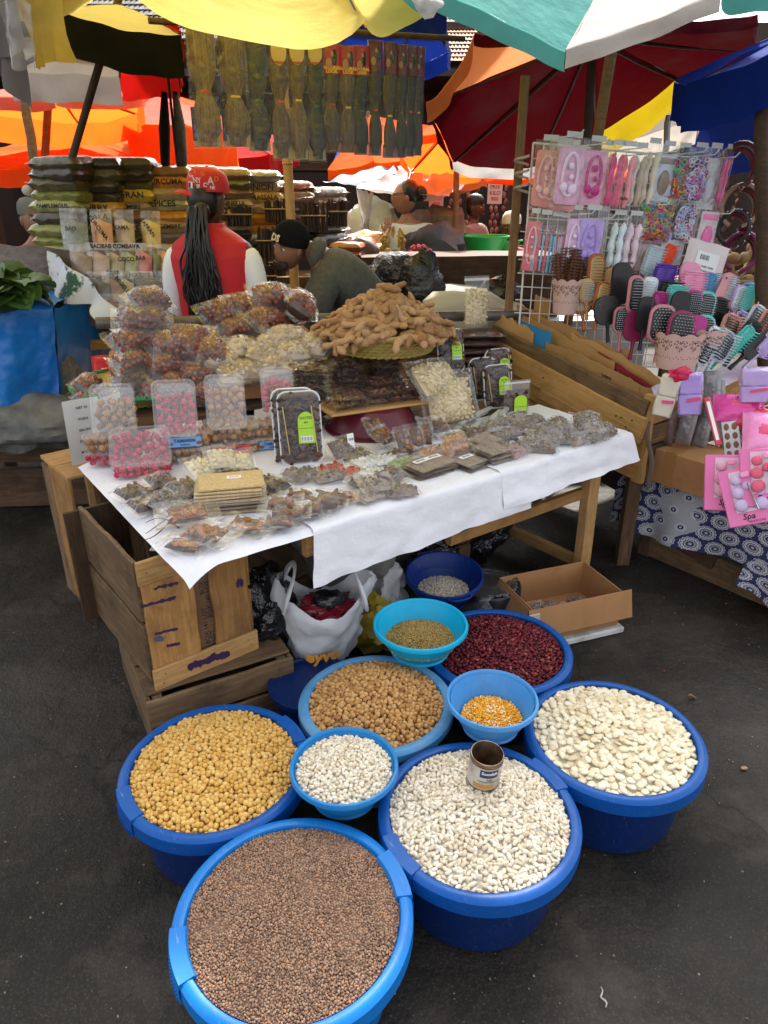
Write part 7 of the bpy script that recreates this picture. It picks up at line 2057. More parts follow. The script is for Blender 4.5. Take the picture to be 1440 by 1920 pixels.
# silver grey packets standing on the carton
SILV = mat('silver_pack', (.36, .36, .38), .25, col2=(.22, .21, .21), ns=14, bump=.8, bs=30, bdist=.008, met=.35)
for i, (px, py, h, ln) in enumerate(((1290, 790, .20, .05), (1318, 800, .19, .02), (1345, 770, .26, -.25), (1335, 740, .20, -.2), (1362, 800, .22, -.3), (1252, 800, .16, .02))):
	q = aty(px, py, CT.y + .02 + .02 * (i % 3))
	o = thing('foil_packet', 'silvery wrapped packet standing on the carton, %s from the wooden crate' % ['second', 'third', 'fifth', 'fourth', 'sixth', 'first'][i], 'packet', M=T(*q) @ RZ(-.75) @ RY(ln) @ RX(PI / 2 - .1), group='silvery packets leaning over the carton')
	pillow(.07, h, .045, .006, i * 5, 10, 18).build('wrap', SILV if i < 5 else mat('brownish_pack', (.14, .09, .075), .3, bump=.6, bs=30), o, ang=180)
# cotton rolls hung with red ribbon
def roll(lab, px, py, Y, c, w, h, yaw, ln, group='wrapped cotton blocks'):
	q = aty(px, py, Y)
	o = thing('cotton_pack', lab, 'pack', M=T(*q) @ RZ(yaw) @ RY(ln), group=group)
	m = mat('cotton%.2f%.2f' % c[:2], c, .45, bump=.5, bs=50, bdist=.004)
	for s in (-1, 1):
		b = MB(); b.box((0, 0, s * h * .25), (w, w * .5, h * .495), bev=.006); b.build('cotton_block', m, o)
	b = MB(); b.box((0, 0, 0), (w * 1.06, w * .62, h * 1.04), bev=.012); b.build('wrap', FILM, o)
	b = MB(); b.box((w * .1, -w * .30, -h * .12), (w * .6, .003, h * .08)); b.build('print_patch', mat('print_pink', (.70, .08, .20), .5), o, M=RY(-.15))
	return o
roll('cream wrapped cotton block hung at the crate corner', 1250, 742, 2.78, (.66, .60, .48), .075, .17, -.4, .12)
roll('lilac wrapped cotton block hung beside the cream one', 1294, 738, 2.76, (.44, .30, .72), .085, .17, -.3, -.12)
roll('lilac wrapped cotton block high at the street end', 1415, 722, 2.70, (.50, .36, .70), .10, .13, -.3, -.1)
b = lumpy((0, 0, 0), (.045, .02, .025), 3, .5, 3, lv=3)
tag(b.build('red_ribbon', mat('ribbon_red', (.68, .02, .10), .4, transl=.3), M=T(*aty(1276, 702, 2.76))), 'red crumpled ribbon tying the cotton blocks', 'ribbon')
# pink film packs
PKF = mat('pink_film', (.62, .02, .26), .2, col2=(.72, .10, .36), ns=6, bump=.7, bs=22, bdist=.01)
PKF2 = mat('light_pink_film', (.78, .22, .50), .2, col2=(.8, .35, .58), ns=6, bump=.6, bs=22, bdist=.01)
for (lab, px, py, Y, w, d, th, m, yaw) in (('magenta glossy wrapped pack below the lilac block', 1385, 765, 2.72, .19, .13, .07, PKF, -.2), ('light pink wrapped bundle at the street end', 1435, 815, 2.56, .16, .20, .08, PKF2, -.3), ('pink wrapped pack lying under the magenta one', 1420, 785, 2.66, .18, .10, .05, mat('red_film', (.62, .03, .10), .2, bump=.5, bs=20), -.6)):
	o = thing('pink_pack', lab, 'pack', M=T(*aty(px, py, Y)) @ RZ(yaw) @ RX(.7))
	pillow(w, d, th, .008, px, 18, 18, margin=.08).build('wrap', m, o, ang=180)
	pillow(w * .5, d * .3, th * .4, .002, px + 3, 8, 8).build('print_patch', mat('print_pink', (.70, .08, .20), .5), o, M=T(0, 0, th * .36))
# coloured slim packs fanned on the carton's end
for i, (c, cn) in enumerate((((.75, .50, .02), 'yellow'), ((.68, .06, .06), 'red'), ((.15, .50, .14), 'green'), ((.72, .18, .45), 'pink'), ((.06, .18, .52), 'blue'), ((.55, .05, .06), 'dark red'))):
	a = aty(1392 + 9 * i if i < 5 else 1348, 850 - 3 * i, 2.66 - .012 * i); c1 = aty(1352 + 13 * i if i < 5 else 1325, 775 - 6 * i, 2.78 - .01 * i)
	o = thing('slim_pack', 'slim %s plastic pack fanned out beside the pink boxes' % cn, 'pack', M=frame((a + c1) / 2, c1 - a, (-.3, -.8, .4)), group='slim coloured packs')
	b = MB(); b.box((0, 0, 0), ((c1 - a).length, .024, .010), bev=.003); b.build('pack', mat('slim_%d' % i, c, .3), o)
	b = MB(); b.box((0, 0, .0056), ((c1 - a).length * .8, .012, .001)); b.build('print_patch', LBL, o)
q = aty(1372, 825, 2.66)
o = thing('photo_card', 'white card with small hair style photos beside the slim packs', 'card', M=T(*q) @ RZ(-.5) @ RY(-.3) @ RX(-.2))
b = MB(); b.box((0, 0, 0), (.06, .006, .15), bev=.001); b.build('card', LBL, o)
for i in range(2):
	for k in range(4): b = MB(); b.ell((-.014 + .028 * i, -.004, -.055 + .036 * k), (.010, .0012, .014)); b.build('photo', mat('photo_brown', (.22, .12, .06), .5), o)
# pink gift boxes of pompoms
def gift(lab, px, py, Y, ln, c, pc, yaw=-.35):
	q = aty(px, py, Y)
	o = thing('gift_box', lab, 'box', M=T(*q) @ RZ(yaw) @ RY(ln) @ RX(-.45), group='pink window gift boxes')
	m = mat('gift_pink', (.74, .16, .40), .4)
	b = MB(); b.box((0, .02, 0), (.15, .045, .21), bev=.003); b.build('box_body', m, o)
	b = MB(); b.box((.012, -.0045, .018), (.105, .004, .15)); b.build('window_back', mat('gift_inner', (.66, .50, .60), .5), o)
	pm = mat('pom%.2f' % pc[0], pc, .8, bump=.8, bs=60)
	for (x, z, r) in ((-.02, .06, .022), (.045, .055, .022), (-.022, .015, .026), (.05, .012, .024), (-.02, -.032, .028), (.045, -.035, .028), (.012, .035, .02)):
		b = MB(); b.ell((x, -.012, z), (r * .85, .012, r * .85)); b.build('pompom', pm, o)
	b = MB(); b.tube([(.015, -.026, .045), (.03, -.026, -.055)], [.006, .009], 6, flat=.5); b.build('nail_file', mat('silver', (.6, .6, .6), .3, met=.7), o)
	b = MB(); b.box((.012, -.026, .075), (.03, .012, .02), bev=.003); b.build('bottle_cap', mat('cap_pink', (.8, .3, .5), .4), o)
	letter('Spa', .03, INK, o, T(-.005, -.0035, -.075) @ RX(PI / 2), .0005, shear=.25)
	letter('MANICURE', .011, mat('ink_plum', (.25, .02, .12), .6), o, T(.02, -.0035, -.094) @ RX(PI / 2), .0002)
gift('pink window box of lilac pompoms hanging over the bench edge', 1398, 930, 2.36, -.38, 0, (.58, .46, .68))
gift('pink window box behind the lilac pompom box', 1362, 905, 2.46, -.12, 0, (.68, .36, .46))
gift('pink window box of coral pompoms at the frame edge', 1432, 895, 2.36, -.2, 0, (.72, .12, .20))
# frayed rope at the crate corner
b = MB(); b.tube([aty(1218 - 4 * math.sin(i), 790 + 16 * i, 2.83) for i in range(9)], [.006, .008, .009, .010, .010, .011, .012, .010, .006], 6)
tag(b.build('rope', mat('rope_brown', (.13, .09, .07), .9, bump=.8, bs=60)), 'frayed rope hanging from the crate corner', 'rope')
# braided garlic and dark shop goods at the far right
GAR = mat('dry_garlic', (.34, .22, .10), .8, col2=(.20, .12, .05), ns=12, bump=.6, bs=30)
t = thing('garlic_pile', 'braided dry garlic bulbs heaped on a far shelf', 'garlic', AP(1390, 480, 4.8))
bm_ = ICO2
for k in range(60):
	p = (rnd.uniform(-.30, .32), rnd.uniform(-.08, .12), rnd.uniform(-.12, .10) - .05)
	b = MB(); b.ell((0, 0, 0), (.035, .035, .04)); b.tube([(0, 0, .03), (.01, 0, .06), (.03, .01, .085)], [.012, .008, .004], 5)
	b.build('bulb', GAR, t, T(*p) @ RX(rnd.gauss(0, .6)) @ RY(rnd.gauss(0, .6)))
	if k > 40: break
t = thing('back_shelf', 'rough plank shelf under the garlic bulbs', 'shelf', AP(1390, 520, 4.8))
plank(t, (-.5, 0, -.02), (.6, 0, -.02), .35, .03, W_GREY, name='shelf_board'); plank(t, (-.45, -.15, -.12), (.55, -.15, -.12), .10, .03, W_CRATE, up=(0, -1, 0), name='shelf_board')
for x in (-.4, .5): plank(t, (x, 0, -.04), (x, 0, -AP(1390, 520, 4.8).z), .06, .05, W_DARK, up=(0, 1, 0), name='leg')
# ------------------------------------------------------------------ spice stall behind the table
BAGM = {}
def bagmat(c):
	k = tuple(round(x, 3) for x in c)
	if k not in BAGM: BAGM[k] = mat('spice%d' % len(BAGM), c, .32, col2=tuple(x * .62 for x in c), ns=22, bump=.55, bs=26, bdist=.008, coat=.35)
	return BAGM[k]
OLV, GRN_, MUS, TANN, BRN, DRK, ORA, YEL, GRY, RBR, LG = (.075, .07, .025), (.20, .22, .05), (.62, .36, .07), (.52, .38, .18), (.17, .09, .045), (.036, .03, .02), (.66, .27, .025), (.70, .50, .06), (.20, .18, .16), (.26, .08, .035), (.34, .35, .15)
OLV, GRN_, BRN, DRK, GRY, RBR, LG = [tuple(x * 1.35 for x in c) for c in (OLV, GRN_, BRN, DRK, GRY, RBR, LG)]
_sb = []
for i in range(4):
	_sb.append(pillow(.29, .22, .074, .008, 50 + i * 9, 18, 14, margin=.02, pw=9).mesh('bag', mat('spice_base', (.1, .1, .1)), True, 180))
HAND = mat('ink_hand', (.015, .012, .01), .7)
SP = [   # px of the column, distance, top px, spacing, colours from the top, words
 (122, 4.30, 306, 20.5, [OLV, DRK, OLV, GRN_, LG, DRK, GRN_, GRN_, LG, GRN_, OLV, GRN_, LG, GRN_], {4: 'PAMPLEMOUS'}),
 (190, 4.42, 308, 20, [DRK, OLV, DRK, DRK, MUS, TANN, BRN, GRY, BRN, OLV], {4: 'CURRY', 5: 'MASALA'}),
 (246, 4.52, 308, 20, [OLV, DRK, OLV, YEL, TANN, BRN, TANN, OLV, YEL, TANN, LG], {3: 'SAFRAN', 4: 'GINGEMBRE', 6: 'POIVRE'}),
 (312, 4.60, 324, 20, [BRN, ORA, TANN, LG, ORA, TANN, GRY, TANN, TANN, GRY], {1: 'CURCUMA', 3: 'EPICES', 5: 'GINGEMBRE'}),
 (362, 4.75, 322, 19, [RBR, BRN, OLV, BRN, TANN, BRN, DRK, GRY], {}),
 (425, 4.82, 326, 19, [BRN, OLV, BRN, TANN, BRN, TANN, DRK, DRK], {3: 'CANNELLE'}),
 (480, 4.95, 332, 19, [GRY, TANN, MUS, TANN, ORA, ORA, GRY, DRK], {1: 'ONION', 2: 'MASSALA'}),
 (540, 5.10, 350, 18, [RBR, BRN, DRK, BRN, DRK, DRK, DRK], {}),
 (602, 5.25, 362, 17, [GRY, BRN, BRN, RBR, DRK, DRK, DRK], {})]
for ci, (px, Y, y0, dy, cols, words) in enumerate(SP):
	for k, c in enumerate(cols):
		q = aty(px + rnd.uniform(-4, 4), y0 + dy * k, Y + rnd.uniform(-.02, .02))
		t = thing('spice_bag', 'bag of %s, %s in the %s spice stall stack' % ('dry herbs' if c in (OLV, GRN_, LG) else 'ground spice' if c in (MUS, YEL, ORA, TANN) else 'dark spice', ORD[k], NTH[ci]), 'bag', M=T(*q) @ RZ(.12 * ci - .2 + rnd.uniform(-.1, .1)) @ RX(rnd.uniform(-.05, .08)) @ SC(1, 1, .95), group='bags stacked on the spice stall')
		me = _sb[k % 4].copy(); me.materials.clear(); me.materials.append(bagmat(c)); mobj('bag', me, t)
		if k in words: letter(words[k], min(.052, .30 / len(words[k])), HAND, t, T(0, -.114, .004) @ RX(PI / 2 - .1), .001)
		b = MB(); b.sheet(lambda u, v: (-.145 + .29 * u, -.105 - .03 * v, .012 * noise.noise((u * 6, v * 3, k)) + .008 * math.sin(u * 9 + k)), 8, 2); b.build('seal_fin', MATS['wrap_film'], t, ang=180)
t = thing('spice_stall', 'long plank counter of the spice stall behind the rail', 'stall', (-1.2, 4.3, 0), .12)
plank(t, (-1.15, .25, .79), (1.9, .25, .79), .8, .03, W_DARK, name='counter_board', seg=20)
plank(t, (-1.1, -.16, .80), (.6, -.16, .80), .05, .06, W_CRATE, up=(0, -1, 0), name='edge_batten')
for (x, y, h) in ((-.95, .2, .20), (.35, .35, .32), (1.2, .45, .42)): plank(t, (x - .1, y, .80 + h / 2), (x + 1.2, y, .80 + h / 2), .40, h, W_DARK, name='step_box')
for x in (-1.1, .3, 1.8):
	for y in (-.1, .55): plank(t, (x, y, 0), (x, y, .77), .06, .05, W_DARK, up=(0, 1, 0), name='leg')
# small standing pouches in tiers
def spouch(lab, px, py, Y, w, h, c, txt=None, fillh=.7):
	q = aty(px, py, Y)
	t = thing('spice_pouch', lab, 'pouch', M=T(*q) @ RZ(-.1) @ RX(-.15), group='small pouches in front of the spice stacks')
	b = MB()
	for s in (-1, 1): b.sheet(lambda u, v: ((u - .5) * w * (.92 + .08 * v), s * .028 * math.sin(PI * u) ** .6 * (1 - v ** 2) + .0015 * s, (v - .5) * h * fillh - h * (1 - fillh) / 2 + .012 * math.sin(u * 5) * v), 8, 8)
	b.build('powder', bagmat(c), t, ang=180)
	b = MB()
	for s in (-1, 1): b.sheet(lambda u, v: ((u - .5) * w, s * (.032 * math.sin(PI * u) ** .6 * (1 - v ** 2) + .002) + .004 * noise.noise((u * 5, v * 6, px)), (v - .5) * h), 8, 10)
	b.build('film', FILMH, t, ang=180)
	if txt: letter(txt, .030, HAND, t, T(0, -.042, h * .02) @ RX(PI / 2) @ RZ(-.9 if len(txt) > 4 else 0), .0008)
for (lab, px, py, Y, w, h, c, tx) in (('clear pouch of grey green powder before the green stack', 140, 432, 4.05, .15, .22, (.14, .17, .10), 'BAO'), ('clear pouch of orange turmeric', 191, 430, 4.1, .12, .20, ORA, 'CURCUMA'), ('clear pouch of tan powder beside the turmeric', 234, 430, 4.15, .11, .20, TANN, 'KAMA'), ('clear pouch of yellow saffron powder', 283, 430, 4.2, .11, .19, YEL, 'SAFRAN'),
	('pouch of brown powder on the second tier', 152, 487, 3.95, .12, .15, (.24, .15, .06), None), ('pouch of pale pink baobab powder on the second tier', 185, 487, 3.97, .12, .16, (.48, .33, .24), None), ('pouch of beige powder on the second tier', 216, 489, 4.0, .10, .15, (.42, .34, .20), None), ('pouch of light green coconut powder', 243, 488, 4.02, .10, .15, (.34, .40, .18), 'COCO'), ('jar of rose pink powder on the second tier', 270, 486, 4.03, .09, .16, (.58, .14, .16), 'BAR'), ('pouch of dark green powder beside the rose jar', 291, 486, 4.06, .06, .15, (.10, .15, .05), None), ('pouch of orange powder next to the red vest', 310, 486, 4.08, .09, .15, ORA, None),
	('pouch of black seed on the third tier', 185, 538, 3.80, .12, .15, DRK, None), ('pouch of dark brown cloves on the third tier', 212, 538, 3.82, .11, .15, BRN, None), ('pouch of cream powder on the third tier', 238, 538, 3.84, .08, .15, (.45, .38, .24), 'NIGELLE'), ('wide pouch of black grain on the third tier', 277, 535, 3.86, .18, .14, DRK, None), ('pouch of pale seed on the third tier', 318, 540, 3.88, .10, .15, (.34, .28, .15), None),
	('pouch of mixed seed on the lowest tier', 212, 580, 3.66, .15, .15, (.24, .14, .08), None), ('pouch of brown seed on the lowest tier', 243, 590, 3.62, .10, .14, BRN, None), ('pouch of dark seed low beside the red vest', 322, 570, 3.75, .08, .14, DRK, None)): spouch(lab, px, py, Y, w, h, c, tx)
for i, (s, px, py) in enumerate((('BAOBAB COMBAVA', 215, 462), ('BAOBAB', 205, 512), ('POUDRE', 262, 516))):
	q = aty(px, py, 3.94)
	t = thing('price_card', 'clear strip lettered %s on the spice stall' % s.lower(), 'sign', M=T(*q) @ RZ(-.1))
	b = MB(); b.box((0, .004, 0), (.024 * len(s), .003, .036)); b.build('strip', MATS['grey_film'], t); letter(s, .030, HAND, t, RX(PI / 2), .0008)
# vanilla sticks in bags
STICKM = pulse('vanilla_stick', [(0, (.010, .006, .005)), (1, (.04, .022, .015))], .4)
for i, (px, py, Y, w, h) in enumerate(((448, 405, 4.7, .16, .12), (520, 395, 4.8, .16, .14), (590, 408, 4.9, .18, .18), (632, 400, 4.95, .14, .17), (438, 470, 4.5, .12, .16), (500, 455, 4.6, .13, .18), (470, 500, 4.4, .11, .17), (505, 520, 4.35, .09, .14), (520, 495, 4.42, .10, .14), (330, 425, 4.55, .10, .12), (478, 540, 4.3, .09, .10))):
	t = thing('vanilla_bundle', 'clear bag of black vanilla sticks, %s on the spice stall' % NTH[i], 'bundle', M=T(*aty(px, py, Y)) @ RX(-.15), group='bags of black sticks at the spice stall')
	b = MB()
	for k in range(14):
		x = (k / 13 - .5) * w * .85; b.tube([(x, rnd.uniform(-.02, .02), -h * .48), (x + rnd.uniform(-.01, .01), rnd.uniform(-.02, .02), h * rnd.uniform(.35, .5))], .008, 5)
	tag(b.build('sticks', STICKM, t), kind='stuff')
	b = MB(); b.box((0, 0, h * .05), (w * 1.02, .045, .008), bev=.003); b.build('tie_band', MATS['string'], t)
# printed cloth hanging from the spice counter
WCL = mat('leafy_cloth', (.62, .64, .66), .8, col2=(.50, .55, .64), ns=3, dirt=(.03, .10, .07), ds=6, dw=(.56, .60))
def drape(u, v):
	a, c = aty(88, 470, 4.0), aty(228, 590, 3.55)
	q = a.lerp(c, u)
	return q + Vector((.03 * math.sin(u * 11 + v * 2) * v - .02 * v, -.05 * v + .03 * math.sin(u * 14), -(.13 + .05 * math.sin(u * 6)) * v + .03 * math.sin(u * PI)))
b = MB(); b.sheet(drape, 40, 14); tag(b.build('hanging_cloth', WCL, ang=180), 'white cloth with dark green leaf print draped off the spice counter', 'cloth')
# ------------------------------------------------------------------ people
def skin(name, V, E, m, parent, sub=2, M=None):
	"""one continuous surface grown from joints: V = [(x,y,z,r)] or with (rx,ry)"""
	me = bpy.data.meshes.new(name)
	me.from_pydata([v[:3] for v in V], E, [])
	o = bpy.data.objects.new(name, me); C.objects.link(o)
	md = o.modifiers.new('skin', 'SKIN'); md.use_smooth_shade = True
	for i, v in enumerate(V):
		r = v[3] if not isinstance(v[3], tuple) else v[3]
		s = me.skin_vertices[0].data[i]; s.radius = (r, r) if not isinstance(r, tuple) else r; s.use_root = (i == 0)
	o.modifiers.new('sub', 'SUBSURF').levels = sub; o.modifiers['sub'].render_levels = sub
	me2 = bpy.data.meshes.new_from_object(o.evaluated_get(bpy.context.evaluated_depsgraph_get()))
	me2.name = name
	bpy.data.objects.remove(o)
	me2.materials.clear(); me2.materials.append(m)
	me2.polygons.foreach_set('use_smooth', [True] * len(me2.polygons))
	return mobj(name, me2, parent, M)
SKD = mat('skin_dark', (.085, .036, .020), .45, col2=(.11, .05, .028), ns=9)
SKM = mat('skin_brown', (.24, .115, .065), .42, col2=(.28, .14, .085), ns=9)
HAIR = mat('hair_black', (.006, .005, .005), .38)
EYEW = mat('eye_white', (.62, .58, .54), .3)
def head(parent, M, m, s=1.0):
	"""face looks to local -y; origin at the head's middle"""
	v, f = ICO3[0], ICO3[1]; out = []
	for p in ico(4)[0]:
		x, y, z = p
		q = [x * .074, y * .094, z * .115]
		if z < 0: q[0] *= 1 - .30 * z * z - .1 * abs(z) * (y < 0); q[1] *= 1 - .22 * z * z * (1 if y > 0 else .3)
		if y < 0:
			q[1] -= .022 * math.exp(-((x / .16) ** 2) - ((z + .12) / .22) ** 2)            # nose
			q[1] += .010 * (math.exp(-((x - .38) / .2) ** 2 - ((z - .08) / .13) ** 2) + math.exp(-((x + .38) / .2) ** 2 - ((z - .08) / .13) ** 2))   # eye sockets
			q[1] -= .007 * math.exp(-((z - .25) / .09) ** 2) * math.exp(-(x / .6) ** 2)     # brow
			q[1] -= .008 * math.exp(-(x / .3) ** 2 - ((z + .44) / .07) ** 2) + .008 * math.exp(-(x / .26) ** 2 - ((z + .56) / .07) ** 2)   # lips
			q[1] -= .010 * math.exp(-(x / .35) ** 2 - ((z + .85) / .16) ** 2)             # chin
		out.append(q)
	b = MB(); b.add(out, ico(4)[1])
	o = b.build('head', m, parent, M @ SC(s, s, s))
	for sx in (-1, 1):
		e = MB(); e.ell((sx * .029, -.078, .010), (.0115, .0105, .0065)); e.build('eye', EYEW, o)
		e = MB(); e.ell((sx * .029, -.0865, .010), (.0056, .003, .0056)); e.build('iris', HAIR, o)
		e = MB(); e.tube([(sx * .014, -.0895, .029), (sx * .03, -.091, .034), (sx * .047, -.082, .030)], [.003, .004, .002], 6); e.build('eyebrow', HAIR, o)
		e = MB(); e.ell((sx * .074, .004, -.005), (.009, .02, .032), M=None); e.ell((sx * .079, .0, -.003), (.006, .013, .022)); e.build('ear', m, o)
	e = MB(); e.ell((0, -.099, -.058), (.024, .005, .0045)); e.build('lips', mat('lip', (.10, .035, .03), .45), o)
	return o
def hand(parent, p, d, up, m, s=1.0, curl=.5):
	M = frame(p, d, up) @ SC(s, s, s)
	o = skin('hand', [(0, 0, 0, .020), (.03, 0, 0, (.036, .015)), (.075, 0, 0, (.038, .013))], [(0, 1), (1, 2)], m, parent, 1, M)
	for k in range(4):
		y = .027 - .018 * k; L = (.062, .075, .070, .054)[k]; P = [(.07, y, 0)]; a = 0
		for j in range(3): a += curl * .6; P.append((P[-1][0] + L / 3 * math.cos(a), y, P[-1][2] - L / 3 * math.sin(a)))
		b = MB(); b.tube(P, [.009, .0085, .008, .006], 7); b.build('finger', m, o)
	b = MB(); b.tube([(.015, .028, 0), (.045, .048, -.01), (.07, .052, -.028)], [.012, .010, .007], 7); b.build('thumb', m, o)
	return o
TROUS = mat('dark_trousers', (.02, .02, .026), .85)
def legs(h, w=.09): return [(0, 0, h, (.15, .11)), (-w, 0, h - .08, .09), (-w, .0, h * .52, .062), (-w, .02, .09, .042), (-w, -.10, .04, .035), (w, 0, h - .08, .09), (w, 0, h * .52, .062), (w, .02, .09, .042), (w, -.10, .04, .035)]
LE = [(0, 1), (1, 2), (2, 3), (3, 4), (0, 5), (5, 6), (6, 7), (7, 8)]
# the one in the red cap, back turned
fx = aty(396, 450, 3.72)
P1 = thing('person', 'person in red baseball cap and red vest with long black braids, back turned', 'person', (fx.x, 3.72, 0), R(172))
P1.scale = (.91, .95, 1)
V = legs(.86) + [(0, 0, 1.10, (.145, .10)), (0, 0, 1.30, (.165, .105)), (0, .0, 1.40, .06), (0, -.005, 1.47, .052), (-.19, 0, 1.35, .06), (-.235, -.0, 1.10, .045), (-.235, -.10, .90, .035), (.19, 0, 1.35, .06), (.235, 0, 1.10, .045), (.235, -.10, .90, .035)]
skin('body', V, LE + [(0, 9), (9, 10), (10, 11), (11, 12), (10, 13), (13, 14), (14, 15), (10, 16), (16, 17), (17, 18)], SKD, P1)
VEST = mat('red_vest', (.50, .008, .014), .7, col2=(.42, .006, .012), ns=5, bump=.4, bs=9, bdist=.01)
SLV = mat('white_sleeve', (.72, .74, .80), .75, bump=.4, bs=10, bdist=.01)
VS = [(.78, .195, .14), (.95, .19, .135), (1.10, .20, .14), (1.22, .215, .145), (1.31, .225, .14), (1.37, .20, .125), (1.41, .14, .105), (1.44, .085, .085), (1.462, .072, .074)]
def vestf(u, v):
	k = v * (len(VS) - 1); i = min(int(k), len(VS) - 2); q = k - i
	z, a, c = [VS[i][n] + (VS[i + 1][n] - VS[i][n]) * q for n in range(3)]
	t_ = 2 * PI * u; cx, sy = math.cos(t_), math.sin(t_)
	w = 1 + .035 * noise.noise((cx * 2, sy * 2, z * 7)) + .02 * noise.noise((cx * 5, sy * 5, z * 14))
	return (a * abs(cx) ** .8 * (1 if cx > 0 else -1) * w, c * abs(sy) ** .8 * (1 if sy > 0 else -1) * w, z)
b = MB(); b.sheet(vestf, 48, 40); b.build('vest', VEST, P1, ang=180)
for s in (-1, 1):
	skin('sleeve', [(s * .175, 0, 1.36, .085), (s * .225, .01, 1.22, .076), (s * .245, .0, 1.08, .062), (s * .25, -.06, .95, .056), (s * .245, -.10, .89, .046)], [(0, 1), (1, 2), (2, 3), (3, 4)], SLV, P1)
	hand(P1, (s * .243, -.115, .875), (0, -.5, -.8), (s, 0, 0), SKD)
skin('trousers', [(v[0], v[1], v[2], (v[3][0] * 1.1, v[3][1] * 1.15) if isinstance(v[3], tuple) else v[3] * 1.15) for v in legs(.86)], LE, TROUS, P1)
HM = T(0, -.01, 1.565) @ RZ(R(-28))
head(P1, HM, SKD)
CAPM = mat('cap_red', (.52, .008, .018), .6)
b = MB(); b.ell((0, 0, 0), (.089, .108, .098)); cap_ = b
cap = thing('cap', '', '', (0, 0, 0));
for k in ('label', 'category'):
	if k in cap: del cap[k]
cap.parent = P1; cap.matrix_local = T(0, -.01, 1.565) @ RZ(R(98)) @ T(0, .004, .035) @ RX(-.05)
b = MB()
b.lathe([(.094, 0), (.0945, .03), (.090, .060), (.075, .085), (.045, .102), (0, .108)], 36, M=SC(1, 1.16, 1)); b.ell((0, 0, .108), (.008, .008, .005), lv=ICO1)
b.build('crown', CAPM, cap)
b = MB()
b.sheet(lambda u, v: ((.094 + .0 * v) * math.sin((u - .5) * 2.6) * (1 + .02 * v), -(.108 * math.cos((u - .5) * 2.6) + .075 * v * math.cos((u - .5) * 2.2)), .004 - .012 * v - .012 * (2 * u - 1) ** 2), 16, 6)
b.sheet(lambda u, v: ((.094 + .0 * v) * math.sin((u - .5) * 2.6) * (1 + .02 * v), -(.108 * math.cos((u - .5) * 2.6) + .075 * v * math.cos((u - .5) * 2.2)), .001 - .012 * v - .012 * (2 * u - 1) ** 2), 16, 6)
b.build('visor', CAPM, cap)
for (s, a, z, sz_, c) in (('NY', R(-10), .045, .034, 'ink_white'), ('A', R(30), .045, .05, 'ink_white'), ('B', R(8), .075, .030, 'print_yellow'), ('Sox', R(-34), .062, .026, 'ink_white'), ('D', R(48), .055, .034, 'print_yellow'), ('SF', R(-6), .02, .022, 'ink_white'), ('C', R(14), .028, .026, 'ink_white'), ('P', R(-20), .082, .026, 'print_yellow'), ('NE', R(34), .018, .020, 'ink_white')):
	aa = R(98) - a; rr = .096 * (1 - max(0, z - .04) * 3.2)
	letter(s, sz_, MATS[c], cap, RZ(-aa) @ T(0, (rr + .002) * (1.16 - .12 * abs(math.sin(aa))), z) @ RX(-.25 - 4 * max(0, z - .03)) @ RZ(PI) @ RX(PI / 2), .0008)
b = MB(); b.box((0, 0, 0), (.036, .003, .028), bev=.001); b.build('badge', MATS['ink_white'], cap, RZ(-R(134)) @ T(0, .101, .024))
b = MB(); b.box((0, .002, 0), (.016, .003, .022), bev=.001); b.build('badge_mark', MATS['tin_navy'], cap, RZ(-R(134)) @ T(.006, .101, .024))
b = MB(); b.ell((0, .03, .0), (.088, .085, .10)); b.build('hair', HAIR, P1, HM)
b = MB(); b.ell((0, .09, 1.515), (.045, .04, .05)); b.build('hair_knot', HAIR, P1)
for k in range(64):
	a = rnd.uniform(-1, 1); x0 = .05 * a; d0 = rnd.uniform(0, .03); L = rnd.uniform(.40, .58); ph = rnd.uniform(0, 6)
	P = [(x0 * .8 + (.062 * a + rnd.uniform(-.012, .012)) * min(1, u * 1.6) + .006 * math.sin(u * 9 + ph), .10 + .035 * min(1, u * 3) + d0 + .006 * math.cos(u * 7 + ph), 1.535 - L * u) for u in [i / 14 for i in range(15)]]
	b = MB(); b.tube(P, [.0066 + .0016 * math.sin(i * 2.6) - .003 * (i > 12) for i in range(15)], 6); b.build('braid', HAIR, P1, RZ(R(-6)))
# the hooded one bending over
q = aty(640, 560, 3.98)
P2 = thing('person', 'person in grey hooded top and black beanie bending forward over the stall', 'person', (q.x + .15, 3.98, 0), 0)
V2 = [(.02, .05, .90, (.15, .12)), (-.05, .02, 1.08, (.15, .12)), (-.17, -.02, 1.24, (.16, .12)), (-.28, -.05, 1.31, .06), (-.34, -.06, 1.335, .05), (-.22, -.20, 1.18, .06), (-.30, -.26, .98, .045), (-.40, -.28, .86, .036), (-.22, .16, 1.18, .06), (-.34, .2, 1.0, .045), (-.48, .15, .92, .036), (-.03, .0, .82, .09), (-.03, .0, .45, .06), (-.03, .05, .06, .045), (.12, .08, .82, .09), (.14, .08, .45, .06), (.14, .1, .06, .045)]
E2 = [(0, 1), (1, 2), (2, 3), (3, 4), (2, 5), (5, 6), (6, 7), (2, 8), (8, 9), (9, 10), (0, 11), (11, 12), (12, 13), (0, 14), (14, 15), (15, 16)]
skin('body', V2, E2, SKM, P2)
HOOD = mat('grey_fleece', (.055, .057, .05), .95, col2=(.08, .08, .072), ns=50, bump=.5, bs=60, bdist=.006)
def fat(v, k, a): return (v[0], v[1], v[2], (v[3][0] * k + a, v[3][1] * k + a) if isinstance(v[3], tuple) else v[3] * k + a)
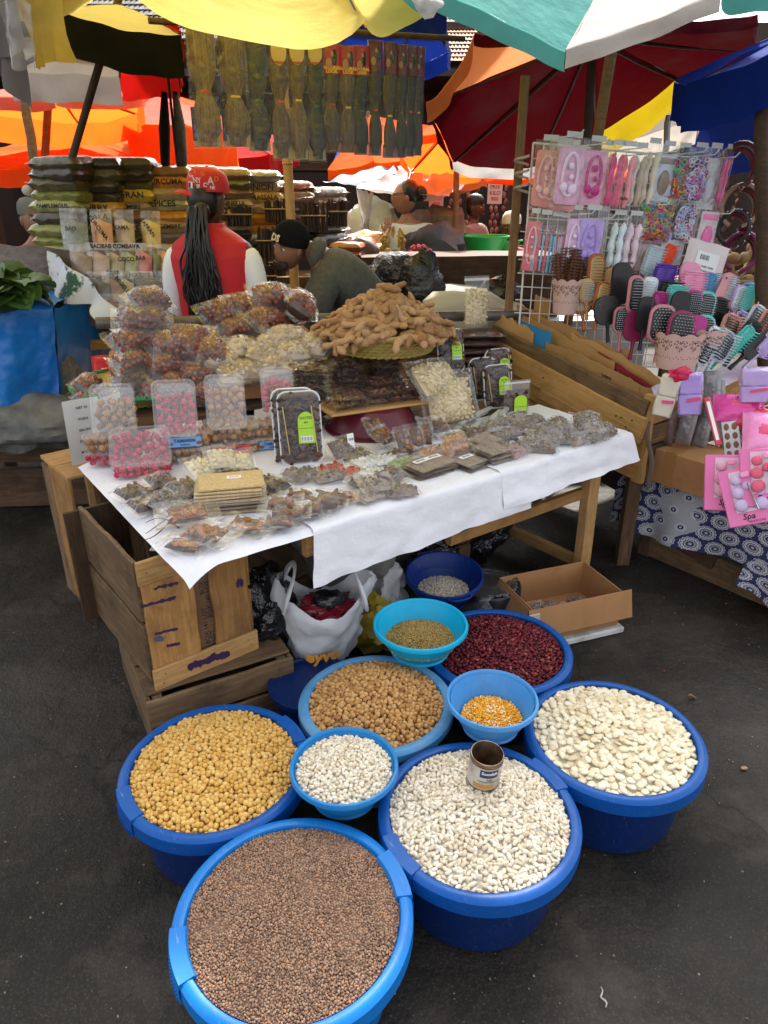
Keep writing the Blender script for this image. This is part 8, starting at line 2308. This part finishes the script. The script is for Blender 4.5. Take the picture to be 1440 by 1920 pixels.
skin('hooded_top', [fat(V2[i], 1.08, .035) for i in range(3)] + [(-.255, -.045, 1.315, .095)] + [fat(V2[i], 1.1, .028) for i in (5, 6, 7, 8, 9, 10)], [(0, 1), (1, 2), (2, 3), (2, 4), (4, 5), (5, 6), (2, 7), (7, 8), (8, 9)], HOOD, P2)
b = MB(); b.tube([(-.275 + .02 * math.sin(a), -.05 + .105 * math.cos(a), 1.285 + .06 * math.sin(a)) for a in [R(-20) + R(220) * i / 14 for i in range(15)]], [.025, .032, .036] + [.04] * 9 + [.036, .032, .025], 10); b.build('hood', HOOD, P2)
skin('trousers', [fat(V2[0], 1, .02)] + [fat(V2[i], 1.05, .015) for i in range(11, 17)], [(0, 1), (1, 2), (2, 3), (0, 4), (4, 5), (5, 6)], TROUS, P2)
hand(P2, V2[7][:3], (-.7, 0, -.6), (0, -1, 0), SKM); hand(P2, V2[10][:3], (-.7, 0, -.6), (0, 1, 0), SKM)
H2 = T(-.405, -.095, 1.335) @ RZ(R(-38)) @ RX(R(6)) @ RY(R(12)) @ SC(.95, .95, .95)
head(P2, H2, SKM)
b = MB(); b.lathe([(.090, -.015), (.0935, .0), (.0935, .028), (.088, .06), (.07, .09), (.038, .11), (0, .117)], 32, M=T(0, .012, .028) @ RX(-.18) @ SC(.94, 1.14, 1)); bn = b.build('beanie', mat('beanie_black', (.010, .010, .011), 1.0, spec=.08, bump=.6, bs=70, bdist=.003), P2, H2)
letter('DS', .05, mat('print_cream', (.62, .58, .42), .6), bn, RZ(-.1) @ T(0, -.098, .065) @ RX(PI / 2 - .4), .002)
b = MB(); b.ell((0, -.066, -.078), (.052, .034, .034)); b.build('beard', mat('stubble', (.022, .013, .010), .8), P2, H2)
# woman with a bun at the fruit stall
q = aty(765, 440, 6.1)
P3 = thing('person', 'person in pale blue blouse with black hair in a clipped bun, hand raised to mouth', 'person', (q.x, 6.1, q.z - 1.16), 0)
V3 = [(0, 0, .62, (.17, .13)), (.0, 0, .9, (.15, .11)), (0, 0, 1.14, (.17, .11)), (-.01, 0, 1.27, .055), (-.015, -.01, 1.33, .05), (-.18, -.03, 1.17, .06), (-.22, -.10, .98, .045), (-.17, -.14, 1.18, .034), (.19, 0, 1.17, .06), (.24, -.02, .95, .045), (.15, -.12, .8, .036), (-.1, -.3, .6, .09), (-.1, -.32, .1, .06), (.1, -.3, .6, .09), (.1, -.32, .1, .06)]
E3 = [(0, 1), (1, 2), (2, 3), (3, 4), (2, 5), (5, 6), (6, 7), (2, 8), (8, 9), (9, 10), (0, 11), (11, 12), (0, 13), (13, 14)]
skin('body', V3, E3, SKM, P3)
BLOU = mat('pale_blouse', (.50, .60, .63), .8, bump=.3, bs=10, bdist=.01)
skin('blouse', [fat(V3[i], 1.1, .025) for i in range(3)] + [fat(V3[5], 1, .035), fat(V3[6], 1, .025), fat(V3[8], 1, .035), fat(V3[9], 1, .025), (0, 0, 1.245, .085)], [(0, 1), (1, 2), (2, 3), (3, 4), (2, 5), (5, 6), (2, 7)], BLOU, P3)
skin('skirt', [fat(V3[0], 1, .03), fat(V3[11], 1, .03), fat(V3[12], 1, .03), fat(V3[13], 1, .03), fat(V3[14], 1, .03)], [(0, 1), (1, 2), (0, 3), (3, 4)], TROUS, P3)
H3 = T(-.03, -.02, 1.43) @ RZ(R(-82)); head(P3, H3, SKM)
hand(P3, V3[7][:3], (.1, .1, 1), (0, -1, 0), SKM, .9)
b = MB(); b.ell((0, .028, .035), (.086, .092, .10)); b.ell((0, .125, .03), (.06, .055, .062)); b.build('hair', HAIR, P3, H3)
b = MB(); b.ell((-.045, .13, .06), (.02, .022, .022)); b.build('hair_clip', mat('clip_yellow', (.7, .5, .03), .5), P3, H3)
b = MB()
for s in (-1, 1): b.tube([(s * .03 + .019 * math.cos(a), -.100, .008 + .015 * math.sin(a)) for a in [2 * PI * i / 12 for i in range(13)]], .0016, 4); b.tube([(s * .05, -.098, .01), (s * .076, .0, .008)], .0015, 4)
b.build('glasses', mat('gold_wire', (.5, .35, .1), .3, met=.8), P3, H3)
def sitter(lab, px, py, Y, hat, top, sk, yaw, hatc):
	q = aty(px, py, Y); s = thing('person', lab, 'person', (q.x, Y, q.z - 1.25), yaw)
	V = [(0, 0, .5, (.16, .12)), (0, 0, .78, (.15, .11)), (0, 0, 1.0, (.16, .10)), (0, 0, 1.13, .05), (0, -.01, 1.17, .048), (-.18, 0, 1.02, .055), (-.2, -.1, .8, .045), (-.1, -.25, .75, .035), (.18, 0, 1.02, .055), (.2, -.1, .8, .045), (.1, -.25, .75, .035), (-.1, -.3, .5, .08), (-.1, -.3, .05, .05), (.1, -.3, .5, .08), (.1, -.3, .05, .05)]
	skin('body', V, E3, sk, s)
	skin('top', [fat(V[i], 1.1, .03) for i in (0, 1, 2, 5, 6, 7, 8, 9, 10)] + [(0, 0, 1.11, .08)], [(0, 1), (1, 2), (2, 3), (3, 4), (4, 5), (2, 6), (6, 7), (7, 8), (2, 9)], top, s)
	head(s, T(0, -.01, 1.26), sk)
	for k in (-1, 1): hand(s, (k * .1, -.27, .745), (-.2 * k, -1, -.2), (0, 0, 1), sk)
	b = MB(); b.lathe([(.09, -.005), (.092, .03), (.085, .065), (.06, .095), (0, .108)], 24, M=T(0, .012, .03) @ SC(.92, 1.14, 1 if hat else .5)); b.build('hat', hatc, s, T(0, -.01, 1.27))
	if hat == 2: b = MB(); b.ell((0, 0, .17), (.035, .035, .035)); b.build('pompom', mat('pom_grey', (.42, .42, .38), .9, bump=1, bs=60), s, T(0, 0, 1.27))
	b = MB(); b.ell((0, .03, .0), (.083, .08, .10)); b.build('hair', HAIR, s, T(0, -.01, 1.265)); return s
sitter('person in a teal knitted bobble hat sitting low at the left stalls', 62, 415, 5.2, 2, mat('rust_top', (.22, .08, .05), .8), SKM, R(40), mat('teal_knit', (.05, .12, .11), .9, col2=(.25, .16, .11), ns=3))
sitter('person with a white headband and coral shirt behind the wire rack', 958, 430, 6.8, 1, mat('coral_top', (.55, .08, .07), .8), SKD, R(-20), mat('cream_cap', (.60, .55, .45), .8))
sitter('person in a faded pink top stooping among the far dark stalls', 890, 392, 8.4, 1, mat('dusty_top', (.26, .17, .15), .8), SKD, R(60), HAIR)
# ------------------------------------------------------------------ hair extension packs hung on a line
HB_ = [aty(330, 62, 3.25), aty(830, 92, 3.95)]
HBAR = post('thin pole under the yellow umbrella that holds the hair packs', HB_[0] + Vector((-.1, 0, .04)), HB_[1] + Vector((.1, 0, .04)), .012, W_DARK)
STR = {}
def strand(c):
	if c not in STR: STR[c] = mat('strand%d' % len(STR), c, .38, col2=tuple(x * .35 for x in c), ns=10, stretch=(14, 14, .8), bump=.5, bs=60)
	return STR[c]
SCARD = mat('card_cream', (.62, .46, .16), .5)
packs = [(368, 65, 280, 58, 0, (.20, .12, .05)), (428, 78, 280, 56, 0, (.15, .09, .05)), (474, 92, 288, 46, 0, (.02, .025, .03)), (517, 94, 302, 40, 1, (.12, .07, .04)), (552, 94, 304, 38, 1, (.17, .10, .045)), (587, 94, 306, 36, 1, (.02, .022, .025)), (619, 96, 288, 34, 2, (.09, .05, .035)), (650, 98, 290, 33, 2, (.14, .085, .05)), (676, 98, 294, 30, 2, (.018, .018, .022)), (703, 88, 296, 28, 3, (.03, .02, .02)), (731, 92, 300, 27, 3, (.10, .06, .045)), (754, 96, 300, 25, 3, (.03, .025, .022)), (772, 98, 298, 22, 3, (.018, .016, .018)), (787, 100, 296, 20, 3, (.04, .02, .02))]
cols_ = {0: 'with dark blue starred edge', 1: 'with round cream card', 2: 'with red NATURAL LOOK card', 3: 'with purple portrait card'}
REDC, PURC = mat('card_red', (.40, .012, .03), .45), mat('card_purple', (.13, .015, .06), .45)
for i, (px, y0, y1, w, k, c) in enumerate(packs):
	u = (px - 330) / 500; Y = HB_[0].y + (HB_[1].y - HB_[0].y) * u
	a, b_ = aty(px, y0 - (60 if k < 2 else 12), Y), aty(px, y1, Y); H_ = a.z - b_.z; W_ = sz(w, a) * 1.0
	t = thing('hair_pack', 'clear pack of hair extensions %s, %s along the line' % (cols_[k], NTH[i]), 'pack', M=T(a.x, Y, a.z) @ RZ(.35 + rnd.uniform(-.12, .12)), group='hair extension packs hung under the yellow umbrella')
	b = MB()
	n = 18; waist = rnd.uniform(.52, .62); P = [(.002 * math.sin(j * .5), 0, -H_ * (.05 + .92 * j / n)) for j in range(n + 1)]
	rs = [W_ * .47 * (.7 + .3 * min(1, j / 3)) * (1 - .5 * math.exp(-((j / n - waist) / .09) ** 2)) * (1 if j < n - 1 else .6) for j in range(n + 1)]
	b.tube(P, rs, 12, M=SC(1, .35, 1)); b.build('hair_strand', strand(c), t)
	b = MB(); z = -H_ * (.05 + .92 * waist); b.lathe([(W_ * .20, z - .004), (W_ * .215, z), (W_ * .20, z + .004)], 14, M=SC(1, .5, 1)); b.build('band', (MATS['tie_red'], MATS['tie_yellow'], MATS['ink_green'])[i % 3], t)
	b = MB(); b.box((0, W_ * .16, -H_ * .92), (W_ * .96, .003, H_ * .12), bev=.001); b.build('backing', mat('pack_back%d' % k, ((.42, .32, .10), (.42, .34, .14), (.30, .10, .10), (.34, .16, .26))[k], .6), t)
	if k == 0: b = MB(); b.box((-W_ * .46, -.004, -H_ * .82), (W_ * .14, .003, H_ * .24)); b.build('blue_edge', MATS['tin_navy'], t)
	if k == 1: b = MB(); b.ell((0, -W_ * .17, -H_ * .22), (W_ * .40, .003, W_ * .62)); b.build('card', SCARD, t); letter('X-PRESSION', W_ * .13, REDC, t, T(0, -W_ * .17 - .006, -H_ * .30) @ RX(PI / 2), .0004)
	if k >= 2:
		b = MB(); b.box((0, -W_ * .17, -H_ * .13), (W_ * .98, .003, H_ * .26), bev=.001); b.build('card', REDC if k == 2 else PURC, t)
		b = MB(); b.ell((W_ * .1, -W_ * .175, -H_ * .09), (W_ * .17, .002, W_ * .24)); b.ell((W_ * .18, -W_ * .172, -H_ * .12), (W_ * .22, .002, W_ * .6)); b.build('portrait_hair', HAIR, t)
		b = MB(); b.ell((W_ * .06, -W_ * .185, -H_ * .085), (W_ * .10, .002, W_ * .15)); b.ell((-W_ * .16, -W_ * .178, -H_ * .17), (W_ * .2, .002, W_ * .3)); b.build('portrait_face', mat('print_skin', (.40, .22, .15), .5), t)
		if k == 2:
			for s, dz in (('NATURAL', .205), ('LOOK', .238)): letter(s, W_ * .23, MATS['strong_yellow_canvas'] if 0 else mat('ink_yellow', (.78, .55, .02), .5), t, T(0, -W_ * .19, -H_ * dz) @ RX(PI / 2), .0008)
		else: letter('LOOK', W_ * .26, mat('ink_red', (.5, .02, .02), .6), t, T(W_ * .1, -W_ * .19, -H_ * .235) @ RX(PI / 2), .0008)
	b = MB()
	b.sheet(lambda u, v: ((u - .5) * W_ * 1.05, -W_ * .20 * (1 - (2 * u - 1) ** 4) - .003 + .006 * noise.noise((u * 4, v * 9, i)), -H_ * v), 8, 20)
	b.build('film', FILM, t, ang=180)
# folded umbrella hanging
q = aty(318, 172, 4.6)
t = thing('folded_umbrella', 'folded dark plaid umbrella hanging upside down beside the hair packs', 'umbrella', q)
PLAID = mat('plaid', (.030, .030, .045), .8, col2=(.012, .012, .016), ns=16)
for s in (-1, 1):
	b = MB(); b.tube([(s * .03, 0, 0), (s * .045 - .01, .01, -.18), (s * .05 - .02, 0, -.36), (s * .02 - .01, 0, -.47)], [.03, .06, .05, .012], 9, flat=.5); b.build('folded_cloth', PLAID if s > 0 else FK, t)
b = MB(); b.tube([(0, 0, .1), (0, 0, -.52)], .008, 6); b.tube([(-.07, 0, -.46), (0, 0, -.51), (.07, 0, -.46)], .006, 5); b.build('shaft', IRON, t)
# ------------------------------------------------------------------ left stall with tarpaulin and greens
TARPB = mat('blue_tarp', (.01, .19, .60), .42, col2=(.006, .12, .46), ns=4, bump=.7, bs=7, bdist=.02)
c0, c1 = aty(-130, 580, 3.35), aty(102, 576, 3.62)
def tarpf(u, v):
	q = c0.lerp(c1, u)
	if v < .3: return q + Vector((-.05 * (1 - v / .3) * 0, (.3 - v) * 2.2, .02 + .012 * noise.noise((u * 6, v * 9, 0))))
	e = (v - .3) / .7
	w = .035 * math.sin(u * 12 + 2 * e) * e + .02 * noise.noise((u * 7, e * 5, 2)) + .018 * abs(noise.noise((u * 9 + e * 6, e * 9, 5)))
	return q + Vector((-.07 * e * u, -.02 - w, -.66 * e + .10 * e * (noise.noise((u * 3, 1, 1)) - .3 * u)))
b = MB(); b.sheet(tarpf, 60, 50); tag(b.build('blue_tarpaulin', TARPB, ang=180), 'crumpled bright blue tarpaulin covering the vegetable stall', 'tarpaulin')
b = MB()
def side(u, v):
	q = c1 + Vector((.01 * noise.noise((u * 5, v * 5, 8)) - .07 * v, .75 * u, -.6 * v + .05 * noise.noise((u * 4, v * 2, 1))))
	return q
b.sheet(side, 20, 20); tag(b.build('blue_tarpaulin', TARPB, ang=180), 'side flap of the blue tarpaulin turned towards the spice stall', 'tarpaulin')
t = thing('plank_stall', 'dark plank stall frame under the blue tarpaulin', 'stall', (c1.x - .5, 3.95, 0))
for (z, w) in ((.35, .16), (.16, .14), (.06, .1)): plank(t, (-1.0, -.42, z), (.60, -.30, z), w, .05, W_DARK, up=(0, -1, 0), name='base_board')
plank(t, (-.9, 0, 1.05), (.42, .05, 1.05), .6, .03, W_DARK, name='counter_board')
for x in (-.9, .38): plank(t, (x, .2, 0), (x, .2, 1.03), .07, .07, W_DARK, up=(0, 1, 0), name='leg')
q = aty(40, 820, 3.35)
tag(lumpy((q.x - .1, 3.55, .52), (.42, .2, .14), 51, .25, 3).build('sack', GSACK), 'dull grey plastic sack bulging under the blue tarpaulin', 'sack')
q = aty(102, 760, 3.6)
tag(lumpy((q.x, 3.75, q.z), (.09, .12, .22), 55, .45, 3).build('sack', mat('net_sack', (.16, .14, .12), .9, bump=1, bs=40, bdist=.02)), 'bunched grey netting sack beside the blue tarpaulin', 'sack')
q = aty(40, 500, 4.1)
b = MB(); b.sheet(lambda u, v: (q.x - .5 + .95 * u, 4.05 + .05 * math.sin(u * 6 + v), q.z + .14 - .05 * u - .42 * v + .02 * noise.noise((u * 5, v * 5, 0))), 24, 14)
tag(b.build('plastic_cover', mat('brown_plastic', (.16, .12, .10), .35, col2=(.10, .08, .065), ns=3, bump=.7, bs=8, bdist=.02), ang=180), 'brownish clear plastic cover over the goods behind the greens', 'plastic sheet')
# leafy greens: each big leaf a part
LEAF = mat('leaf_green', (.075, .16, .025), .5, col2=(.045, .10, .018), ns=8, var=.35, transl=.25)
LEAFV = mat('leaf_rib', (.18, .26, .08), .5)
g0 = aty(20, 552, 3.5)
t = thing('leafy_greens', 'heap of broad leafy greens on the blue tarpaulin', 'greens', g0)
LM = []
for i in range(5):
	b = MB(); ph = i * 3.3
	b.sheet(lambda u, v: (.24 * (u), .11 * (v - .5) * 2 * math.sin(PI * min(.98, u * .92 + .06)) ** .7, .05 * math.sin(u * 2.4) + .02 * abs(2 * v - 1) + .012 * noise.noise((u * 9, v * 6, ph))), 10, 8)
	LM.append(b.mesh('leaf', LEAF, True, 180))
for k in range(120):
	a = rnd.uniform(0, 6.28); r = rnd.uniform(0, .17)
	mobj('leaf', rnd.choice(LM), t, T(r * math.cos(a) * 1.1 - .12, r * math.sin(a) * .8, .07 * (1 - r / .26) + rnd.uniform(-.03, .02)) @ RZ(a + rnd.gauss(0, .6)) @ RY(rnd.uniform(.0, .7)) @ RX(rnd.gauss(0, .4)) @ SC(.72, .72, .72))
b = MB(); b.ell((-.1, 0, -.02), (.19, .14, .07)); b.build('heart', LEAF, t)
# ------------------------------------------------------------------ fruit stall in the middle distance
t = thing('fruit_stall', 'low table with a grey cloth in the lane behind the tamarind', 'stall', (.35, 5.4, 0))
b = MB(); b.sheet(lambda u, v: (-.75 + 2.1 * u, -.75 + 1.7 * v, .84 + .015 * noise.noise((u * 6, v * 6, 0))), 20, 16); b.sheet(lambda u, v: (-.75 + 2.1 * u, -.76 + .03 * math.sin(u * 20) * v, .84 - .4 * v), 30, 4); b.build('cover_cloth', mat('grey_cover', (.34, .35, .37), .8, col2=(.22, .22, .23), ns=4), t, ang=180)
for x in (-.6, 1.2): plank(t, (x, 0, 0), (x, 0, .82), .06, .06, W_DARK, up=(0, 1, 0), name='leg')
def stuffbag(lab, px, py, Y, r, m, seed, amp=.4, name='plastic_bag', cat='bag'):
	q = aty(px, py, Y); return tag(lumpy((q.x, Y, q.z), r, seed, amp, 2.6, lv=3).build(name, m), lab, cat)
stuffbag('big dark grey bundle beside the woman in pale blue', 812, 468, 5.9, (.26, .2, .17), mat('dark_bundle', (.028, .029, .034), .6, bump=.5, bs=10, bdist=.02), 3)
stuffbag('black plastic bag behind the tamarind heap', 742, 515, 4.4, (.16, .1, .12), BLACKBAG, 5); stuffbag('black plastic bag with a knotted neck behind the tamarind', 790, 535, 4.2, (.11, .09, .16), BLACKBAG, 7)
stuffbag('small black bag on the rail before the wire rack', 935, 548, 4.2, (.12, .08, .08), BLACKBAG, 11)
stuffbag('pale green white bag by the woman in pale blue', 705, 425, 6.2, (.17, .15, .19), mat('pale_bag', (.46, .50, .40), .5, bump=.5, bs=14, bdist=.02), 13); stuffbag('pinkish white cloth bag below the milky curtain', 672, 430, 6.4, (.12, .12, .17), mat('pink_bag', (.52, .44, .43), .7, bump=.5, bs=14, bdist=.02), 15)
stuffbag('striped green and red cloth bundle behind the thin pole', 822, 425, 6.6, (.24, .16, .16), mat('striped_bundle', (.16, .17, .07), .85, col2=(.20, .07, .08), ns=4, stretch=(6, 1, 1)), 17)
stuffbag('pile of grey cloth low behind the rail', 840, 560, 4.6, (.32, .2, .07), mat('grey_cloth', (.24, .24, .24), .9), 19); stuffbag('cream cloth sack under the standing cashew pouch', 870, 598, 3.95, (.3, .15, .12), mat('cream_sack', (.40, .38, .32), .85, bump=.4, bs=12, bdist=.01), 23)
stuffbag('bag of brown snacks beside the hooded person', 675, 470, 5.0, (.10, .08, .09), bagmat((.16, .08, .06)), 25); stuffbag('orange and ochre bags by the fruit', 690, 455, 5.7, (.14, .1, .08), bagmat(ORA), 27); stuffbag('yellow melon half hidden by bananas', 705, 470, 5.6, (.11, .08, .05), bagmat(YEL), 29, .1, 'melon', 'melon')
for k in range(4):
	t = thing('spice_bag', 'flat reddish snack bag, %s of those beside the hooded person' % ORD[k], 'bag', M=T(*aty(652, 462 + 15 * k, 4.9)) @ RZ(-.2)); me = _sb[k].copy(); me.materials.clear(); me.materials.append(bagmat(RBR)); mobj('bag', me, t, SC(.75, .8, .7))
q = aty(737, 468, 5.5); t = thing('banana_bunch', 'bunch of small yellow brown bananas on the fruit stall', 'bananas', q)
for k in range(34):
	a = rnd.uniform(0, 6.28); z = rnd.uniform(-.12, .12)
	b = MB(); b.tube([(.055 * math.cos(a), .055 * math.sin(a), z + .04), (.085 * math.cos(a), .085 * math.sin(a), z), (.07 * math.cos(a), .07 * math.sin(a), z - .04)], [.008, .017, .009], 6); b.build('banana', mat('banana', (.46, .30, .03), .5, col2=(.20, .11, .02), ns=14, var=.3), t)
RAD = mat('radish', (.42, .012, .05), .35, var=.3)
for g, px in enumerate((780, 798)):
	t = thing('radish_heap', 'small heap of red radishes in a white dish, %s one' % ('first', 'second')[g], 'radishes', aty(px, 474, 5.3))
	b = MB(); b.lathe([(0, 0), (.04, 0), (.06, .03), (.057, .03)], 20, M=T(0, 0, -.05)); b.build('dish', FOAM, t)
	for k in range(14): b = MB(); b.ell((0, 0, 0), (.017,) * 3); b.build('radish', RAD, t, T(rnd.uniform(-.035, .035), rnd.uniform(-.03, .03), -.015 + .06 * (k / 14)))
def tub(lab, px, py, Y, r, h, c, fillm=None, nm='tub'):
	t = thing(nm, lab, 'tub', aty(px, py, Y)); b = MB(); b.lathe([(0, 0), (r * .7, 0), (r, h), (r * 1.05, h), (r * 1.05, h - .012), (r * 1.0, h - .012)], 32); m = mat('tub%.2f%.2f%.2f' % c, c, .35); b.build('body', m, t)
	if fillm:
		A_ = [npm(T(rnd.uniform(-.7, .7) * r, rnd.uniform(-.7, .7) * r, h + rnd.uniform(-.01, .03)) @ SC(.022, .02, .02)) for k in range(60)]
		V, Fq = scatter_mesh(FLK, A_); tag(bignp('filling', V, Fq, fillm, t), kind='stuff')
	return t
SCY = 6.4
t = tub('bright green scale pan beside the wire rack', 908, 470, SCY, .20, .12, (.01, .36, .06)); t2 = tub('second green scale pan tipped behind the first', 938, 472, SCY + .25, .18, .10, (.01, .30, .05))
t = thing('scale', 'iron balance scale under the green pans', 'scale', aty(915, 498, SCY)); b = MB(); b.box((0, 0, -.06), (.2, .14, .12), bev=.01); b.tube([(-.2, 0, .03), (.2, 0, .05)], .012, 6); b.tube([(0, 0, 0), (0, 0, .08)], .02, 8); b.build('scale_body', IRON, t)
tub('blue basin of red chillies near the green pans', 868, 512, 5.9, .21, .09, (.01, .10, .30), RAD); tub('purple basin of garlic near the green pans', 922, 526, 5.7, .17, .10, (.22, .01, .16), mat('garlic_white', (.55, .48, .40), .6)); tub('flat basket of grain behind the black bags', 818, 528, 5.0, .15, .05, (.20, .12, .05), bagmat(BRN))
t = thing('market_table', 'dark trestle table under the scale and basins', 'table', (1.0, 6.2, 0)); plank(t, (-.6, 0, .80), (1.2, 0, .80), 1.3, .04, W_DARK, name='tabletop_board')
for x in (-.5, 1.1): plank(t, (x, 0, 0), (x, 0, .78), .07, .07, W_DARK, up=(0, 1, 0), name='leg')
# dried sausages hanging in the far stall
SAUS = mat('sausage', (.20, .07, .045), .6, var=.5)
sb_ = MB(); sb_.ell((0, 0, 0), (.022, .022, .045), lv=ICO1); SM_ = sb_.mesh('sausage', SAUS)
for i, (px, n) in enumerate(((812, 7), (822, 8), (845, 7), (862, 8), (880, 7), (896, 8), (925, 7), (934, 8), (948, 7), (968, 8), (1000, 7), (1385, 5))):
	p = aty(px, 352, 8.8); t = thing('sausage_string', 'string of dried sausages hanging in the far stall, %s along' % NTH[i], 'sausages', p, group='sausages hanging in the far stall')
	for k in range(n): mobj('sausage', SM_, t, T(.01 * (-1) ** k, 0, -.075 * k) @ RY(.25 * (-1) ** k))
for i, (px, py) in enumerate(((818, 372), (928, 362))):
	t = thing('price_sign', ('small pinkish price sign among the sausages', 'small white price sign with red print by the sausages')[i], 'sign', aty(px, py, 8.6)); b = MB(); b.box((0, 0, 0), (.16, .01, .22)); b.build('sign_board', mat('sign%d' % i, ((.5, .3, .28), (.58, .54, .5))[i], .6), t)
	for k, s in enumerate(('PRIX', 'KILO', '900')): letter(s, .055, mat('ink_red', (.5, .02, .02), .6), t, T(0, -.008, .06 - .06 * k) @ RX(PI / 2), .001)
post('dark sausage rail in the far stall', aty(790, 346, 8.85), aty(1030, 346, 8.85), .015, W_DARK)
# small packets inside the open carton
for i in range(5):
	k = ('herb', 'grey', 'pink')[i % 3]; bag_proto(k, .10, .09, .04).place(cM @ T(-.09 + .045 * i, .02 * (-1) ** i, .065 + .01 * (i % 2)) @ RZ(i) @ RX(.4), KINDS[k][5] + ', %s in the open carton' % NTH[i], 'bags in the open carton')
